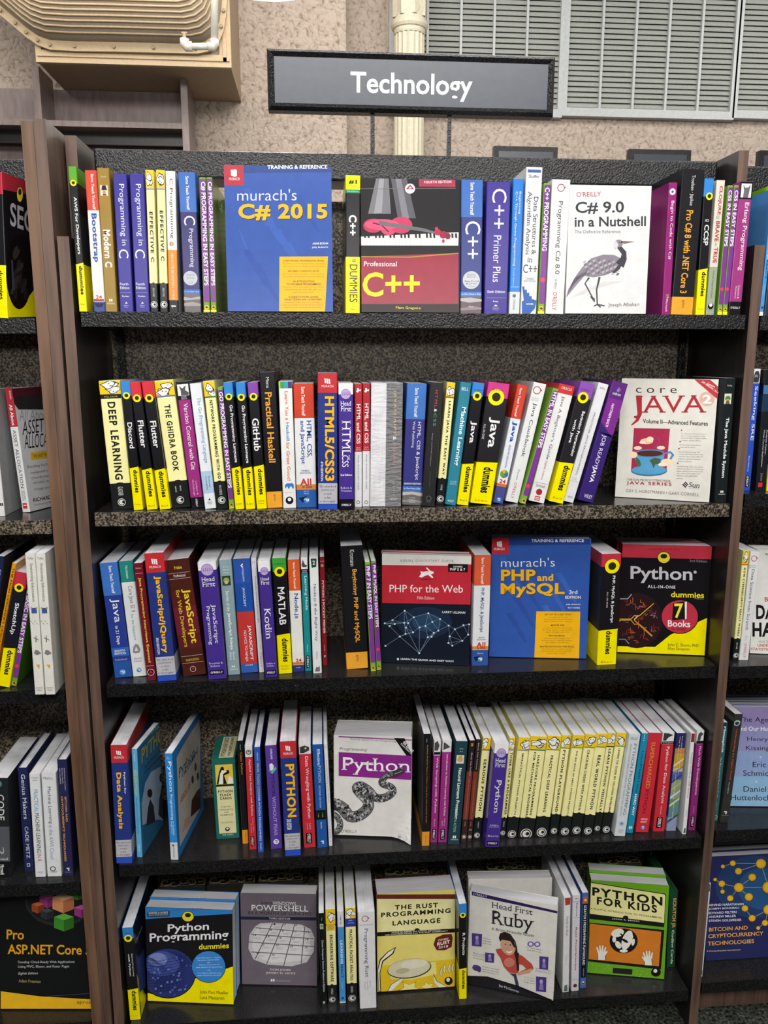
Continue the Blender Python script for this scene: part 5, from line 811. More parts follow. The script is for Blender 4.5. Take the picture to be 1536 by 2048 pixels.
bk(4, 1022, 1228, 1350, 976, 655, '#22675c', [rc(698, 872, .14, .88, '#e0c64a'), rc(872, 886, .14, .88, '#1a1c1a'), up([(.16, 870), (.3, 760), (.4, 715), (.5, 720), (.52, 760), (.7, 745), (.74, 775), (.5, 795), (.6, 870)], '#1a1c1a'), up([(.24, 868), (.34, 775), (.42, 745), (.64, 760), (.46, 780), (.44, 868)], '#e8e6dc'), up([(.62, 868), (.7, 800), (.86, 820), (.86, 868)], '#e8e6dc'), rc(890, 1300, .14, .88, '#ded9a6'), H('PYTHON', 922, 946, .2, .82, '#2a2a22', 'Bt'), H('FLASH', 952, 976, .28, .74, '#2a2a22', 'Bt'), H('CARDS', 982, 1006, .26, .76, '#2a2a22', 'Bt'), H('SYNTAX,', 1062, 1076, .3, .72, '#3a3a2c', 'bt'), H('CONCEPTS,', 1088, 1102, .22, .8, '#3a3a2c', 'bt'), H('AND', 1110, 1122, .4, .6, '#3a3a2c', 'bt'), H('EXAMPLES', 1132, 1146, .24, .78, '#3a3a2c', 'bt'), H('ERIC MATTHES', 1200, 1212, .26, .76, '#5a5a44', 'q'), dc(1264, .5, .1, '#1d1d1d'), dc(1260, .5, .05, W_), H('THE CARDS', 1306, 1320, .26, .74, '#d8e4da', 'q')], 'green shrink-wrapped card box with cream panel in the gap, fourth shelf', dep=.105, name='card_box', cat='card box', pages=False)
cb = bpy.data.objects[[o.name for o in COL.objects if o.name.startswith('card_box')][0]]
def card_box_top(root):
    c = root.children[0]; w = max(v.co.x for v in c.data.vertices); h = max(v.co.z for v in c.data.vertices); d = max(v.co.y for v in c.data.vertices)
    mb = MB(); mb.box((.0008, .0012, .001), (w - .0008, d - .0002, h - .0004), ink('#22675c')); mb.build('box_body', root)
    mb = MB(); mb.add([(w * .3, .004, h + .0002), (w * .92, .004, h + .0002), (w * .92, d - .006, h + .0002), (w * .3, d - .006, h + .0002)], [(0, 1, 2, 3)], ink('#cfcaa0'))
    for s, a, b in (('PYTHON FLASH CARDS', .36, .56), ('SYNTAX, CONCEPTS, AND EXAMPLES', .66, .8)):
        V2, F2, (x0, x1, y0, y1) = glyphs(s, 'b'); mb.add([(w * (a + (b - a) * (1 - (y - y0) / (y1 - y0))), .01 + (d - .02) * (x - x0) / (x1 - x0), h + .0004) for x, y in V2], F2, ink('#33332a'))
    mb.build('top_label', root)
card_box_top(cb)
bk(4, 1252, 1305, 1394, 1202, 492, '#1b1b1d', [bd(1272, INF, '#e09a2c'), V('Kapil', 525, 568, .42, .6, '#cccccc', 'q'), V('Clean Python', 592, 785, .32, .74, '#d8902c', ''), V('apress', 1300, 1365, .42, .6, '#6a4a1a', 'q')], 'narrow black spine with orange foot right of the green box')
bk(4, 1312, 1378, 1444, 1269, 538, '#c4303c', [bd(-INF, 632, '#dedede'), dc(590, .5, .38, '#6a6a6e'), dc(590, .5, .22, '#c8c8c8'), dc(585, .5, .1, '#3a3a3e'), V('Applied Text Analysis with Python', 650, 1150, .42, .72, '#f2dede', 's'), V('Bengfort, Bilbro', 1168, 1295, .58, .72, '#e8c8c8', 'q'), V('& Ojeda', 1215, 1295, .32, .46, '#e8c8c8', 'q')] + orl(1328, 1415), 'narrow red spine with white picture top, left part of the fourth shelf')
bk(4, 1386, 1440, 1470, 1351, 548, '#2f58b0', [V('SPEIGHT', 592, 665, .42, .62, '#cfdcf4', 'q'), V('VISUAL STUDIO CODE', 682, 960, .36, .72, '#d8c64a', ''), V('FOR PYTHON PROGRAMMERS', 965, 1368, .36, .68, '#e4e8f4', ''), V('WILEY', 1382, 1448, .42, .64, W_, 's')], 'narrow blue spine with yellow and white capitals, fourth shelf', side='#1a2a52')
C(470, 1370, 4.042)
bk(4, 290, 385, 1325, 240, 492, '#5a3f9a', [V('OVERLAND', 515, 600, .44, .6, '#e4dcf2', 'b'), up([(.3, 690), (.3, 640), (.5, 632), (.66, 650), (.6, 690)], '#e8e4f0'), up([(.1, 680), (.4, 700), (.8, 660), (.9, 680), (.5, 720)], '#6ab0a8'), V('PYTHON', 722, 895, .36, .66, '#221a3c', ''), V('WITHOUT FEAR', 902, 1218, .36, .66, '#a898cc', 'b'), dc(1266, .5, .24, W_), V('P', 1254, 1278, .4, .6, '#5a3f9a')], 'violet spine with dark and pale capitals, fourth shelf')
bk(4, 406, 534, 1382, 360, 460, '#28377e', mur(590, 'PYTHON', 640, 1068, (.28, .84), 488, 530, 1200, 1330, 1334, V('2ND EDITION', 1082, 1168, .2, .5, W_)), 'tall navy spine with red top and huge yellow capitals, fourth shelf', dep=.2)
bk(4, 557, 655, 1315, 512, 474, '#c4303c', [bd(-INF, 558, '#dedede'), up([(.1, 550), (.1, 500), (.5, 488), (.86, 505), (.86, 530), (.4, 550)], '#3a3a3c'), dc(512, .56, .09, '#bcbcbc'), V('Data Wrangling with Python', 578, 1080, .4, .74, '#f4e4e4', 's'), V('Kazil &', 1118, 1165, .56, .68, '#e8c8c8', 'q'), V('Jarmul', 1118, 1170, .32, .44, '#e8c8c8', 'q')] + orl(1196, 1280), 'red spine with lizard head picture on white top, fourth shelf')
bk(4, 667, 750, 1315, 624, 484, '#2356a0', [V('Effective', 520, 645, .42, .72, '#eef2f8', 's'), V('PYTHON', 650, 790, .42, .7, '#b8cce8', 's'), V('SECOND EDITION', 812, 990, .42, .58, '#d8e4f4', 't'), rc(1010, 1088, 0, 1, '#17181c'), up([(.2, 1060), (.26, 1030), (.3, 1060), (.26, 1070)], '#6a8a5a'), up([(.6, 1065), (.66, 1025), (.72, 1062), (.66, 1072)], '#6a8a5a'), V('Slatkin', 1108, 1160, .42, .58, '#cfdcf0', ''), V('P', 1258, 1285, .38, .66, W_)], 'blue spine with a black band across, fourth shelf')
bk(4, 759, 790, 1302, 716, 478, '#dcdde2', ring(502, .5, .26) + [V('Financial Theory with Python', 610, 950, .4, .7, '#4a4c54', ''), V('Hilpisch', 1090, 1150, .44, .6, '#8a8c94', 'q'), V("O'REILLY", 1160, 1270, .4, .7, '#b83a54', '')], 'thin white spine with small red ring left of the snake cover')
PU = '#862a86'
it = [pg([(838, 412), (1440, 442), (1440, 450), (838, 422)], PU), tx('Powerful Object-Oriented Programming', 928, 446, 1306, 466, 17, '#6a6266', 'is'), pg([(1286, 428), (1370, 430), (1484, 560), (1484, 632)], '#17151a'), tx('4th Edition', 1352, 470, 1432, 546, 24, '#e4e4e4', 'bo'), tx('Covers Python 3.x', 1334, 482, 1424, 568, 15, '#d8d8d8', 'bo'), tx('Programming', 842, 532, 1070, 542, 30, '#6a6266', 'is'), pg([(838, 542), (1440, 572), (1438, 768), (838, 734)], PU), tx('Python', 862, 720, 1418, 742, 138, '#f2eef2', 's'), tx("O'REILLY", 856, 1192, 986, 1196, 24, '#4a4a4e', ''), tx('Mark Lutz', 1318, 1228, 1414, 1248, 26, '#4a4a4c', 'is')]
S1 = [(790, 1200), (838, 1170), (850, 1120), (830, 1070), (792, 1040)]
S2 = [(792, 960), (860, 985), (930, 1060), (1010, 1050), (1075, 990), (1070, 930), (1010, 870), (985, 830), (1020, 815), (1080, 850), (1140, 910), (1220, 905), (1275, 860), (1255, 820), (1195, 800), (1190, 770), (1230, 730), (1300, 710), (1358, 680)]
def smooth(p, n=4):
    o = []
    for k in range(len(p) - 1):
        p0, p1, p2, p3 = p[max(k - 1, 0)], p[k], p[k + 1], p[min(k + 2, len(p) - 1)]
        for j in range(n):
            t = j / n; o.append(tuple(.5 * (2 * p1[i] + (p2[i] - p0[i]) * t + (2 * p0[i] - 5 * p1[i] + 4 * p2[i] - p3[i]) * t * t + (3 * p1[i] - p0[i] - 3 * p2[i] + p3[i]) * t ** 3) for i in (0, 1)))
    return o + [p[-1]]
for path, w0, w1 in ((S1, 44, 40), (S2, 96, 34)):
    q = smooth(path); m = len(q); wd = [w0 + (w1 - w0) * k / (m - 1) for k in range(m)]
    it += [ln(q, [a + 8 for a in wd], '#2a2a2c'), ln(q, wd, '#6b6b6c')]
    rr = random.Random(9)
    for k in range(1, m - 1):
        x, y = q[k]; dx, dy = q[k + 1][0] - x, q[k + 1][1] - y; L = math.hypot(dx, dy) or 1; nx, ny = -dy / L, dx / L
        for j in range(5):
            o_ = rr.uniform(-.38, .38); q_ = rr.uniform(.07, .17) * wd[k]; it.append(el(x + nx * o_ * wd[k] + rr.uniform(-6, 6), y + ny * o_ * wd[k] + rr.uniform(-6, 6), q_ * 1.3, q_ * .7, ('#262628', '#b8b8b5', '#38383a', '#98989a', '#2c2c2e')[(j + k) % 5], rr.random() * 180))
it += [pg([(1280, 690), (1340, 672), (1366, 680), (1360, 700), (1310, 728), (1270, 740)], '#3a3a3c'), ln([(1290, 715), (1352, 690)], 4, '#b8b8b6')]
def wq(p):
    x, y, z = p; u = max(0, (x - .115) / .06); v = max(0, 1 - z / .08); k = min(u, 1.2) ** 2 * v * v
    return (x, y - .035 * k, z - .006 * k)
r = fo(4, (802, 1226), (1422, 1246), (790, 402), 3, .080, '#dcdad6', it, 'white face-out book showing a coiling grey snake, curled lower corner', '#dcdad6', warp=wq)
C(800, 1370, 4.389)
bk(4, 190, 258, 1412, 206, 432, '#1b1b1d', [bd(1288, INF, '#dd952e'), V('Gad', 470, 500, .4, .52, '#cccccc', 'q'), V('Building Android Apps in Python Using Kivy with Android Studio', 528, 1212, .44, .62, '#cf8a34', ''), V('apress', 1320, 1380, .42, .56, '#6a4a1a', 'q')], 'tall black spine with small orange lettering right of the snake cover', dep=.2)
bk(4, 264, 326, 1384, 299, 490, '#98307c', [bd(-INF, 618, '#dedede'), up([(.1, 575), (.1, 510), (.5, 490), (.8, 530), (.6, 575)], '#4a4a4e'), rc(588, 612, .05, .95, '#1a1a1c'), V('Web Scraping with Python', 635, 1125, .36, .72, '#f2e2ee', 's'), V('Mitchell', 1175, 1240, .42, .58, '#e0c4d8', 's')] + orl(1265, 1355), 'magenta spine with dark lizard picture, left one of the two magenta spines')
bk(4, 332, 412, 1384, 376, 490, '#98307c', [bd(-INF, 588, '#dedede'), up([(.1, 570), (.12, 500), (.5, 520), (.86, 545), (.4, 560)], '#4a4a4e'), V('Introduction to Machine Learning with Python', 605, 1150, .42, .68, '#f2e2ee', 's'), V('Muller &', 1172, 1235, .56, .68, '#e0c4d8', 'q'), V('Guido', 1190, 1240, .32, .44, '#e0c4d8', 'q')] + orl(1265, 1358), 'magenta spine with a newt picture, right one of the two magenta spines')
bk(4, 419, 522, 1402, 493, 494, '#22404a', [H('Lane', 552, 564, .36, .66, '#c8d4d8', 'q'), H('et al.', 576, 588, .38, .64, '#c8d4d8', 'q'), rc(615, 690, .14, .78, '#d8d0c0'), dc(655, .46, .24, '#c89a80'), up([(.26, 650), (.32, 622), (.6, 620), (.68, 650)], '#b8a050'), V('Natural Language Processing', 728, 1175, .32, .68, '#eef2f2', 'b'), V('IN ACTION', 1180, 1290, .36, .58, '#a8bcc0', ''), rc(1322, 1344, .36, .48, W_), rc(1322, 1344, .52, .64, W_), H('MANNING', 1350, 1362, .2, .84, '#d0dcdc', 'q')], 'dark teal spine with a tiny portrait, fourth shelf')
for (x0, x1, xt, yb, yt, lb, sd) in ((531, 582, 611, 1388, 488, 'narrow brown-red spine with grey capitals, left one of the rusty pair', 0), (586, 630, 669, 1378, 478, 'narrow brown-red spine with grey capitals, right one of the rusty pair', -100)):
    bk(4, x0, x1, yb, xt, yt, '#3c2624', [bd(-INF, 760, '#2c2022'), bd(760, 1180, '#7c3a30'), V('Black Hat Python', (595, 508)[sd < 0], (800, 742)[sd < 0], .4, .7, '#a8a4a4', 'b'), V('Python Programming for Hackers and Pentesters', 822, 1175, .4, .58, '#c0907c', 'q'), V('Seitz', 1200, 1240, .4, .58, '#c8b8b0', 'q')] + ([H('2E', 512, 536, .28, .72, '#d8b83a')] if sd == 0 else [H('Seitz', 1262, 1276, .2, .8, '#d8c8c0', 'q')]) + [rg(1332, .5, .38, '#d8d4d0', .14), dc(1332, .5, .2, '#d8d4d0')], lb)
bk(4, 636, 706, 1358, 731, 464, CR_, nos(464, 565, 1165, 1318, [('SERIOUS PYTHON', 650, 1105, .36, .7)], '#4a4a44', 'DANJOU', (1200, 1255), 31), 'cream spine with black foot left of the purple brain spine, fourth shelf')
bk(4, 746, 870, 1426, 834, 515, '#45308a', hf(600, 'Python', 830, 1125, (.26, .72), 645, 680, 722, 1388, 'Barry', 1318, 1336) + [H('2nd Edition', 1224, 1236, .2, .8, W_, 'q'), H('Covers Python 3', 1240, 1252, .14, .86, W_, 'q')], 'purple spine with pale brain jutting forward among the cream spines, fourth shelf')
bk(4, 872, 922, 1348, 962, 462, CR_, nos(462, 565, 1165, 1298, [('THINK LIKE A PROGRAMMER', 590, 1140, .4, .8)], '#7a8ab0', 'SPRAUL', (1195, 1245), 32, rc_=.44), 'cream spine half hidden behind the purple brain spine, fourth shelf')
def cre(x0, x1, yb, xt, yt, tits, y1, y2, yc, strip, seed, lb, au='AUTHOR', aw=(0, 0)): bk(4, x0, x1, yb, xt, yt, CR_, nos(yt, y1, y2, yc, tits, strip, None, aw, seed), lb)
cre(926, 1026, 1345, 1046, 458, [('IMPRACTICAL PYTHON PROJECTS', 598, 1140, .4, .6)], 568, 1160, 1308, '#8a8e94', 33, 'first cream spine right of the half hidden one, fourth shelf')
cre(1031, 1171, 1342, 1152, 448, [('HARDCORE PROGRAMMING', 615, 1142, .56, .7), ('FOR MECHANICAL ENGINEERS', 590, 1168, .3, .44)], 565, 1168, 1306, '#2f7f6a', 34, 'wide cream spine with two lines of capitals, fourth shelf')
cre(1176, 1296, 1336, 1300, 445, [('PRACTICAL DEEP LEARNING', 618, 1115, .38, .58)], 562, 1155, 1292, '#7f9f3a', 35, 'cream spine directly right of the one with two lines of capitals')
C(1100, 1370, 4.389)
cre(-10, 66, 1328, 110, 440, [('PYTHON PLAYGROUND', 572, 1115, .3, .6)], 548, 1135, 1280, '#7f9f3a', 36, 'cream spine second right of the one with two lines of capitals')
cre(74, 172, 1330, 208, 438, [('THE BIG BOOK OF SMALL PYTHON PROJECTS', 575, 1138, .4, .58)], 545, 1152, 1285, '#7f9f3a', 37, 'cream spine third right of the one with two lines of capitals')
cre(176, 272, 1326, 316, 432, [('CRACKING CODES WITH PYTHON', 570, 1098, .36, .58)], 542, 1125, 1275, '#7f9f3a', 38, 'cream spine fourth from the right end of the cream run')
cre(278, 370, 1330, 418, 426, [('REAL WORLD PYTHON', 615, 1090, .34, .64)], 538, 1140, 1280, '#7f9f3a', 39, 'cream spine third from the right end of the cream run')
cre(374, 440, 1312, 514, 420, [('LEARN PYTHON VISUALLY', 560, 1105, .34, .68)], 535, 1118, 1258, '#1d1f20', 40, 'cream spine second from the right end of the cream run')
cre(445, 530, 1306, 590, 418, [('LEARN TO CODE BY SOLVING PROBLEMS', 558, 1115, .4, .6)], 532, 1120, 1268, '#7f9f3a', 41, 'rightmost cream spine of the run, left of the pale shrink-wrapped book')
bk(4, 562, 660, 1330, 698, 432, '#cfd5d9', [H('ZELLE', 460, 480, .14, .76, '#4a5058', ''), V('PYTHON PROGRAMMING:', 515, 1152, .5, .78, '#5a6470', ''), V('AN INTRODUCTION TO COMPUTER SCIENCE 3RD EDITION', 515, 1150, .2, .36, '#7a828c', ''), dc(1218, .5, .24, '#a8b8d4'), dc(1216, .5, .1, '#5a74a8'), H('FRANKLIN,', 1268, 1278, .3, .74, '#6a7078', 'q'), H('BEEDLE', 1284, 1294, .34, .7, '#6a7078', 'q')], 'pale grey spine with thin grey lettering right of the cream run')
bk(4, 668, 728, 1302, 809, 425, '#1e8aae', [dc(440, .4, .07, W_), dc(456, .4, .07, W_), dc(472, .4, .07, W_), dc(488, .4, .07, W_), V('Learn', 580, 690, .38, .7, '#0f4a64', ''), V('PYTHON 3', 695, 850, .38, .7, '#0f4a64', 'b'), V('the', 862, 950, .38, .7, '#0f4a64', ''), V('HARD WAY', 958, 1148, .36, .7, '#eef6f8', 'b'), dc(1250, .5, .26, '#e0f0f4'), V('P', 1238, 1262, .38, .6, '#1e8aae')], 'narrow turquoise spine left of the wide red one')
bk(4, 750, 865, 1296, 868, 420, '#c52f3c', [V('SUPERCHARGED', 500, 905, .3, .6, '#d8963a', ''), V('PYTHON', 922, 1125, .3, .58, '#6a1a24', ''), H('OVERLAND', 1170, 1186, .26, .78, '#f0d0d0', 'b'), H('BENNETT', 1194, 1208, .28, .76, '#f0d0d0', 'b'), dc(1252, .5, .16, '#3a86c0'), V('P', 1240, 1264, .42, .58, W_)], 'wide red spine with orange and dark red capitals, fourth shelf')
bk(4, 902, 1005, 1288, 992, 420, '#c4303c', [bd(-INF, 520, '#dedede'), up([(.06, 488), (.1, 420), (.5, 425), (.9, 440), (.5, 460), (.3, 490)], '#3a3a3e'), rc(495, 518, 0, 1, '#1a1a1c'), H('SECOND EDITION', 502, 512, .08, .92, W_, 'q'), V('Python for Data Analysis', 538, 1038, .38, .68, '#f4e4e4', 's'), V('McKinney', 1060, 1138, .42, .56, '#e8c4c4', 's')] + orl(1160, 1255), 'red spine with a black and white bird head on top, fourth shelf')
bk(4, 1020, 1105, 1282, 1114, 424, '#3a4a86', [bd(-INF, 555, '#2a2a5c'), rc(555, 600, 0, 1, '#b87a3c'), rc(600, 730, 0, 1, '#c0982c'), rc(730, 760, 0, 1, '#c8b878'), rc(760, 830, 0, 1, '#4a5a98'), rc(830, 1000, 0, 1, '#8a9a7a'), rc(1000, 1160, 0, 1, '#5a8a74')] + [up([(0, 700 + 70 * k), (1, 640 + 70 * k), (1, 655 + 70 * k), (0, 722 + 70 * k)], ('#d8ccb0', '#6a74b0', '#3a3a70', '#b8a860', '#c8d0d8')[k % 5]) for k in range(8)] + [bd(1160, INF, '#8a98b4'), V('Introduction to Computation', 450, 780, .54, .68, '#e8e0d0', 'q'), V('With Application to Computational Modeling', 450, 1000, .3, .42, '#e8e0d0', 'q'), V('John V. Guttag', 1040, 1170, .4, .54, W_, '')], 'multicoloured striped spine, fourth shelf right part', side='#9a9ca4')
bk(4, 1160, 1196, 1310, 1241, 424, '#dfe0e0', [rc(426, 500, .1, .86, '#902430'), V('Python Testing with pytest', 592, 995, .34, .7, '#4a4c50', 's'), V('Okken', 1095, 1158, .42, .6, '#6a6c70', 's'), up([(.2, 1298), (.4, 1255), (.7, 1255), (.76, 1298)], '#4a5a50')], 'thin white spine with a dark red tab near the right end, fourth shelf', dep=.165)
bk(4, 1212, 1276, 1276, 1293, 404, '#8a2c74', [bd(-INF, 518, '#dedede'), up([(.1, 488), (.2, 430), (.5, 410), (.9, 430), (.6, 450), (.5, 488)], '#4a4a4e'), rc(490, 516, .02, .98, '#1a1a1c'), V('Flask Web Development', 535, 965, .38, .74, '#f0dcea', 's'), V('Grinberg', 1060, 1125, .42, .58, '#d8b4cc', 's')] + orl(1150, 1245), 'magenta spine with a dog picture on top, rightmost on the fourth shelf', dep=.165)
# ================================================================ BOTTOM SHELF
C(220, 1700, 3.657)
bk(5, 146, 226, 1243, 86, 572, '#1b1a1d', dum('#3584cf', 'with Python', 760, 922, 648, 1022, 1030, 1172, 'Mueller', 1206, 1216, (.3, .5), .5, '#a8a030', [V('Beginning Programming', 760, 925, .62, .78, W_, ''), H('2nd Edition', 602, 612, .2, .8, '#23407a', 'q')]), 'black spine with blue top and yellow foot, leftmost on the bottom shelf', side='#1d2030', dep=.19, sideitems=[pg([(165, 1010), (200, 1000), (265, 1060), (270, 1130), (230, 1235), (225, 1150)], YL), pg([(200, 800), (250, 720), (262, 1000), (215, 1040)], '#33447a'), tx('Python', 190, 690, 235, 580, 40, '#9a9aa0', 'b')])
it = [pg([(240, 415), (895, 380), (893, 466), (240, 504)], '#3584cf'), pg([(272, 460), (280, 452), (430, 442), (438, 448), (438, 482), (430, 486), (280, 492), (272, 484)], '#3a4a5c'), tx('BARNES & NOBLE', 284, 468, 424, 462, 14, '#d8dce0', 'b'), tx('EXCLUSIVE EDITION', 286, 482, 422, 476, 10, '#c8ccd0', 'q'), tx('LEARNING MADE EASY', 458, 444, 678, 430, 9, '#1f3f74', 't'), el(570, 486, 46, 40, '#1a1a1a'), el(570, 486, 42, 36, '#f0e03a'), el(570, 476, 22, 16, '#2a2a22'), tx('Python', 422, 616, 724, 600, 72, '#e8e8ea', 'b'), tx('Programming', 290, 692, 866, 668, 82, '#e8e8ea', 'b'), tx('dummies', 650, 728, 870, 718, 40, '#f0e22a', 'b'), pg([(275, 1045), (420, 1082), (620, 940), (905, 852), (908, 1138), (276, 1110)], YL), el(425, 900, 204, 186, '#141420'), el(425, 900, 198, 180, '#2a3570'), el(380, 830, 130, 90, '#44549c'), el(350, 800, 70, 48, '#7c8ac4')]
for k in range(14):
    x = 300 + 22 * k; it.append(ln([(250 + 8 * k, 770 + 3 * k), (300 + 18 * k, 860 + 4 * k), (320 + 24 * k, 960 + 2 * k), (330 + 20 * k, 1040 - .2 * k)] if k < 9 else [(420 + 14 * (k - 9), 745), (480 + 20 * (k - 9), 800), (540 + 14 * (k - 9), 860)], 3, '#1a2148'))
for k in range(12): it.append(ln([(262, 800 + 22 * k), (360, 812 + 20 * k), (470, 790 + 21 * k), (560 - 2 * k, 770 + 20 * k)], 3, '#1a2148'))
for k in range(40):
    rr = random.Random(k); a, q = rr.random() * 6.28, 165 * math.sqrt(rr.random()); x, y = 440 + q * math.cos(a), 910 + q * math.sin(a) * .9; it.append(pg([(x, y), (x + 14, y - 5), (x + 17, y + 9), (x + 3, y + 13)], ('#5468b0', '#6a7cc0', '#41509a')[k % 3]))
it += [el(722, 852, 126, 118, '#18202e'), el(722, 852, 122, 114, '#3a84cc')]
for k, (s, a, b) in enumerate((('Learn the basics \u2014 objects,', 632, 812), ('functions, and modules', 642, 800), ('Harness the power of', 652, 800), ('data analysis programming', 630, 822), ('Use Python libraries and', 640, 812), ('apply statistical concepts', 638, 812))): it.append(tx(s, a, (796, 812, 846, 864, 906, 922)[k], b, (790, 806, 842, 860, 904, 920)[k], 12, '#cfe2f2', 'q'))
it += [ln([(712, 822), (734, 821)], 3, '#dceaf6'), ln([(712, 878), (736, 877)], 3, '#dceaf6'), tx('John Paul Mueller', 658, 1054, 866, 1062, 30, '#4a4a18', ''), tx('Luca Massaron', 658, 1088, 836, 1094, 26, '#4a4a18', '')]
r = fo(5, (276, 1111), (905, 1138), (241, 416), 5, .030, '#1b1a1d', it, 'face-out black and yellow book with blue top and blue grid picture', '#3584cf')
copy_behind(r, .031, 'second copy standing right behind the blue grid picture cover', dz=.004)
it = [tx('Learn', 1104, 394, 1182, 396, 22, '#2a2830', 'is'), tx('WINDOWS', 1188, 400, 1360, 404, 24, '#f0f0f2', 's'), tx('POWERSHELL', 1032, 442, 1450, 450, 42, '#f2f2f4', 's'), tx('IN A MONTH OF LUNCHES', 1008, 470, 1472, 478, 22, '#2e2a34', 's'), pg([(948, 486), (1524, 492), (1524, 516), (948, 508)], '#262a44'), tx('THIRD EDITION', 1162, 506, 1318, 510, 14, '#d8d8e0', 's')]
it += [pg([(1100, 535), (1180, 530), (1400, 545), (1470, 580), (1495, 640), (1490, 740), (1440, 820), (1330, 850), (1150, 838), (1050, 800), (1012, 720), (1020, 620), (1060, 560)], '#c9c5c8'), pg([(1120, 545), (1400, 555), (1460, 620), (1470, 730), (1400, 810), (1180, 825), (1070, 780), (1040, 700), (1060, 590)], '#d9d7d8')]
it += [ln([(1062, 568 + 0), (1472, 600)], 6, '#6e6a74')] + [ln([p, q], 6, '#55525c') for p, q in (((1030, 615), (1490, 648)), ((1012, 672), (1494, 706)), ((1030, 745), (1480, 772)), ((1190, 532), (1060, 800)), ((1268, 538), (1145, 835)), ((1350, 545), (1270, 848)), ((1425, 560), (1398, 830)))]
for k, (s, x, y) in enumerate((('1', 1196, 548), ('2', 1272, 550), ('3', 1352, 556), ('7', 1090, 582), ('8', 1170, 590), ('9', 1256, 598), ('10', 1342, 602), ('11', 1432, 608), ('14', 1048, 628), ('15', 1145, 640), ('16', 1234, 648), ('17', 1332, 656), ('18', 1430, 658), ('22', 1108, 696), ('23', 1212, 702), ('24', 1316, 710), ('25', 1424, 718), ('29', 1070, 760), ('30', 1182, 772))): it += [tx(s, x, y, x + 8 * len(s) + 6, y, 13, '#3a3840', 'b'), ln([(x + 6, y + 12), (x + 58, y + 14)], 2, '#8a868e'), ln([(x + 4, y + 20), (x + 46, y + 22)], 2, '#9a969e')]
it += [tx('DON JONES', 1172, 884, 1322, 888, 18, '#e4e2e6', 's'), tx('JEFFERY D. HICKS', 1138, 908, 1356, 912, 18, '#e4e2e6', 's'), pg([(1176, 942), (1188, 942), (1188, 960), (1176, 960)], W_), pg([(1192, 942), (1204, 942), (1204, 960), (1192, 960)], W_), tx('MANNING', 1212, 962, 1318, 964, 13, '#a8a2aa', 's')]
r = fo(5, (966, 989), (1514, 1001), (939, 313), 4, .036, '#6f6670', it, 'mauve face-out book with a tilted calendar picture, bottom shelf', '#6f6670')
C(600, 1700, 4.389)
bk(5, 188, 240, 1390, 160, 558, '#16191a', [V('Kopec', 595, 622, .4, .7, '#8ab08a', 'q'), rc(648, 695, .2, .8, '#a8a890'), dc(668, .5, .2, '#4a7a6a'), V('Classic Computer Science Problems in Python', 790, 1245, .34, .72, '#e4ecea', ''), rc(1328, 1346, .34, .46, W_), rc(1328, 1346, .52, .64, W_)], 'narrow black spine with white lettering beside the mauve cover')
bk(5, 243, 328, 1352, 222, 520, CR_, nos(520, 650, 1185, 1312, [('ENGINEERING SOFTWARE', 745, 1155, .38, .7)], '#1d1f20', 'SPINELLIS', (1215, 1265), 51, rc_=.32) + [rc(650, 706, .08, .92, '#d8b83a'), H('WRITE', 656, 664, .24, .8, '#3a3418', 'q'), H('GREAT', 670, 678, .24, .8, '#3a3418', 'q'), H('CODE', 683, 691, .3, .74, '#3a3418', 'q')], 'cream spine with black foot, left one on the bottom shelf')
bk(5, 348, 405, 1344, 326, 542, '#4a92d0', [bd(-INF, 675, '#d8dade'), V('COMPUTER', 572, 655, .4, .6, '#5a6068', 'b'), V('LEARNING', 795, 1000, .34, .7, '#d8ecfa', 'b'), V('REACT', 1000, 1122, .34, .7, '#1a3c68', 'b'), V('SECOND EDITION', 1160, 1220, .4, .58, '#a8d0f0', 'q'), dc(1300, .5, .24, '#1d4a80'), bd(1330, INF, '#dcdcd8')], 'light blue spine with white top between the two cream ones')
bk(5, 414, 504, 1350, 396, 508, CR_, nos(508, 600, 1170, 1300, [('PRACTICAL PACKET ANALYSIS', 698, 1145, .36, .64)], '#2a3a8a', 'SANDERS', (1195, 1250), 52, rc_=.36) + [rc(600, 672, 0, 1, '#2f3c94'), H('3RD', 614, 622, .3, .7, '#d8dcf0', 'q'), H('EDITION', 636, 644, .24, .8, '#d8dcf0', 'q')], 'cream spine with black foot and blue band, right one on the bottom shelf')
bk(5, 527, 673, 1390, 507, 550, '#dedee0', ring(602, .42, .2) + [H('SECOND EDITION', 650, 662, .1, .9, '#8a8c90', ''), V('Programming Rust', 690, 1115, .3, .58, '#3c3e44', ''), V('Blandy,', 1150, 1210, .6, .7, '#8a8c90', 'q'), V('Orendorff &', 1145, 1228, .44, .54, '#8a8c90', 'q'), V('Tindall', 1155, 1220, .28, .38, '#8a8c90', 'q')], 'wide white spine with a red ring left of the yellow sea cover')
it = [pg([(660, 388), (1366, 388), (1366, 440), (660, 440)], '#6a2a26'), pg([(660, 430), (1370, 430), (1370, 730), (660, 730)], '#e6e0a4')]
it += [tx('THE RUST', 832, 526, 1212, 504, 42, '#2a2620', 'Bt'), tx('PROGRAMMING', 712, 592, 1322, 552, 42, '#2a2620', 'Bt'), tx('LANGUAGE', 812, 664, 1232, 638, 42, '#2a2620', 'Bt'), pg([(664, 722), (1374, 688), (1374, 724), (664, 758)], '#1d1b1a'), el(1028, 706, 24, 20, '#1d1b1a'), tx('STEVE KLABNIK and CAROL NICHOLS,', 805, 732, 1236, 706, 12, '#d8d4c8', 'b'), tx('with CONTRIBUTIONS from THE RUST COMMUNITY', 745, 750, 1298, 716, 11, '#d8d4c8', 'b')]
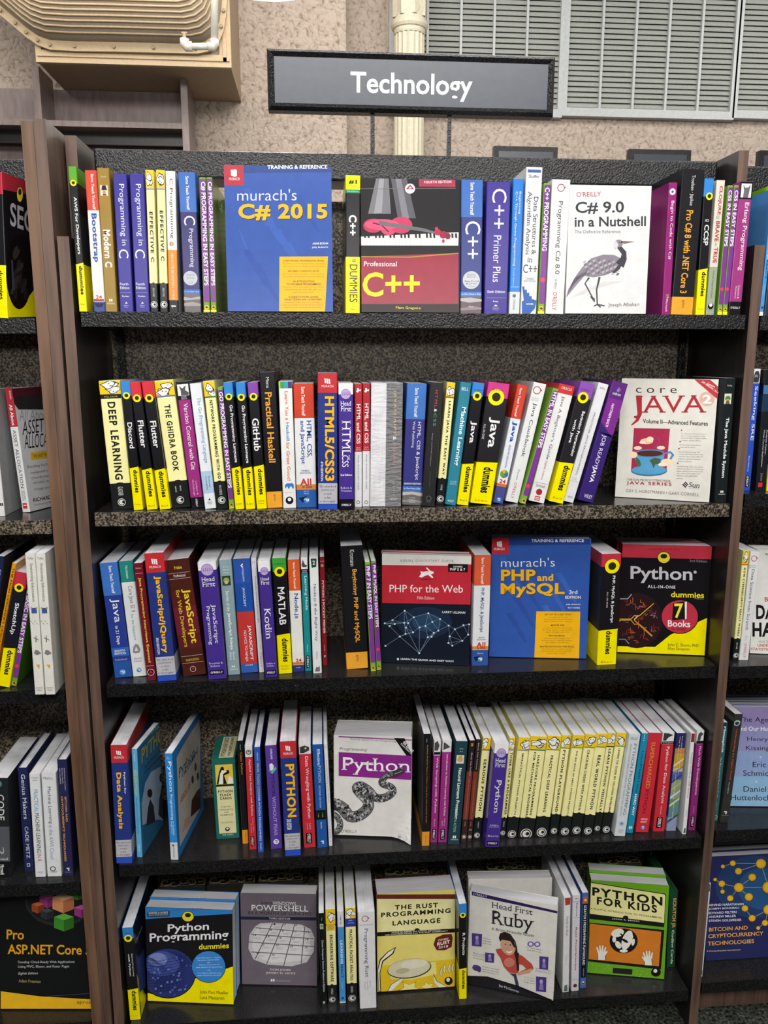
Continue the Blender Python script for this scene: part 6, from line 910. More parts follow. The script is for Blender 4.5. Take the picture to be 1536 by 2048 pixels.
it += [pg([(664, 758), (1374, 722), (1372, 960), (666, 1030)], '#e0d274'), pg([(666, 1020), (1372, 955), (1372, 1220), (676, 1262)], '#dcba24'), pg([(770, 1060), (1190, 980), (1200, 1090), (960, 1140), (800, 1130)], '#e4da84')]
it += [pg([(690, 1250), (676, 1050), (700, 960), (770, 890), (845, 848), (820, 910), (730, 980), (705, 1080), (712, 1250)], '#2c2a22'), pg([(694, 1240), (684, 1055), (708, 968), (772, 898), (832, 862), (808, 906), (722, 972), (698, 1080), (704, 1240)], '#e6e2d2'), pg([(770, 1250), (800, 1180), (920, 1105), (880, 1160), (800, 1250)], '#e6e2d2'), ln([(770, 1250), (800, 1180), (920, 1105)], 5, '#2c2a22'), pg([(1170, 1090), (1200, 1150), (1290, 1210), (1220, 1215), (1180, 1160)], '#e6e2d2'), ln([(1170, 1090), (1200, 1150), (1290, 1210)], 5, '#2c2a22')]
def star(cx, cy, R, ph, c):
    return [pg([(cx + (R if k % 2 == 0 else R * .5) * s * math.cos(ph + k * math.pi / 5), cy + (R if k % 2 == 0 else R * .5) * s * .7 * math.sin(ph + k * math.pi / 5)) for k in range(10)], cc) for s, cc in ((1.07, '#2c2a22'), (1, c))]
it += star(960, 1215, 95, .3, '#e8dc86') + star(1120, 1200, 64, .6, '#e8dc86')
it += [el(960, 1040, 195, 86, '#3a372c', -8), el(958, 1036, 188, 80, '#cfc9ac', -8), el(1000, 1000, 120, 40, '#dcd7c0', -8), el(900, 1060, 60, 24, '#b5ae8c', -8)]
for x, y in ((1240, 1060), (1268, 1030), (1310, 1030), (1340, 1020)): it += [ln([(x, y + 45), (x - 4, y + 10), (x + 6, y - 25)], 18, '#2c2a22'), ln([(x, y + 43), (x - 4, y + 10), (x + 6, y - 23)], 12, '#e8e4d4')]
it += [pg([(1172, 830), (1190, 770), (1260, 740), (1330, 735), (1340, 770), (1330, 850), (1270, 880), (1200, 880)], '#6a2422'), tx('COVERS', 1212, 802, 1302, 786, 18, '#e4d4cc', 'b'), tx('RUST', 1204, 842, 1316, 818, 30, '#f0e6de', 'B'), tx('2018', 1216, 866, 1300, 852, 20, '#e4d4cc', 'b'), el(1304, 1148, 36, 36, '#1c1b1a'), el(1300, 1138, 16, 18, '#e4e0d4')]
def wr(p):
    x, y, z = p; u = x / .17; return (x, y + .010 * math.sin(u * 3.0) * (.3 + .7 * z / .23) - .012 * max(0, u - .7) ** 2 * 6 * z / .23, z + .012 * (u - .5) ** 2 * 4 * (1 if z > .1 else 0) * 0)
r = fo(5, (680, 1262), (1358, 1212), (664, 390), 4, .060, '#e0d274', it, 'yellow face-out book with a drawn seabed scene and starfish', '#6a2a26')
bk(5, 1397, 1465, 1308, 1395, 476, '#19181b', dum('#3584cf', 'R Projects', 728, 922, 575, 1045, 1055, 1218, None, 0, 0, (.34, .8), .5), 'black spine with blue top and yellow foot in the middle of the bottom shelf')
C(900, 1700, 4.389)
it = [pg([(192, 362), (968, 540), (966, 560), (192, 396)], '#2f2258'), tx("O'REILLY", 202, 392, 326, 418, 18, '#d4d0e0', ''), tx('Head First', 366, 505, 726, 572, 52, '#3a3a3e', 's'), tx('Ruby', 362, 684, 738, 744, 158, '#2a2a2e', 's'), tx('A Brain-Friendly Guide', 362, 706, 738, 770, 30, '#4a4a4e', 's')]
it = [ln([(160 + 26 * k, 400 + 6 * k), (160 + 26 * k, 1110 + 8 * k)], 1, '#cfcdc2') for k in range(31)] + [ln([(140, 420 + 34 * k), (962, 590 + 35 * k)], 1, '#cfcdc2') for k in range(20)] + it
for (x, y, w, h) in ((192, 728, 90, 112), (308, 898, 82, 84), (785, 930, 80, 112), (755, 1108, 92, 130)): it += [pg([(x, y), (x + w, y + 8), (x + w - 4, y + h + 8), (x, y + h)], '#4a3a80'), el(x + w * .5, y + h * .36, w * .16, h * .16, '#a89ac8'), pg([(x + w * .3, y + h * .9), (x + w * .38, y + h * .5), (x + w * .64, y + h * .5), (x + w * .72, y + h * .92)], '#8a7ab4')]
it += [el(708, 824, 28, 24, '#6a5a9c'), el(766, 826, 28, 24, '#6a5a9c'), el(708, 824, 16, 14, '#d8d4e4'), el(766, 826, 16, 14, '#d8d4e4'), ln([(734, 824), (742, 824)], 6, '#6a5a9c'), el(235, 1035, 40, 26, '#4a3a80', 15), el(215, 1020, 14, 14, '#4a3a80'), el(258, 1058, 14, 14, '#4a3a80')]
for (x, y, x1, rows) in ((288, 776, 362, ['Get more', 'done with', 'less code']), (200, 906, 300, ['Avoid', 'embarrassing', 'OO mistakes']), (288, 1028, 430, ['Bend your mind', 'around more than', '40 Ruby exercises']), (672, 858, 800, ['Do heavy lifting', 'easily with blocks']), (750, 1042, 885, ['Master the Ruby', 'Standard Library']), (650, 1118, 742, ['Serve your', 'web app', 'to the world'])):
    for k, s in enumerate(rows): it.append(tx(s, x, y + 21 * k, x1, y + 21 * k + (x1 - x) * .2, 12, '#5a5862', 'q'))
it += [pg([(520, 1080), (580, 1085), (604, 1180), (600, 1225), (580, 1200), (560, 1110)], '#3a3c50'), pg([(402, 868), (445, 862), (490, 890), (580, 900), (640, 930), (720, 1000), (735, 1040), (690, 1075), (600, 1098), (585, 1080), (670, 1040), (640, 1010), (610, 1000), (600, 1085), (520, 1075), (470, 1020), (445, 950), (410, 900)], '#b4493f'), pg([(580, 1080), (690, 1045), (725, 1035), (700, 1078), (600, 1096)], '#c89a80'), el(520, 985, 46, 42, '#c47a6a'), pg([(428, 770), (440, 730), (480, 716), (530, 735), (575, 800), (590, 860), (600, 950), (608, 1040), (590, 1060), (578, 960), (555, 860), (500, 800), (440, 800)], '#2c201e'), el(510, 838, 64, 86, '#c79a80', -18), pg([(436, 790), (450, 750), (500, 735), (560, 790), (580, 860), (560, 850), (530, 800), (470, 786)], '#2c201e'), el(488, 826, 8, 5, '#3a2420'), el(530, 832, 8, 5, '#3a2420'), ln([(508, 836), (500, 866), (512, 868)], 3, '#a87860'), pg([(490, 882), (520, 890), (552, 880), (535, 902), (505, 902)], '#f0e4dc'), ln([(600, 900), (592, 980), (602, 1060)], 12, '#2c201e')]
it += [pg([(140, 1098), (330, 1108), (600, 1190), (915, 1318), (880, 1420), (600, 1300), (300, 1200), (140, 1180)], '#1c1a1e'), tx('Jay McGavren', 428, 1200, 606, 1258, 26, '#d8d6dc', 's')]
def wru(p):
    x, y, z = p; u = max(0, x / .193); return (x, y - .075 * u ** 1.6 * (.35 + .65 * (1 - z / .235)) , z - .014 * u * u * (z / .23) )
def wru2(p):
    x, y, z = p; return p
bl = (142, 1180); 
r = fo(5, (150, 1178), (905, 1330), (136, 350), 3, .030, '#d8d6cf', it, 'pale face-out book, cover fallen open, showing a woman in a red top', '#d8d6cf', cat='book')
r2 = fo(5, (150, 1085), (872, 1070), (110, 255), 3, .030, '#d8d6cf', [tx('Head First', 668, 470, 874, 460, 34, '#5a5a5e', 's')], 'second pale copy standing behind the fallen open cover', '#d8d6cf')
bk(5, 986, 1045, 1248, 1002, 415, '#d9dadc', [up([(.12, 420), (.94, 420), (.9, 480), (.2, 486)], '#b03a30'), V('Hands-on Rust', 580, 752, .4, .7, '#6a6c70', 's'), V('Wolverson', 920, 1012, .42, .58, '#9a9ca0', 's'), up([(.2, 1240), (.3, 1190), (.7, 1180), (.8, 1240)], '#5a6a60')], 'white spine with a red tab right of the woman cover')
bk(5, 1064, 1132, 1238, 1077, 400, '#cfcdd4', [rc(424, 428, .3, .7, '#4a4a50'), rc(452, 455, .06, .94, '#8a8a90'), V('Beginning', 466, 582, .44, .66, '#3a3a40', 's'), rc(590, 593, .06, .94, '#8a8a90'), V('Rust Programming', 680, 1056, .36, .66, '#b03040', 'b'), rc(1136, 1139, .06, .94, '#8a8a90'), dc(1190, .5, .26, '#5a2c3a')], 'grey-white spine with red lettering, bottom shelf')
bk(5, 1140, 1196, 1212, 1162, 378, '#4466a8', [rc(408, 1120, .1, .9, '#12151c'), rc(408, 470, .12, .9, '#b05a4a'), dc(440, .5, .2, '#d8c89a'), V('SCRATCH 3 PROGRAMMING PLAYGROUND', 485, 1010, .3, .7, '#d8dcdc', 'b'), V('SWEIGART', 1035, 1110, .42, .6, '#a8acb4', 'q'), dc(1165, .5, .36, '#12151c'), rg(1165, .5, .32, '#d8d8d8', .14), dc(1160, .5, .14, W_)], 'blue-edged black spine left of the green cover with two hands')
C(1120, 1700, 3.692)
GR = '#6aa624'
it = [pg([(212, 242), (222, 236), (776, 322), (784, 334), (772, 545), (212, 478)], '#1d1f1c'), pg([(216, 252), (226, 242), (772, 328), (778, 340), (768, 538), (216, 470)], '#e6e09c'), tx('PYTHON', 238, 336, 756, 412, 64, '#1d1b1a', 'Bt'), tx('FOR KIDS', 272, 402, 716, 466, 58, '#1d1b1a', 'Bt'), tx('A PLAYFUL INTRODUCTION TO PROGRAMMING', 226, 438, 752, 508, 13, '#2a2820', 'bt'), pg([(214, 476), (770, 540), (769, 570), (214, 508)], '#1b1c1c'), el(484, 498, 20, 14, '#1b1c1c'), tx('JASON R. BRIGGS', 384, 514, 586, 534, 12, '#d8d8d0', 'bt'), pg([(210, 535), (770, 590), (745, 882), (206, 822)], '#1a1a1a'), pg([(220, 543), (748, 604), (730, 858), (212, 806)], '#cf7a2a')]
it += [el(470, 670, 104, 92, '#1c1b1a'), el(425, 612, 48, 30, '#e4e2d8', -15), el(495, 665, 36, 74, '#e4e2d8', 20), el(430, 700, 20, 30, '#e4e2d8', -30), el(400, 660, 14, 22, '#e4e2d8'), el(540, 680, 12, 26, '#e4e2d8', 10), el(470, 745, 30, 12, '#e4e2d8'), el(480, 670, 26, 10, '#1c1b1a', 30), el(445, 655, 18, 7, '#1c1b1a', -30), el(530, 640, 10, 14, '#e4e2d8'), el(455, 625, 14, 6, '#1c1b1a', 40)]
for cx, cy, s in ((305, 760, 1), (650, 800, -1)):
    for w, c in ((1.16, '#1c1b1a'), (1, '#e6e4da')):
        it += [pg([(cx - 24 * w, cy + 50), (cx - 26 * w, cy - 4), (cx + 24 * w, cy - 4), (cx + 30 * w, cy + 52)], c)]
        for k in range(4): it.append(ln([(cx - 18 + 13 * k, cy + 4), (cx - 34 + 22 * k, cy - 62 + abs(k - 1.5) * 12)], [16 * w, 10 * w], c))
        it.append(ln([(cx + 18 * s, cy + 20), (cx + 44 * s, cy - 14)], [18 * w, 10 * w], c))
it += [pg([(228, 824), (745, 884), (740, 936), (580, 936), (535, 922), (535, 878), (392, 868), (388, 906), (340, 918), (226, 906)], '#24262a') if 0 else pg([(225, 826), (395, 866), (388, 908), (340, 918), (225, 908)], GR), pg([(392, 868), (535, 880), (532, 920), (388, 908)], '#1f2124'), el(708, 902, 36, 32, '#151515'), rg(0, 0, 0, W_) if 0 else el(704, 892, 14, 14, '#e4e4e0'), tx('', 0, 0, 1, 1, 1, W_)] + [el(572 + 16 * k, 868 + 2 * k, 3, 2, '#8a8c90') for k in range(5)]
for k in range(34):
    rr = random.Random(90 + k); it.append(el(*( (230 + rr.random() * 140, 840 + rr.random() * 66) if k % 2 else (545 + rr.random() * 110, 890 + rr.random() * 50)), 2.5, 2.2, '#a8cc70'))
it = [i for i in it if not (i[0] == 'T' and i[1] == '')]
r = fo(5, (200, 912), (768, 960), (190, 218), 4, .030, GR, it, 'green face-out book with orange screen and two white hands', GR)
copy_behind(r, .031, 'second copy behind the green cover with two white hands', dz=.006)
bk(5, 790, 850, 866, 812, 306, '#1d4a2c', [V('SCRATCH JR', 355, 575, .3, .84, '#d8a068', 'B'), V('Coding Cards', 590, 840, .34, .72, '#dce6dc', 'b')], 'dark green card box at the right end of the bottom shelf', dep=.13, name='card_box', cat='card box', pages=False)
cb2 = [o for o in COL.objects if o.name.startswith('card_box')][1]
def box_body(root):
    c = root.children[0]; w = max(v.co.x for v in c.data.vertices); h = max(v.co.z for v in c.data.vertices); d = max(v.co.y for v in c.data.vertices)
    mb = MB(); mb.box((.0008, .0012, .001), (w - .0008, d - .0002, h - .0004), ink('#1d4a2c')); mb.build('box_body', root)
box_body(cb2)
# ornamented dark boxes at the back of the bottom shelf
def gilt_box(u0, v0, u1, v1, ub0, label):
    ztop, y0 = .276, .2035; A, B = aty(u0, v0, y0), aty(u1, v1, y0)
    x0, x1, d = A.x, B.x, BACK - .0025 - y0; root = empty('ornamented_box', Matrix.Translation((x0, y0, SH[5] + .0004))); w, h = x1 - x0, ztop - SH[5]
    tag(root, label, 'box', 'ornamented boxes at the back of the bottom shelf')
    m = mat_plain('dark_leatherette', (.045, .045, .038), .4, .5); g = mat_plain('tarnished_gold', lin('#c0b282'), .4, .6)
    mb = MB(); mb.box((0, 0, 0), (w, d, h - .022), m); mb.build('box_body', root)
    mb = MB(); mb.box((-.001, -.001, h - .0215), (w + .001, d, h), m); mb.build('lid', root, bevel=.0015)
    mb = MB(); e = .004; z = h + .0003
    for a, b in (((e, e), (w - e, e + .0014)), ((e, d - e), (w - e, d - e + .0026)), ((e, e), (e + .0026, d - e)), ((w - e, e), (w - e + .0026, d - e))): mb.box((a[0], a[1], h + .0001), (b[0], b[1], z), g)
    for k in range(5):
        cx, cy = w * (.14 + .18 * k), d * (.5 + .1 * (-1) ** k); pts = [(cx + (.003 + .0032 * t) * math.cos(t * 1.3 + k), cy + (.003 + .0032 * t) * .8 * math.sin(t * 1.3 + k), h + .0006) for t in [j * .4 for j in range(12)]]
        mb.tube(pts, .0013, g, 5)
    mb.build('gilt_scrollwork', root)
gilt_box(316, 1778, 410, 1774, 0, 'dark box with gold scrollwork lid, leftmost of the three behind the blue-topped cover')
gilt_box(414, 1771, 510, 1768, 0, 'dark box with gold scrollwork lid, middle of the three at the left back')
gilt_box(514, 1766, 606, 1764, 0, 'dark box with gold scrollwork lid behind the mauve calendar cover')
gilt_box(768, 1764, 858, 1750, 0, 'dark box with gold scrollwork lid behind the yellow seabed cover')
gilt_box(974, 1739, 1054, 1734, 0, 'dark box with gold scrollwork lid behind the woman cover')
gilt_box(1200, 1726, 1284, 1722, 0, 'dark box with gold scrollwork lid behind the two white hands cover')
# ================================================================ LEFT NEIGHBOURING BAY
C(0, 240, 3.79)
it = [pg([(-120, 330), (330, 480), (330, 590), (-120, 480)], '#b02c3c'), pg([(-20, 1100), (60, 1180), (150, 1432), (290, 1240), (290, 1490), (-20, 1490)], YL), el(145, 1150, 100, 285, '#120f10'), el(150, 565, 22, 55, '#f0e03a'), el(150, 545, 12, 26, '#2a2a22'), tx('SECURITY', 76, 800, 520, 960, 180, '#b4b4b8', 'b')]
for k in range(14):
    rr = random.Random(k); it.append(el(90 + rr.random() * 110, 960 + rr.random() * 380, 16, 46, ('#2e2624', '#3a302c', '#241d1c')[k % 3], rr.random() * 40))
it += [pg([(84, 1060), (96, 1060), (110, 1290), (92, 1290)], '#3a4656')]
bk(11, -60, 72, 1486, -100, 395, YL, [bd(-INF, 560, '#b02c3c'), bd(560, 1100, K_), V('dummies', 1140, 1360, .5, .8, K_)], 'thick black and yellow book with red top at the left photo edge, cover half seen', dep=.187, farx=-.0835, side='#151417', sideitems=it)
C(0, 740, 3.79)
bk(12, -10, 40, 1108, -110, 150, '#d8d8d8', [V('HACKING FOR THE MIND', 300, 755, .4, .9, '#3a3a3c', ''), rc(1008, 1030, .4, .6, '#222222'), rc(1008, 1030, .66, .86, '#222222')], 'white spine with thin black capitals at the left photo edge', dep=.15, side='#a6a8aa')
bk(12, 170, 240, 1078, 16, 140, '#dcdcdc', [bd(-INF, 432, '#a8303a'), V('FERRI', 160, 222, .6, .8, '#f0d8d8', ''), V('All About', 262, 422, .34, .76, '#f2e4e4', 'b'), V('ASSET ALLOCATION', 455, 895, .3, .74, '#2a2a2c', ''), V('SECOND', 915, 985, .56, .74, '#2a2a2c', ''), V('EDITION', 915, 990, .28, .46, '#2a2a2c', ''), rc(1008, 1050, .2, .8, '#c0303a'), rc(1022, 1030, .3, .7, W_)], 'leaning red and white spine with visible grey cover, left bay second shelf', farx=-.0835, side='#b9babc', sideitems=[pg([(78, 140), (345, 120), (352, 300), (140, 300), (110, 260)], '#2a2426'), pg([(80, 140), (310, 125), (312, 180), (92, 205)], '#4a1a24'), tx('All About', 146, 390, 372, 385, 95, '#8a8c90', ''), tx('ASSET', 170, 495, 330, 470, 110, '#17171a', ''), tx('ALLOCATION', 186, 598, 460, 570, 110, '#17171a', ''), pg([(228, 625), (520, 590), (520, 650), (236, 685)], '#c8a02c'), tx('THE EASY WAY TO GET STARTED', 246, 668, 520, 632, 28, '#2a2410', ''), tx('Everything You Need to Know', 208, 752, 480, 715, 28, '#3a3a3e', 's'), tx('Implement a smart asset', 232, 795, 480, 755, 24, '#4a4a4e', 's'), tx('Diversify your investments', 240, 835, 480, 795, 24, '#4a4a4e', 's'), tx('real estate, and other classes', 250, 868, 480, 835, 24, '#4a4a4e', 's'), tx('Change your allocation', 258, 920, 480, 885, 24, '#4a4a4e', 's'), tx('RICHARD A. FERRI', 252, 1002, 500, 955, 30, '#1d1d20', 'b'), tx('Foreword by William Bernstein', 258, 1032, 500, 995, 18, '#4a4a4e', 's')])
C(0, 1060, 3.79)
bk(13, -140, -88, 1210, -20, 195, '#1d2a44', [V('DESIGN BASICS', 300, 900, .4, .8, '#8aa0c0', '')], 'dark blue leaning spine at the left edge, third shelf of the left bay', dep=.17)
bk(13, -88, -54, 1205, 92, 250, '#e0981c', [V("THE NON-DESIGNER'S DESIGN BOOK", 285, 1000, .34, .8, '#2a2214', 'b')], 'leaning yellow spine with black capitals, left bay', dep=.17)
bk(13, -24, 72, 1196, 116, 312, '#1a1c28', dum('#c03448', 'SketchUp', 552, 790, 440, 900, 912, 1095, None, 0, 0, (.3, .72), .5), 'leaning black spine with red top and yellow foot, left bay', dep=.15)
bk(13, 80, 124, 1186, 206, 420, '#6f9a34', easy('VISUAL BASIC IN EASY STEPS', 330, 932, 425, 1120, 1160, badge=1030), 'leaning green and purple spine, left bay', dep=.17, side='#4f8a20')
for x0, x1, xt, lb in ((263, 338, 188, 'white spine with tiny drawings, left one of the white pair in the left bay'), (343, 418, 265, 'white spine with tiny drawings, right one of the white pair in the left bay')):
    bk(13, x0, x1, 1248, xt, 178, '#dddcd4', [H('Tufte', 206, 222, .2, .8, '#6a6a68', 's'), V('Envisioning Information', 255, 545, .34, .72, '#5a5a58', 's'), rc(590, 632, .26, .8, '#3f5a94'), rc(584, 600, .2, .34, '#a89a50'), rc(584, 600, .72, .86, '#a89a50')] + [dc(690 + 9 * (k % 4), .12 + .1 * k, .05, ('#8a8a4a', '#c8c8b0')[k % 2]) for k in range(8)] + [up([(.44, 850), (.52, 800), (.58, 800), (.56, 850)], '#6a6a6a'), up([(.3, 812), (.8, 832), (.8, 838), (.3, 820)], '#6a6a6a'), up([(.2, 935), (.4, 905), (.7, 915), (.95, 935), (.5, 950)], '#7a7a7a'), up([(.34, 1020), (.72, 1020), (.66, 1050), (.6, 1050)], '#d0a030'), H('GRAPHICS', 1190, 1202, .14, .86, '#7a7a78', 'q'), H('PRESS', 1208, 1220, .24, .76, '#7a7a78', 'q')], lb, dep=.2)
bk(13, 526, 556, 1108, 478, 280, '#5a9a3a', [V('UX for Lean Startups', 320, 500, .5, .7, '#2a4a20', ''), V('BETTER EXPERIENCES', 560, 950, .4, .64, '#24421c', 'b'), rc(1040, 1062, .4, .7, '#2a4a5a')], 'green reflection, built as a spine half hidden behind the white pair, left bay', dep=.12)  # green reflection modelled as a solid book
C(0, 1400, 3.16)
bk(14, -60, 66, 1122, -78, 492, '#55575c', [bd(-INF, 800, '#232528'), dc(530, .5, .2, '#5a7a80'), V('CODE', 598, 760, .44, .78, '#e4e4e4', ''), V('COMPLETE', 610, 900, .1, .3, '#e4e4e4', ''), V('2', 930, 980, .4, .72, '#a8aaac', ''), bd(1020, INF, '#16171a'), V('Microsoft', 1040, 1105, .5, .7, W_), H('McConnell', 995, 1012, .2, .9, W_, 'q')], 'thick grey and black spine at the left edge, fourth shelf of the left bay', side='#35373a')
bk(14, 152, 214, 1086, 108, 432, '#232a56', [V('Genius Makers', 470, 752, .34, .74, '#e4e4ee', 's'), V('CADE METZ', 800, 1000, .36, .72, '#d0d4e4', 's'), rc(1032, 1052, .34, .66, '#c8ccdc'), rc(1036, 1048, .4, .6, '#232a56')], 'hardback with navy spine and white serif lettering, left bay', hard=True, dep=.165, name='hardback_book')
bk(14, 222, 289, 1119, 183, 470, '#dcdee0', [H('NWANGANGA', 488, 496, .16, .84, '#4a4c50', 'q'), H('CHAPPLE', 504, 512, .26, .76, '#4a4c50', 'q'), V('PRACTICAL', 565, 708, .32, .72, '#4a9ac4', ''), V('MACHINE LEARNING', 715, 965, .32, .72, '#2a2c30', ''), V('IN R', 972, 1020, .32, .72, '#c03a34', ''), H('WILEY', 1084, 1094, .2, .8, '#7a7c80', 's')], 'white spine with blue black and red capitals, left bay')
bk(14, 298, 390, 1116, 259, 462, '#dcdee0', [H('Mishra', 486, 502, .14, .76, '#4a4c50', ''), V('Machine Learning', 548, 782, .3, .6, '#2c2e34', ''), V('in the AWS Cloud', 790, 1006, .3, .58, '#8a8cb0', ''), rg(1066, .42, .2, '#26282c', .3), H('SYBEX', 1080, 1090, .2, .7, '#4a4c50', 'q')], 'white spine with a small black ring mark, left bay')
bk(14, 400, 464, 1112, 358, 380, '#2a2a52', [V('NARAYANAN, BONNEAU,', 430, 575, .64, .74, '#d8d8e4', 'q'), V('FELTEN, MILLER', 430, 528, .42, .52, '#d8d8e4', 'q'), V('AND GOLDFEDER', 430, 532, .2, .3, '#d8d8e4', 'q'), V('BITCOIN AND', 612, 770, .56, .76, '#e0a24a', 'b'), V('CRYPTOCURRENCY TECHNOLOGIES', 608, 1020, .2, .4, '#e0a24a', 'b'), V('P', 1060, 1080, .36, .64, W_), H('Princeton', 1084, 1090, .2, .8, '#b8b8cc', 'q')], 'hardback with indigo spine and orange capitals beside the outer board, left bay', hard=True, dep=.165, name='hardback_book')
it = [el(375, 1270, 215, 160, '#2c2c2e'), el(375, 1260, 205, 150, '#1d1d20')]
def cube(x, y, s, a, b, c): return [pg([(x, y), (x + s, y - s * .35), (x + 2 * s, y), (x + s, y + s * .35)], a), pg([(x, y), (x + s, y + s * .35), (x + s, y + s * 1.5), (x, y + s * 1.1)], b), pg([(x + s, y + s * .35), (x + 2 * s, y), (x + 2 * s, y + s * 1.1), (x + s, y + s * 1.5)], c)]
for q in ((250, 1240, 50, '#c05aa0', '#9a3a80', '#7a2c66'), (440, 1190, 50, '#6ab04a', '#3f8a30', '#2f6a24'), (470, 1310, 45, '#c05aa0', '#9a3a80', '#7a2c66'), (200, 1290, 40, '#c8643a', '#a04a28', '#7a3820'), (258, 1330, 40, '#4a4e52', '#34383c', '#2a2c30'), (342, 1370, 62, '#6ab04a', '#3f8a30', '#2f6a24'), (332, 1245, 68, '#e8b890', '#d89060', '#b06a48')): it += cube(*q)
it += [tx('Pro', 42, 1512, 152, 1514, 62, '#e6a51e', 'b'), tx('ASP.NET Core 3', 48, 1606, 572, 1610, 62, '#e6a51e', 'b'), tx('Develop Cloud-Ready Web Applications', 114, 1668, 472, 1666, 20, '#c8c8c8', ''), tx('Using MVC, Blazor, and Razor Pages', 114, 1696, 438, 1694, 20, '#c8c8c8', ''), tx('Eighth Edition', 116, 1740, 240, 1738, 20, '#c8c8c8', 'i'), tx('Adam Freeman', 118, 1784, 258, 1788, 20, '#a89a60', ''), pg([(5, 1840), (250, 1872), (640, 1895), (640, 1962), (5, 1962)], '#e9b520'), tx('apress', 486, 1924, 588, 1926, 20, '#4a3a18', 's'), ln([(300, 1872), (620, 1850)], 2, '#5a5a58')]
fo(15, (5, 1960), (640, 1960), (5, 1120), 4, .045, '#17181a', it, 'black face-out book with colourful cubes and yellow foot, left bay', '#e9b520')
# ================================================================ RIGHT NEIGHBOURING BAY
C(1380, 280, 5.12)
bk(21, 640, 700, 1788, 790, 478, '#7dbb1a', [rc(480, 1700, .1, 1, '#7b3a8e'), V('SCRATCH PROGRAMMING IN EASY STEPS', 500, 1500, .3, .8, W_)], 'lime green and purple leaning book past the right end panel, top shelf', dep=.12, y=.095)
bk(21, 710, 752, 1788, 850, 500, '#4a92d0', [V('LEARNING', 950, 1230, .34, .7, '#d8ecfa', 'b'), V('REACT', 1225, 1425, .34, .7, '#16325a', 'b'), V('SECOND EDITION', 1480, 1590, .4, .58, '#a8d0f0', 'q'), dc(1716, .5, .3, '#1d4a80'), bd(1760, INF, '#e0e0dc')], 'light blue leaning spine past the right end panel, top shelf')
bk(21, 758, 840, 1788, 900, 480, '#2a3a44', [], 'dark slate spine at the right photo edge, top shelf')
C(1400, 700, 5.69)
bk(22, 487, 570, 1600, 612, 215, '#2f50b4', [bd(-INF, 378, '#dedede'), up([(.1, 370), (.1, 290), (.3, 240), (.7, 240), (.9, 290), (.8, 370)], '#3a3a3e'), dc(300, .42, .24, '#8a8a8c'), dc(315, .42, .12, '#2a2a2c'), V('Seeking SRE', 410, 1030, .3, .8, '#e8ecf6', 's'), V('Blank-Edelman', 1205, 1385, .36, .54, '#c8d4ec', 's')] + orl(1430, 1560), 'bright blue spine with ape picture on top, right bay')
bk(22, 632, 752, 1606, 738, 225, '#1c1e22', [rc(400, 500, .0, .6, '#3f6ea0'), bd(505, 700, '#20364e'), V('Threat Counter-Exploitation', 905, 1330, .3, .46, '#d0d4d8', ''), V('Analysis Cyber-', 905, 1200, .56, .72, '#d0d4d8', ''), V('Jones', 1400, 1490, .3, .6, '#8a8c90', 's'), rc(1508, 1560, .2, .6, '#c83040')], 'dark spine with thin white lettering and red mark, right bay', side='#26415e')
bk(22, 757, 850, 1606, 870, 230, '#1a1a1c', [bd(1300, INF, YL)], 'black spine with yellow foot at the right photo edge')
C(1380, 1040, 5.69)
bk(23, 480, 550, 1600, 606, 350, CR_, nos(350, 500, 1350, 1540, [('HOW CYBERSECURITY REALLY WORKS', 545, 1320, .38, .7)], '#c86a2a', 'GRUBB', (1390, 1470), 61, rc_=.42), 'cream spine with black foot past the right end panel')
bk(23, 555, 664, 1597, 692, 358, '#dfe0e0', ring(438, .42, .3) + [H('SECOND', 512, 526, .0, .7, '#8a8c90', ''), H('EDITION', 534, 548, .0, .7, '#8a8c90', ''), V('Data Science from Scratch', 562, 1252, .32, .62, '#3c3e44', ''), V('Grus', 1315, 1370, .44, .6, '#7a7c80', ''), V("O'REILLY", 1405, 1565, .4, .66, '#b8384a', '')], 'white spine with a red ring in the right bay')
it = [tx('ALEX', 852, 400, 960, 400, 22, '#3a3a3c', 'b'), tx('BAD', 850, 930, 1000, 930, 54, '#c0602c', 'B'), tx('DATA', 752, 1128, 1160, 1135, 165, '#1c1c1e', 'B'), tx('HACKS', 710, 1328, 1250, 1338, 165, '#1c1c1e', 'B'), tx('HOW TO', 782, 1398, 900, 1400, 28, '#8a8a8c', ''), tx('UNDERSTAND', 768, 1440, 1050, 1444, 30, '#b0602c', 'b'), tx('STATISTICS', 692, 1482, 930, 1490, 30, '#b0602c', 'b')]
r = fo(23, (680, 1522), (1500, 1560), (800, 335), 4, .014, '#dcdcd8', it, 'white face-out book with heavy black capitals at the right edge', '#dcdcd8')
for k, w_ in enumerate(('second', 'third', 'fourth')): copy_behind(r, .0155 * (k + 1), w_ + ' copy back in the stack behind the heavy black capitals cover')
C(1370, 1370, 6.02)
bk(24, 318, 395, 1640, 445, 455, '#2f646c', [bd(-INF, 520, '#1d3c48'), V('Metasploit', 500, 812, .3, .72, '#eef4f4', 'b'), V("The Penetration Tester's Guide", 868, 1360, .3, .58, '#cfe0e0', ''), V('Kennedy', 1420, 1520, .4, .56, '#cfe0e0', 'q'), rg(1590, .5, .34, W_, .14)], 'teal spine with white lettering past the right end panel', dep=.16)
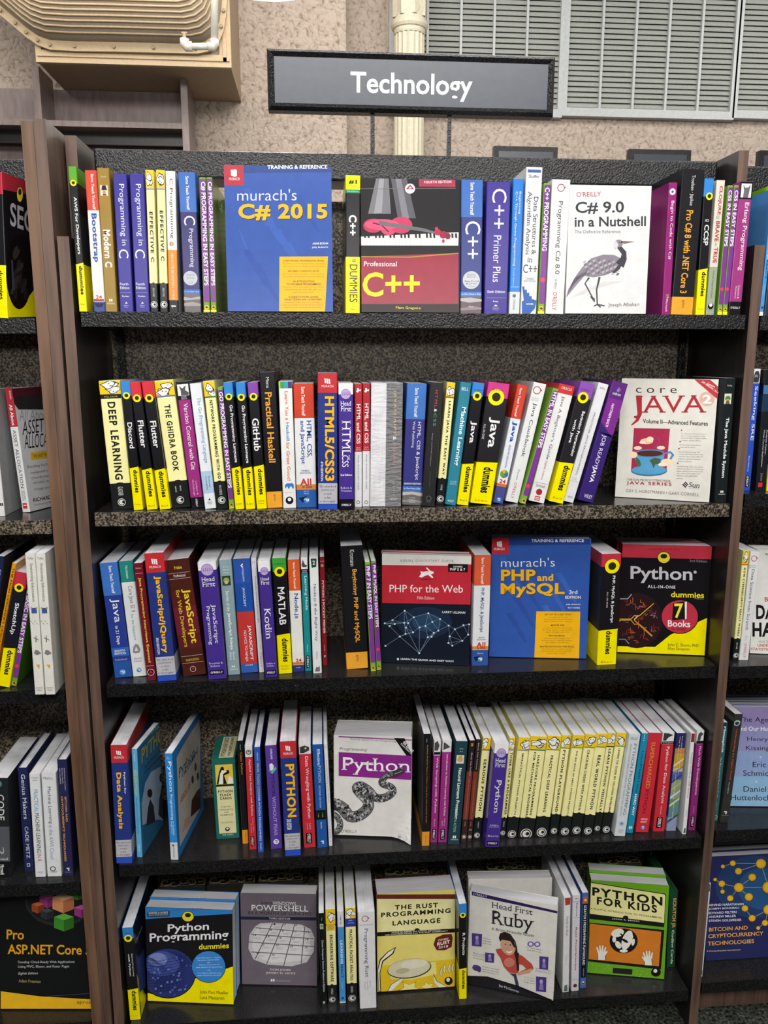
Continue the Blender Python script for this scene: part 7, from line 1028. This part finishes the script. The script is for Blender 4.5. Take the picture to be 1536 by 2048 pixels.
bk(24, 418, 520, 1660, 598, 350, '#34332f', [up([(.1, 480), (.1, 440), (.3, 425), (.6, 425), (.8, 440), (.7, 480), (.4, 495)], '#a8c4c4'), up([(.2, 474), (.2, 446), (.5, 440), (.7, 450), (.6, 474), (.4, 484)], '#34332f'), V('Understanding the Digital World', 535, 1142, .34, .62, '#cf5a3a', ''), V('Kernighan', 1170, 1310, .36, .56, '#a8c4c4', ''), V('P', 1520, 1555, .3, .66, W_), H('Princeton', 1562, 1572, .1, .9, '#a8a8a8', 'q')], 'dark olive spine with orange lettering in the right bay', dep=.17)
it = [pg([(500, 262), (1600, 262), (1600, 700), (500, 700)], '#9a8cc0'), pg([(500, 500), (1600, 500), (1600, 900), (500, 900)], '#9596c8'), pg([(500, 800), (1600, 800), (1600, 1200), (500, 1200)], '#8ea3cf'), pg([(500, 1100), (1600, 1100), (1600, 1480), (500, 1480)], '#8ab2d4'), tx('The Age of AI', 650, 462, 1230, 470, 80, '#2a2838', ''), tx('And Our Human Future', 620, 550, 1330, 556, 52, '#f0f0f6', 'b'), tx('Henry', 748, 688, 1000, 692, 66, '#22222e', ''), tx('Kissinger', 732, 796, 1110, 802, 66, '#22222e', ''), tx('Eric', 814, 988, 974, 990, 62, '#22222e', ''), tx('Schmidt', 700, 1092, 1050, 1098, 66, '#22222e', ''), tx('Daniel', 704, 1284, 976, 1288, 66, '#22222e', ''), tx('Huttenlocher', 552, 1386, 1130, 1392, 66, '#22222e', ''), tx('x', 896, 880, 920, 882, 24, '#e4e4ee', ''), tx('x', 846, 1176, 870, 1178, 24, '#e4e4ee', '')]
r = fo(24, (525, 1466), (1420, 1478), (640, 265), 6, .017, '#8fa0cc', it, 'lilac to blue face-out hardback at the right edge', '#3a3a52', name='hardback_book')
for k, w_ in enumerate(('second', 'third', 'fourth', 'fifth')): copy_behind(r, .0185 * (k + 1), w_ + ' copy back in the stack behind the lilac cover', dz=.001)
C(1340, 1660, 5.28)
NV = '#2a2d5c'
it = [el(900, 600, 420, 330, '#27406e'), el(980, 620, 260, 220, '#2a5486')]
N = {'a': (960, 355, 52), 'b': (722, 434, 36), 'c': (868, 498, 40), 'd': (726, 606, 50), 'e': (832, 706, 42), 'f': (636, 720, 32), 'g': (546, 566, 34), 'h': (476, 522, 18), 'i': (554, 650, 22), 'j': (662, 350, 30), 'k': (558, 384, 20), 'l': (1040, 604, 64), 'm': (1040, 840, 54), 'n': (866, 930, 36), 'o': (790, 826, 34), 'p': (1002, 980, 32), 'q': (930, 1034, 20), 'r': (1200, 500, 50)}
for a, b in ('ab', 'aj', 'al', 'cd', 'dg', 'de', 'df', 'dl', 'gh', 'gi', 'jk', 'mn', 'no', 'mp', 'pq', 'lr'): it.append(ln([N[a][:2], N[b][:2]], 6, '#a8a070'))
for x, y, q in N.values(): it += [el(x, y, q + 6, q + 4, '#4a4a4a'), el(x, y, q, q * .95, '#dca61c'), el(x, y, q * .72, q * .68, '#eebc30')]
it += [tx(s, 408, y, b, y - 12, 24, '#e0e0ea', 'b') for s, y, b in (('ARVIND NARAYANAN', 804, 778), ('JOSEPH BONNEAU', 846, 728), ('EDWARD FELTEN', 888, 700), ('ANDREW MILLER', 928, 696), ('STEVEN GOLDFEDER', 970, 754))]
it += [tx('BITCOIN AND', 410, 1072, 820, 1050, 42, '#e6a84a', 'b'), tx('CRYPTOCURRENCY', 402, 1142, 986, 1110, 42, '#e6a84a', 'b'), tx('TECHNOLOGIES', 398, 1220, 886, 1192, 42, '#e6a84a', 'b'), tx('A Comprehensive Introduction', 386, 1292, 746, 1274, 22, '#d8d49a', '')]
r = fo(25, (375, 1392), (1270, 1335), (425, 282), 6, .020, NV, it, 'navy face-out hardback with gold coins joined by lines', '#3a3a6a', name='hardback_book')
for k, w_ in enumerate(('second', 'third')): copy_behind(r, .0215 * (k + 1), w_ + ' copy back in the stack behind the gold coins cover', dz=.002)
bk(25, 300, 344, 1550, 392, 572, '#d6dadc', [rc(576, 650, .0, .84, '#3c3f84'), H('2', 590, 625, .36, .64, W_, 'b'), V('Release It!', 765, 985, .2, .6, '#3a3e44', 's'), V('Nygard', 1325, 1400, .3, .56, '#6a6e74', 's'), up([(.2, 1530), (.4, 1490), (.8, 1480), (.8, 1530)], '#4a5a50')], 'thin white spine with a navy numbered tab, right bay bottom')
for o in list(bpy.data.objects):
    for k in ('_s', '_d'):
        if k in o: del o[k]
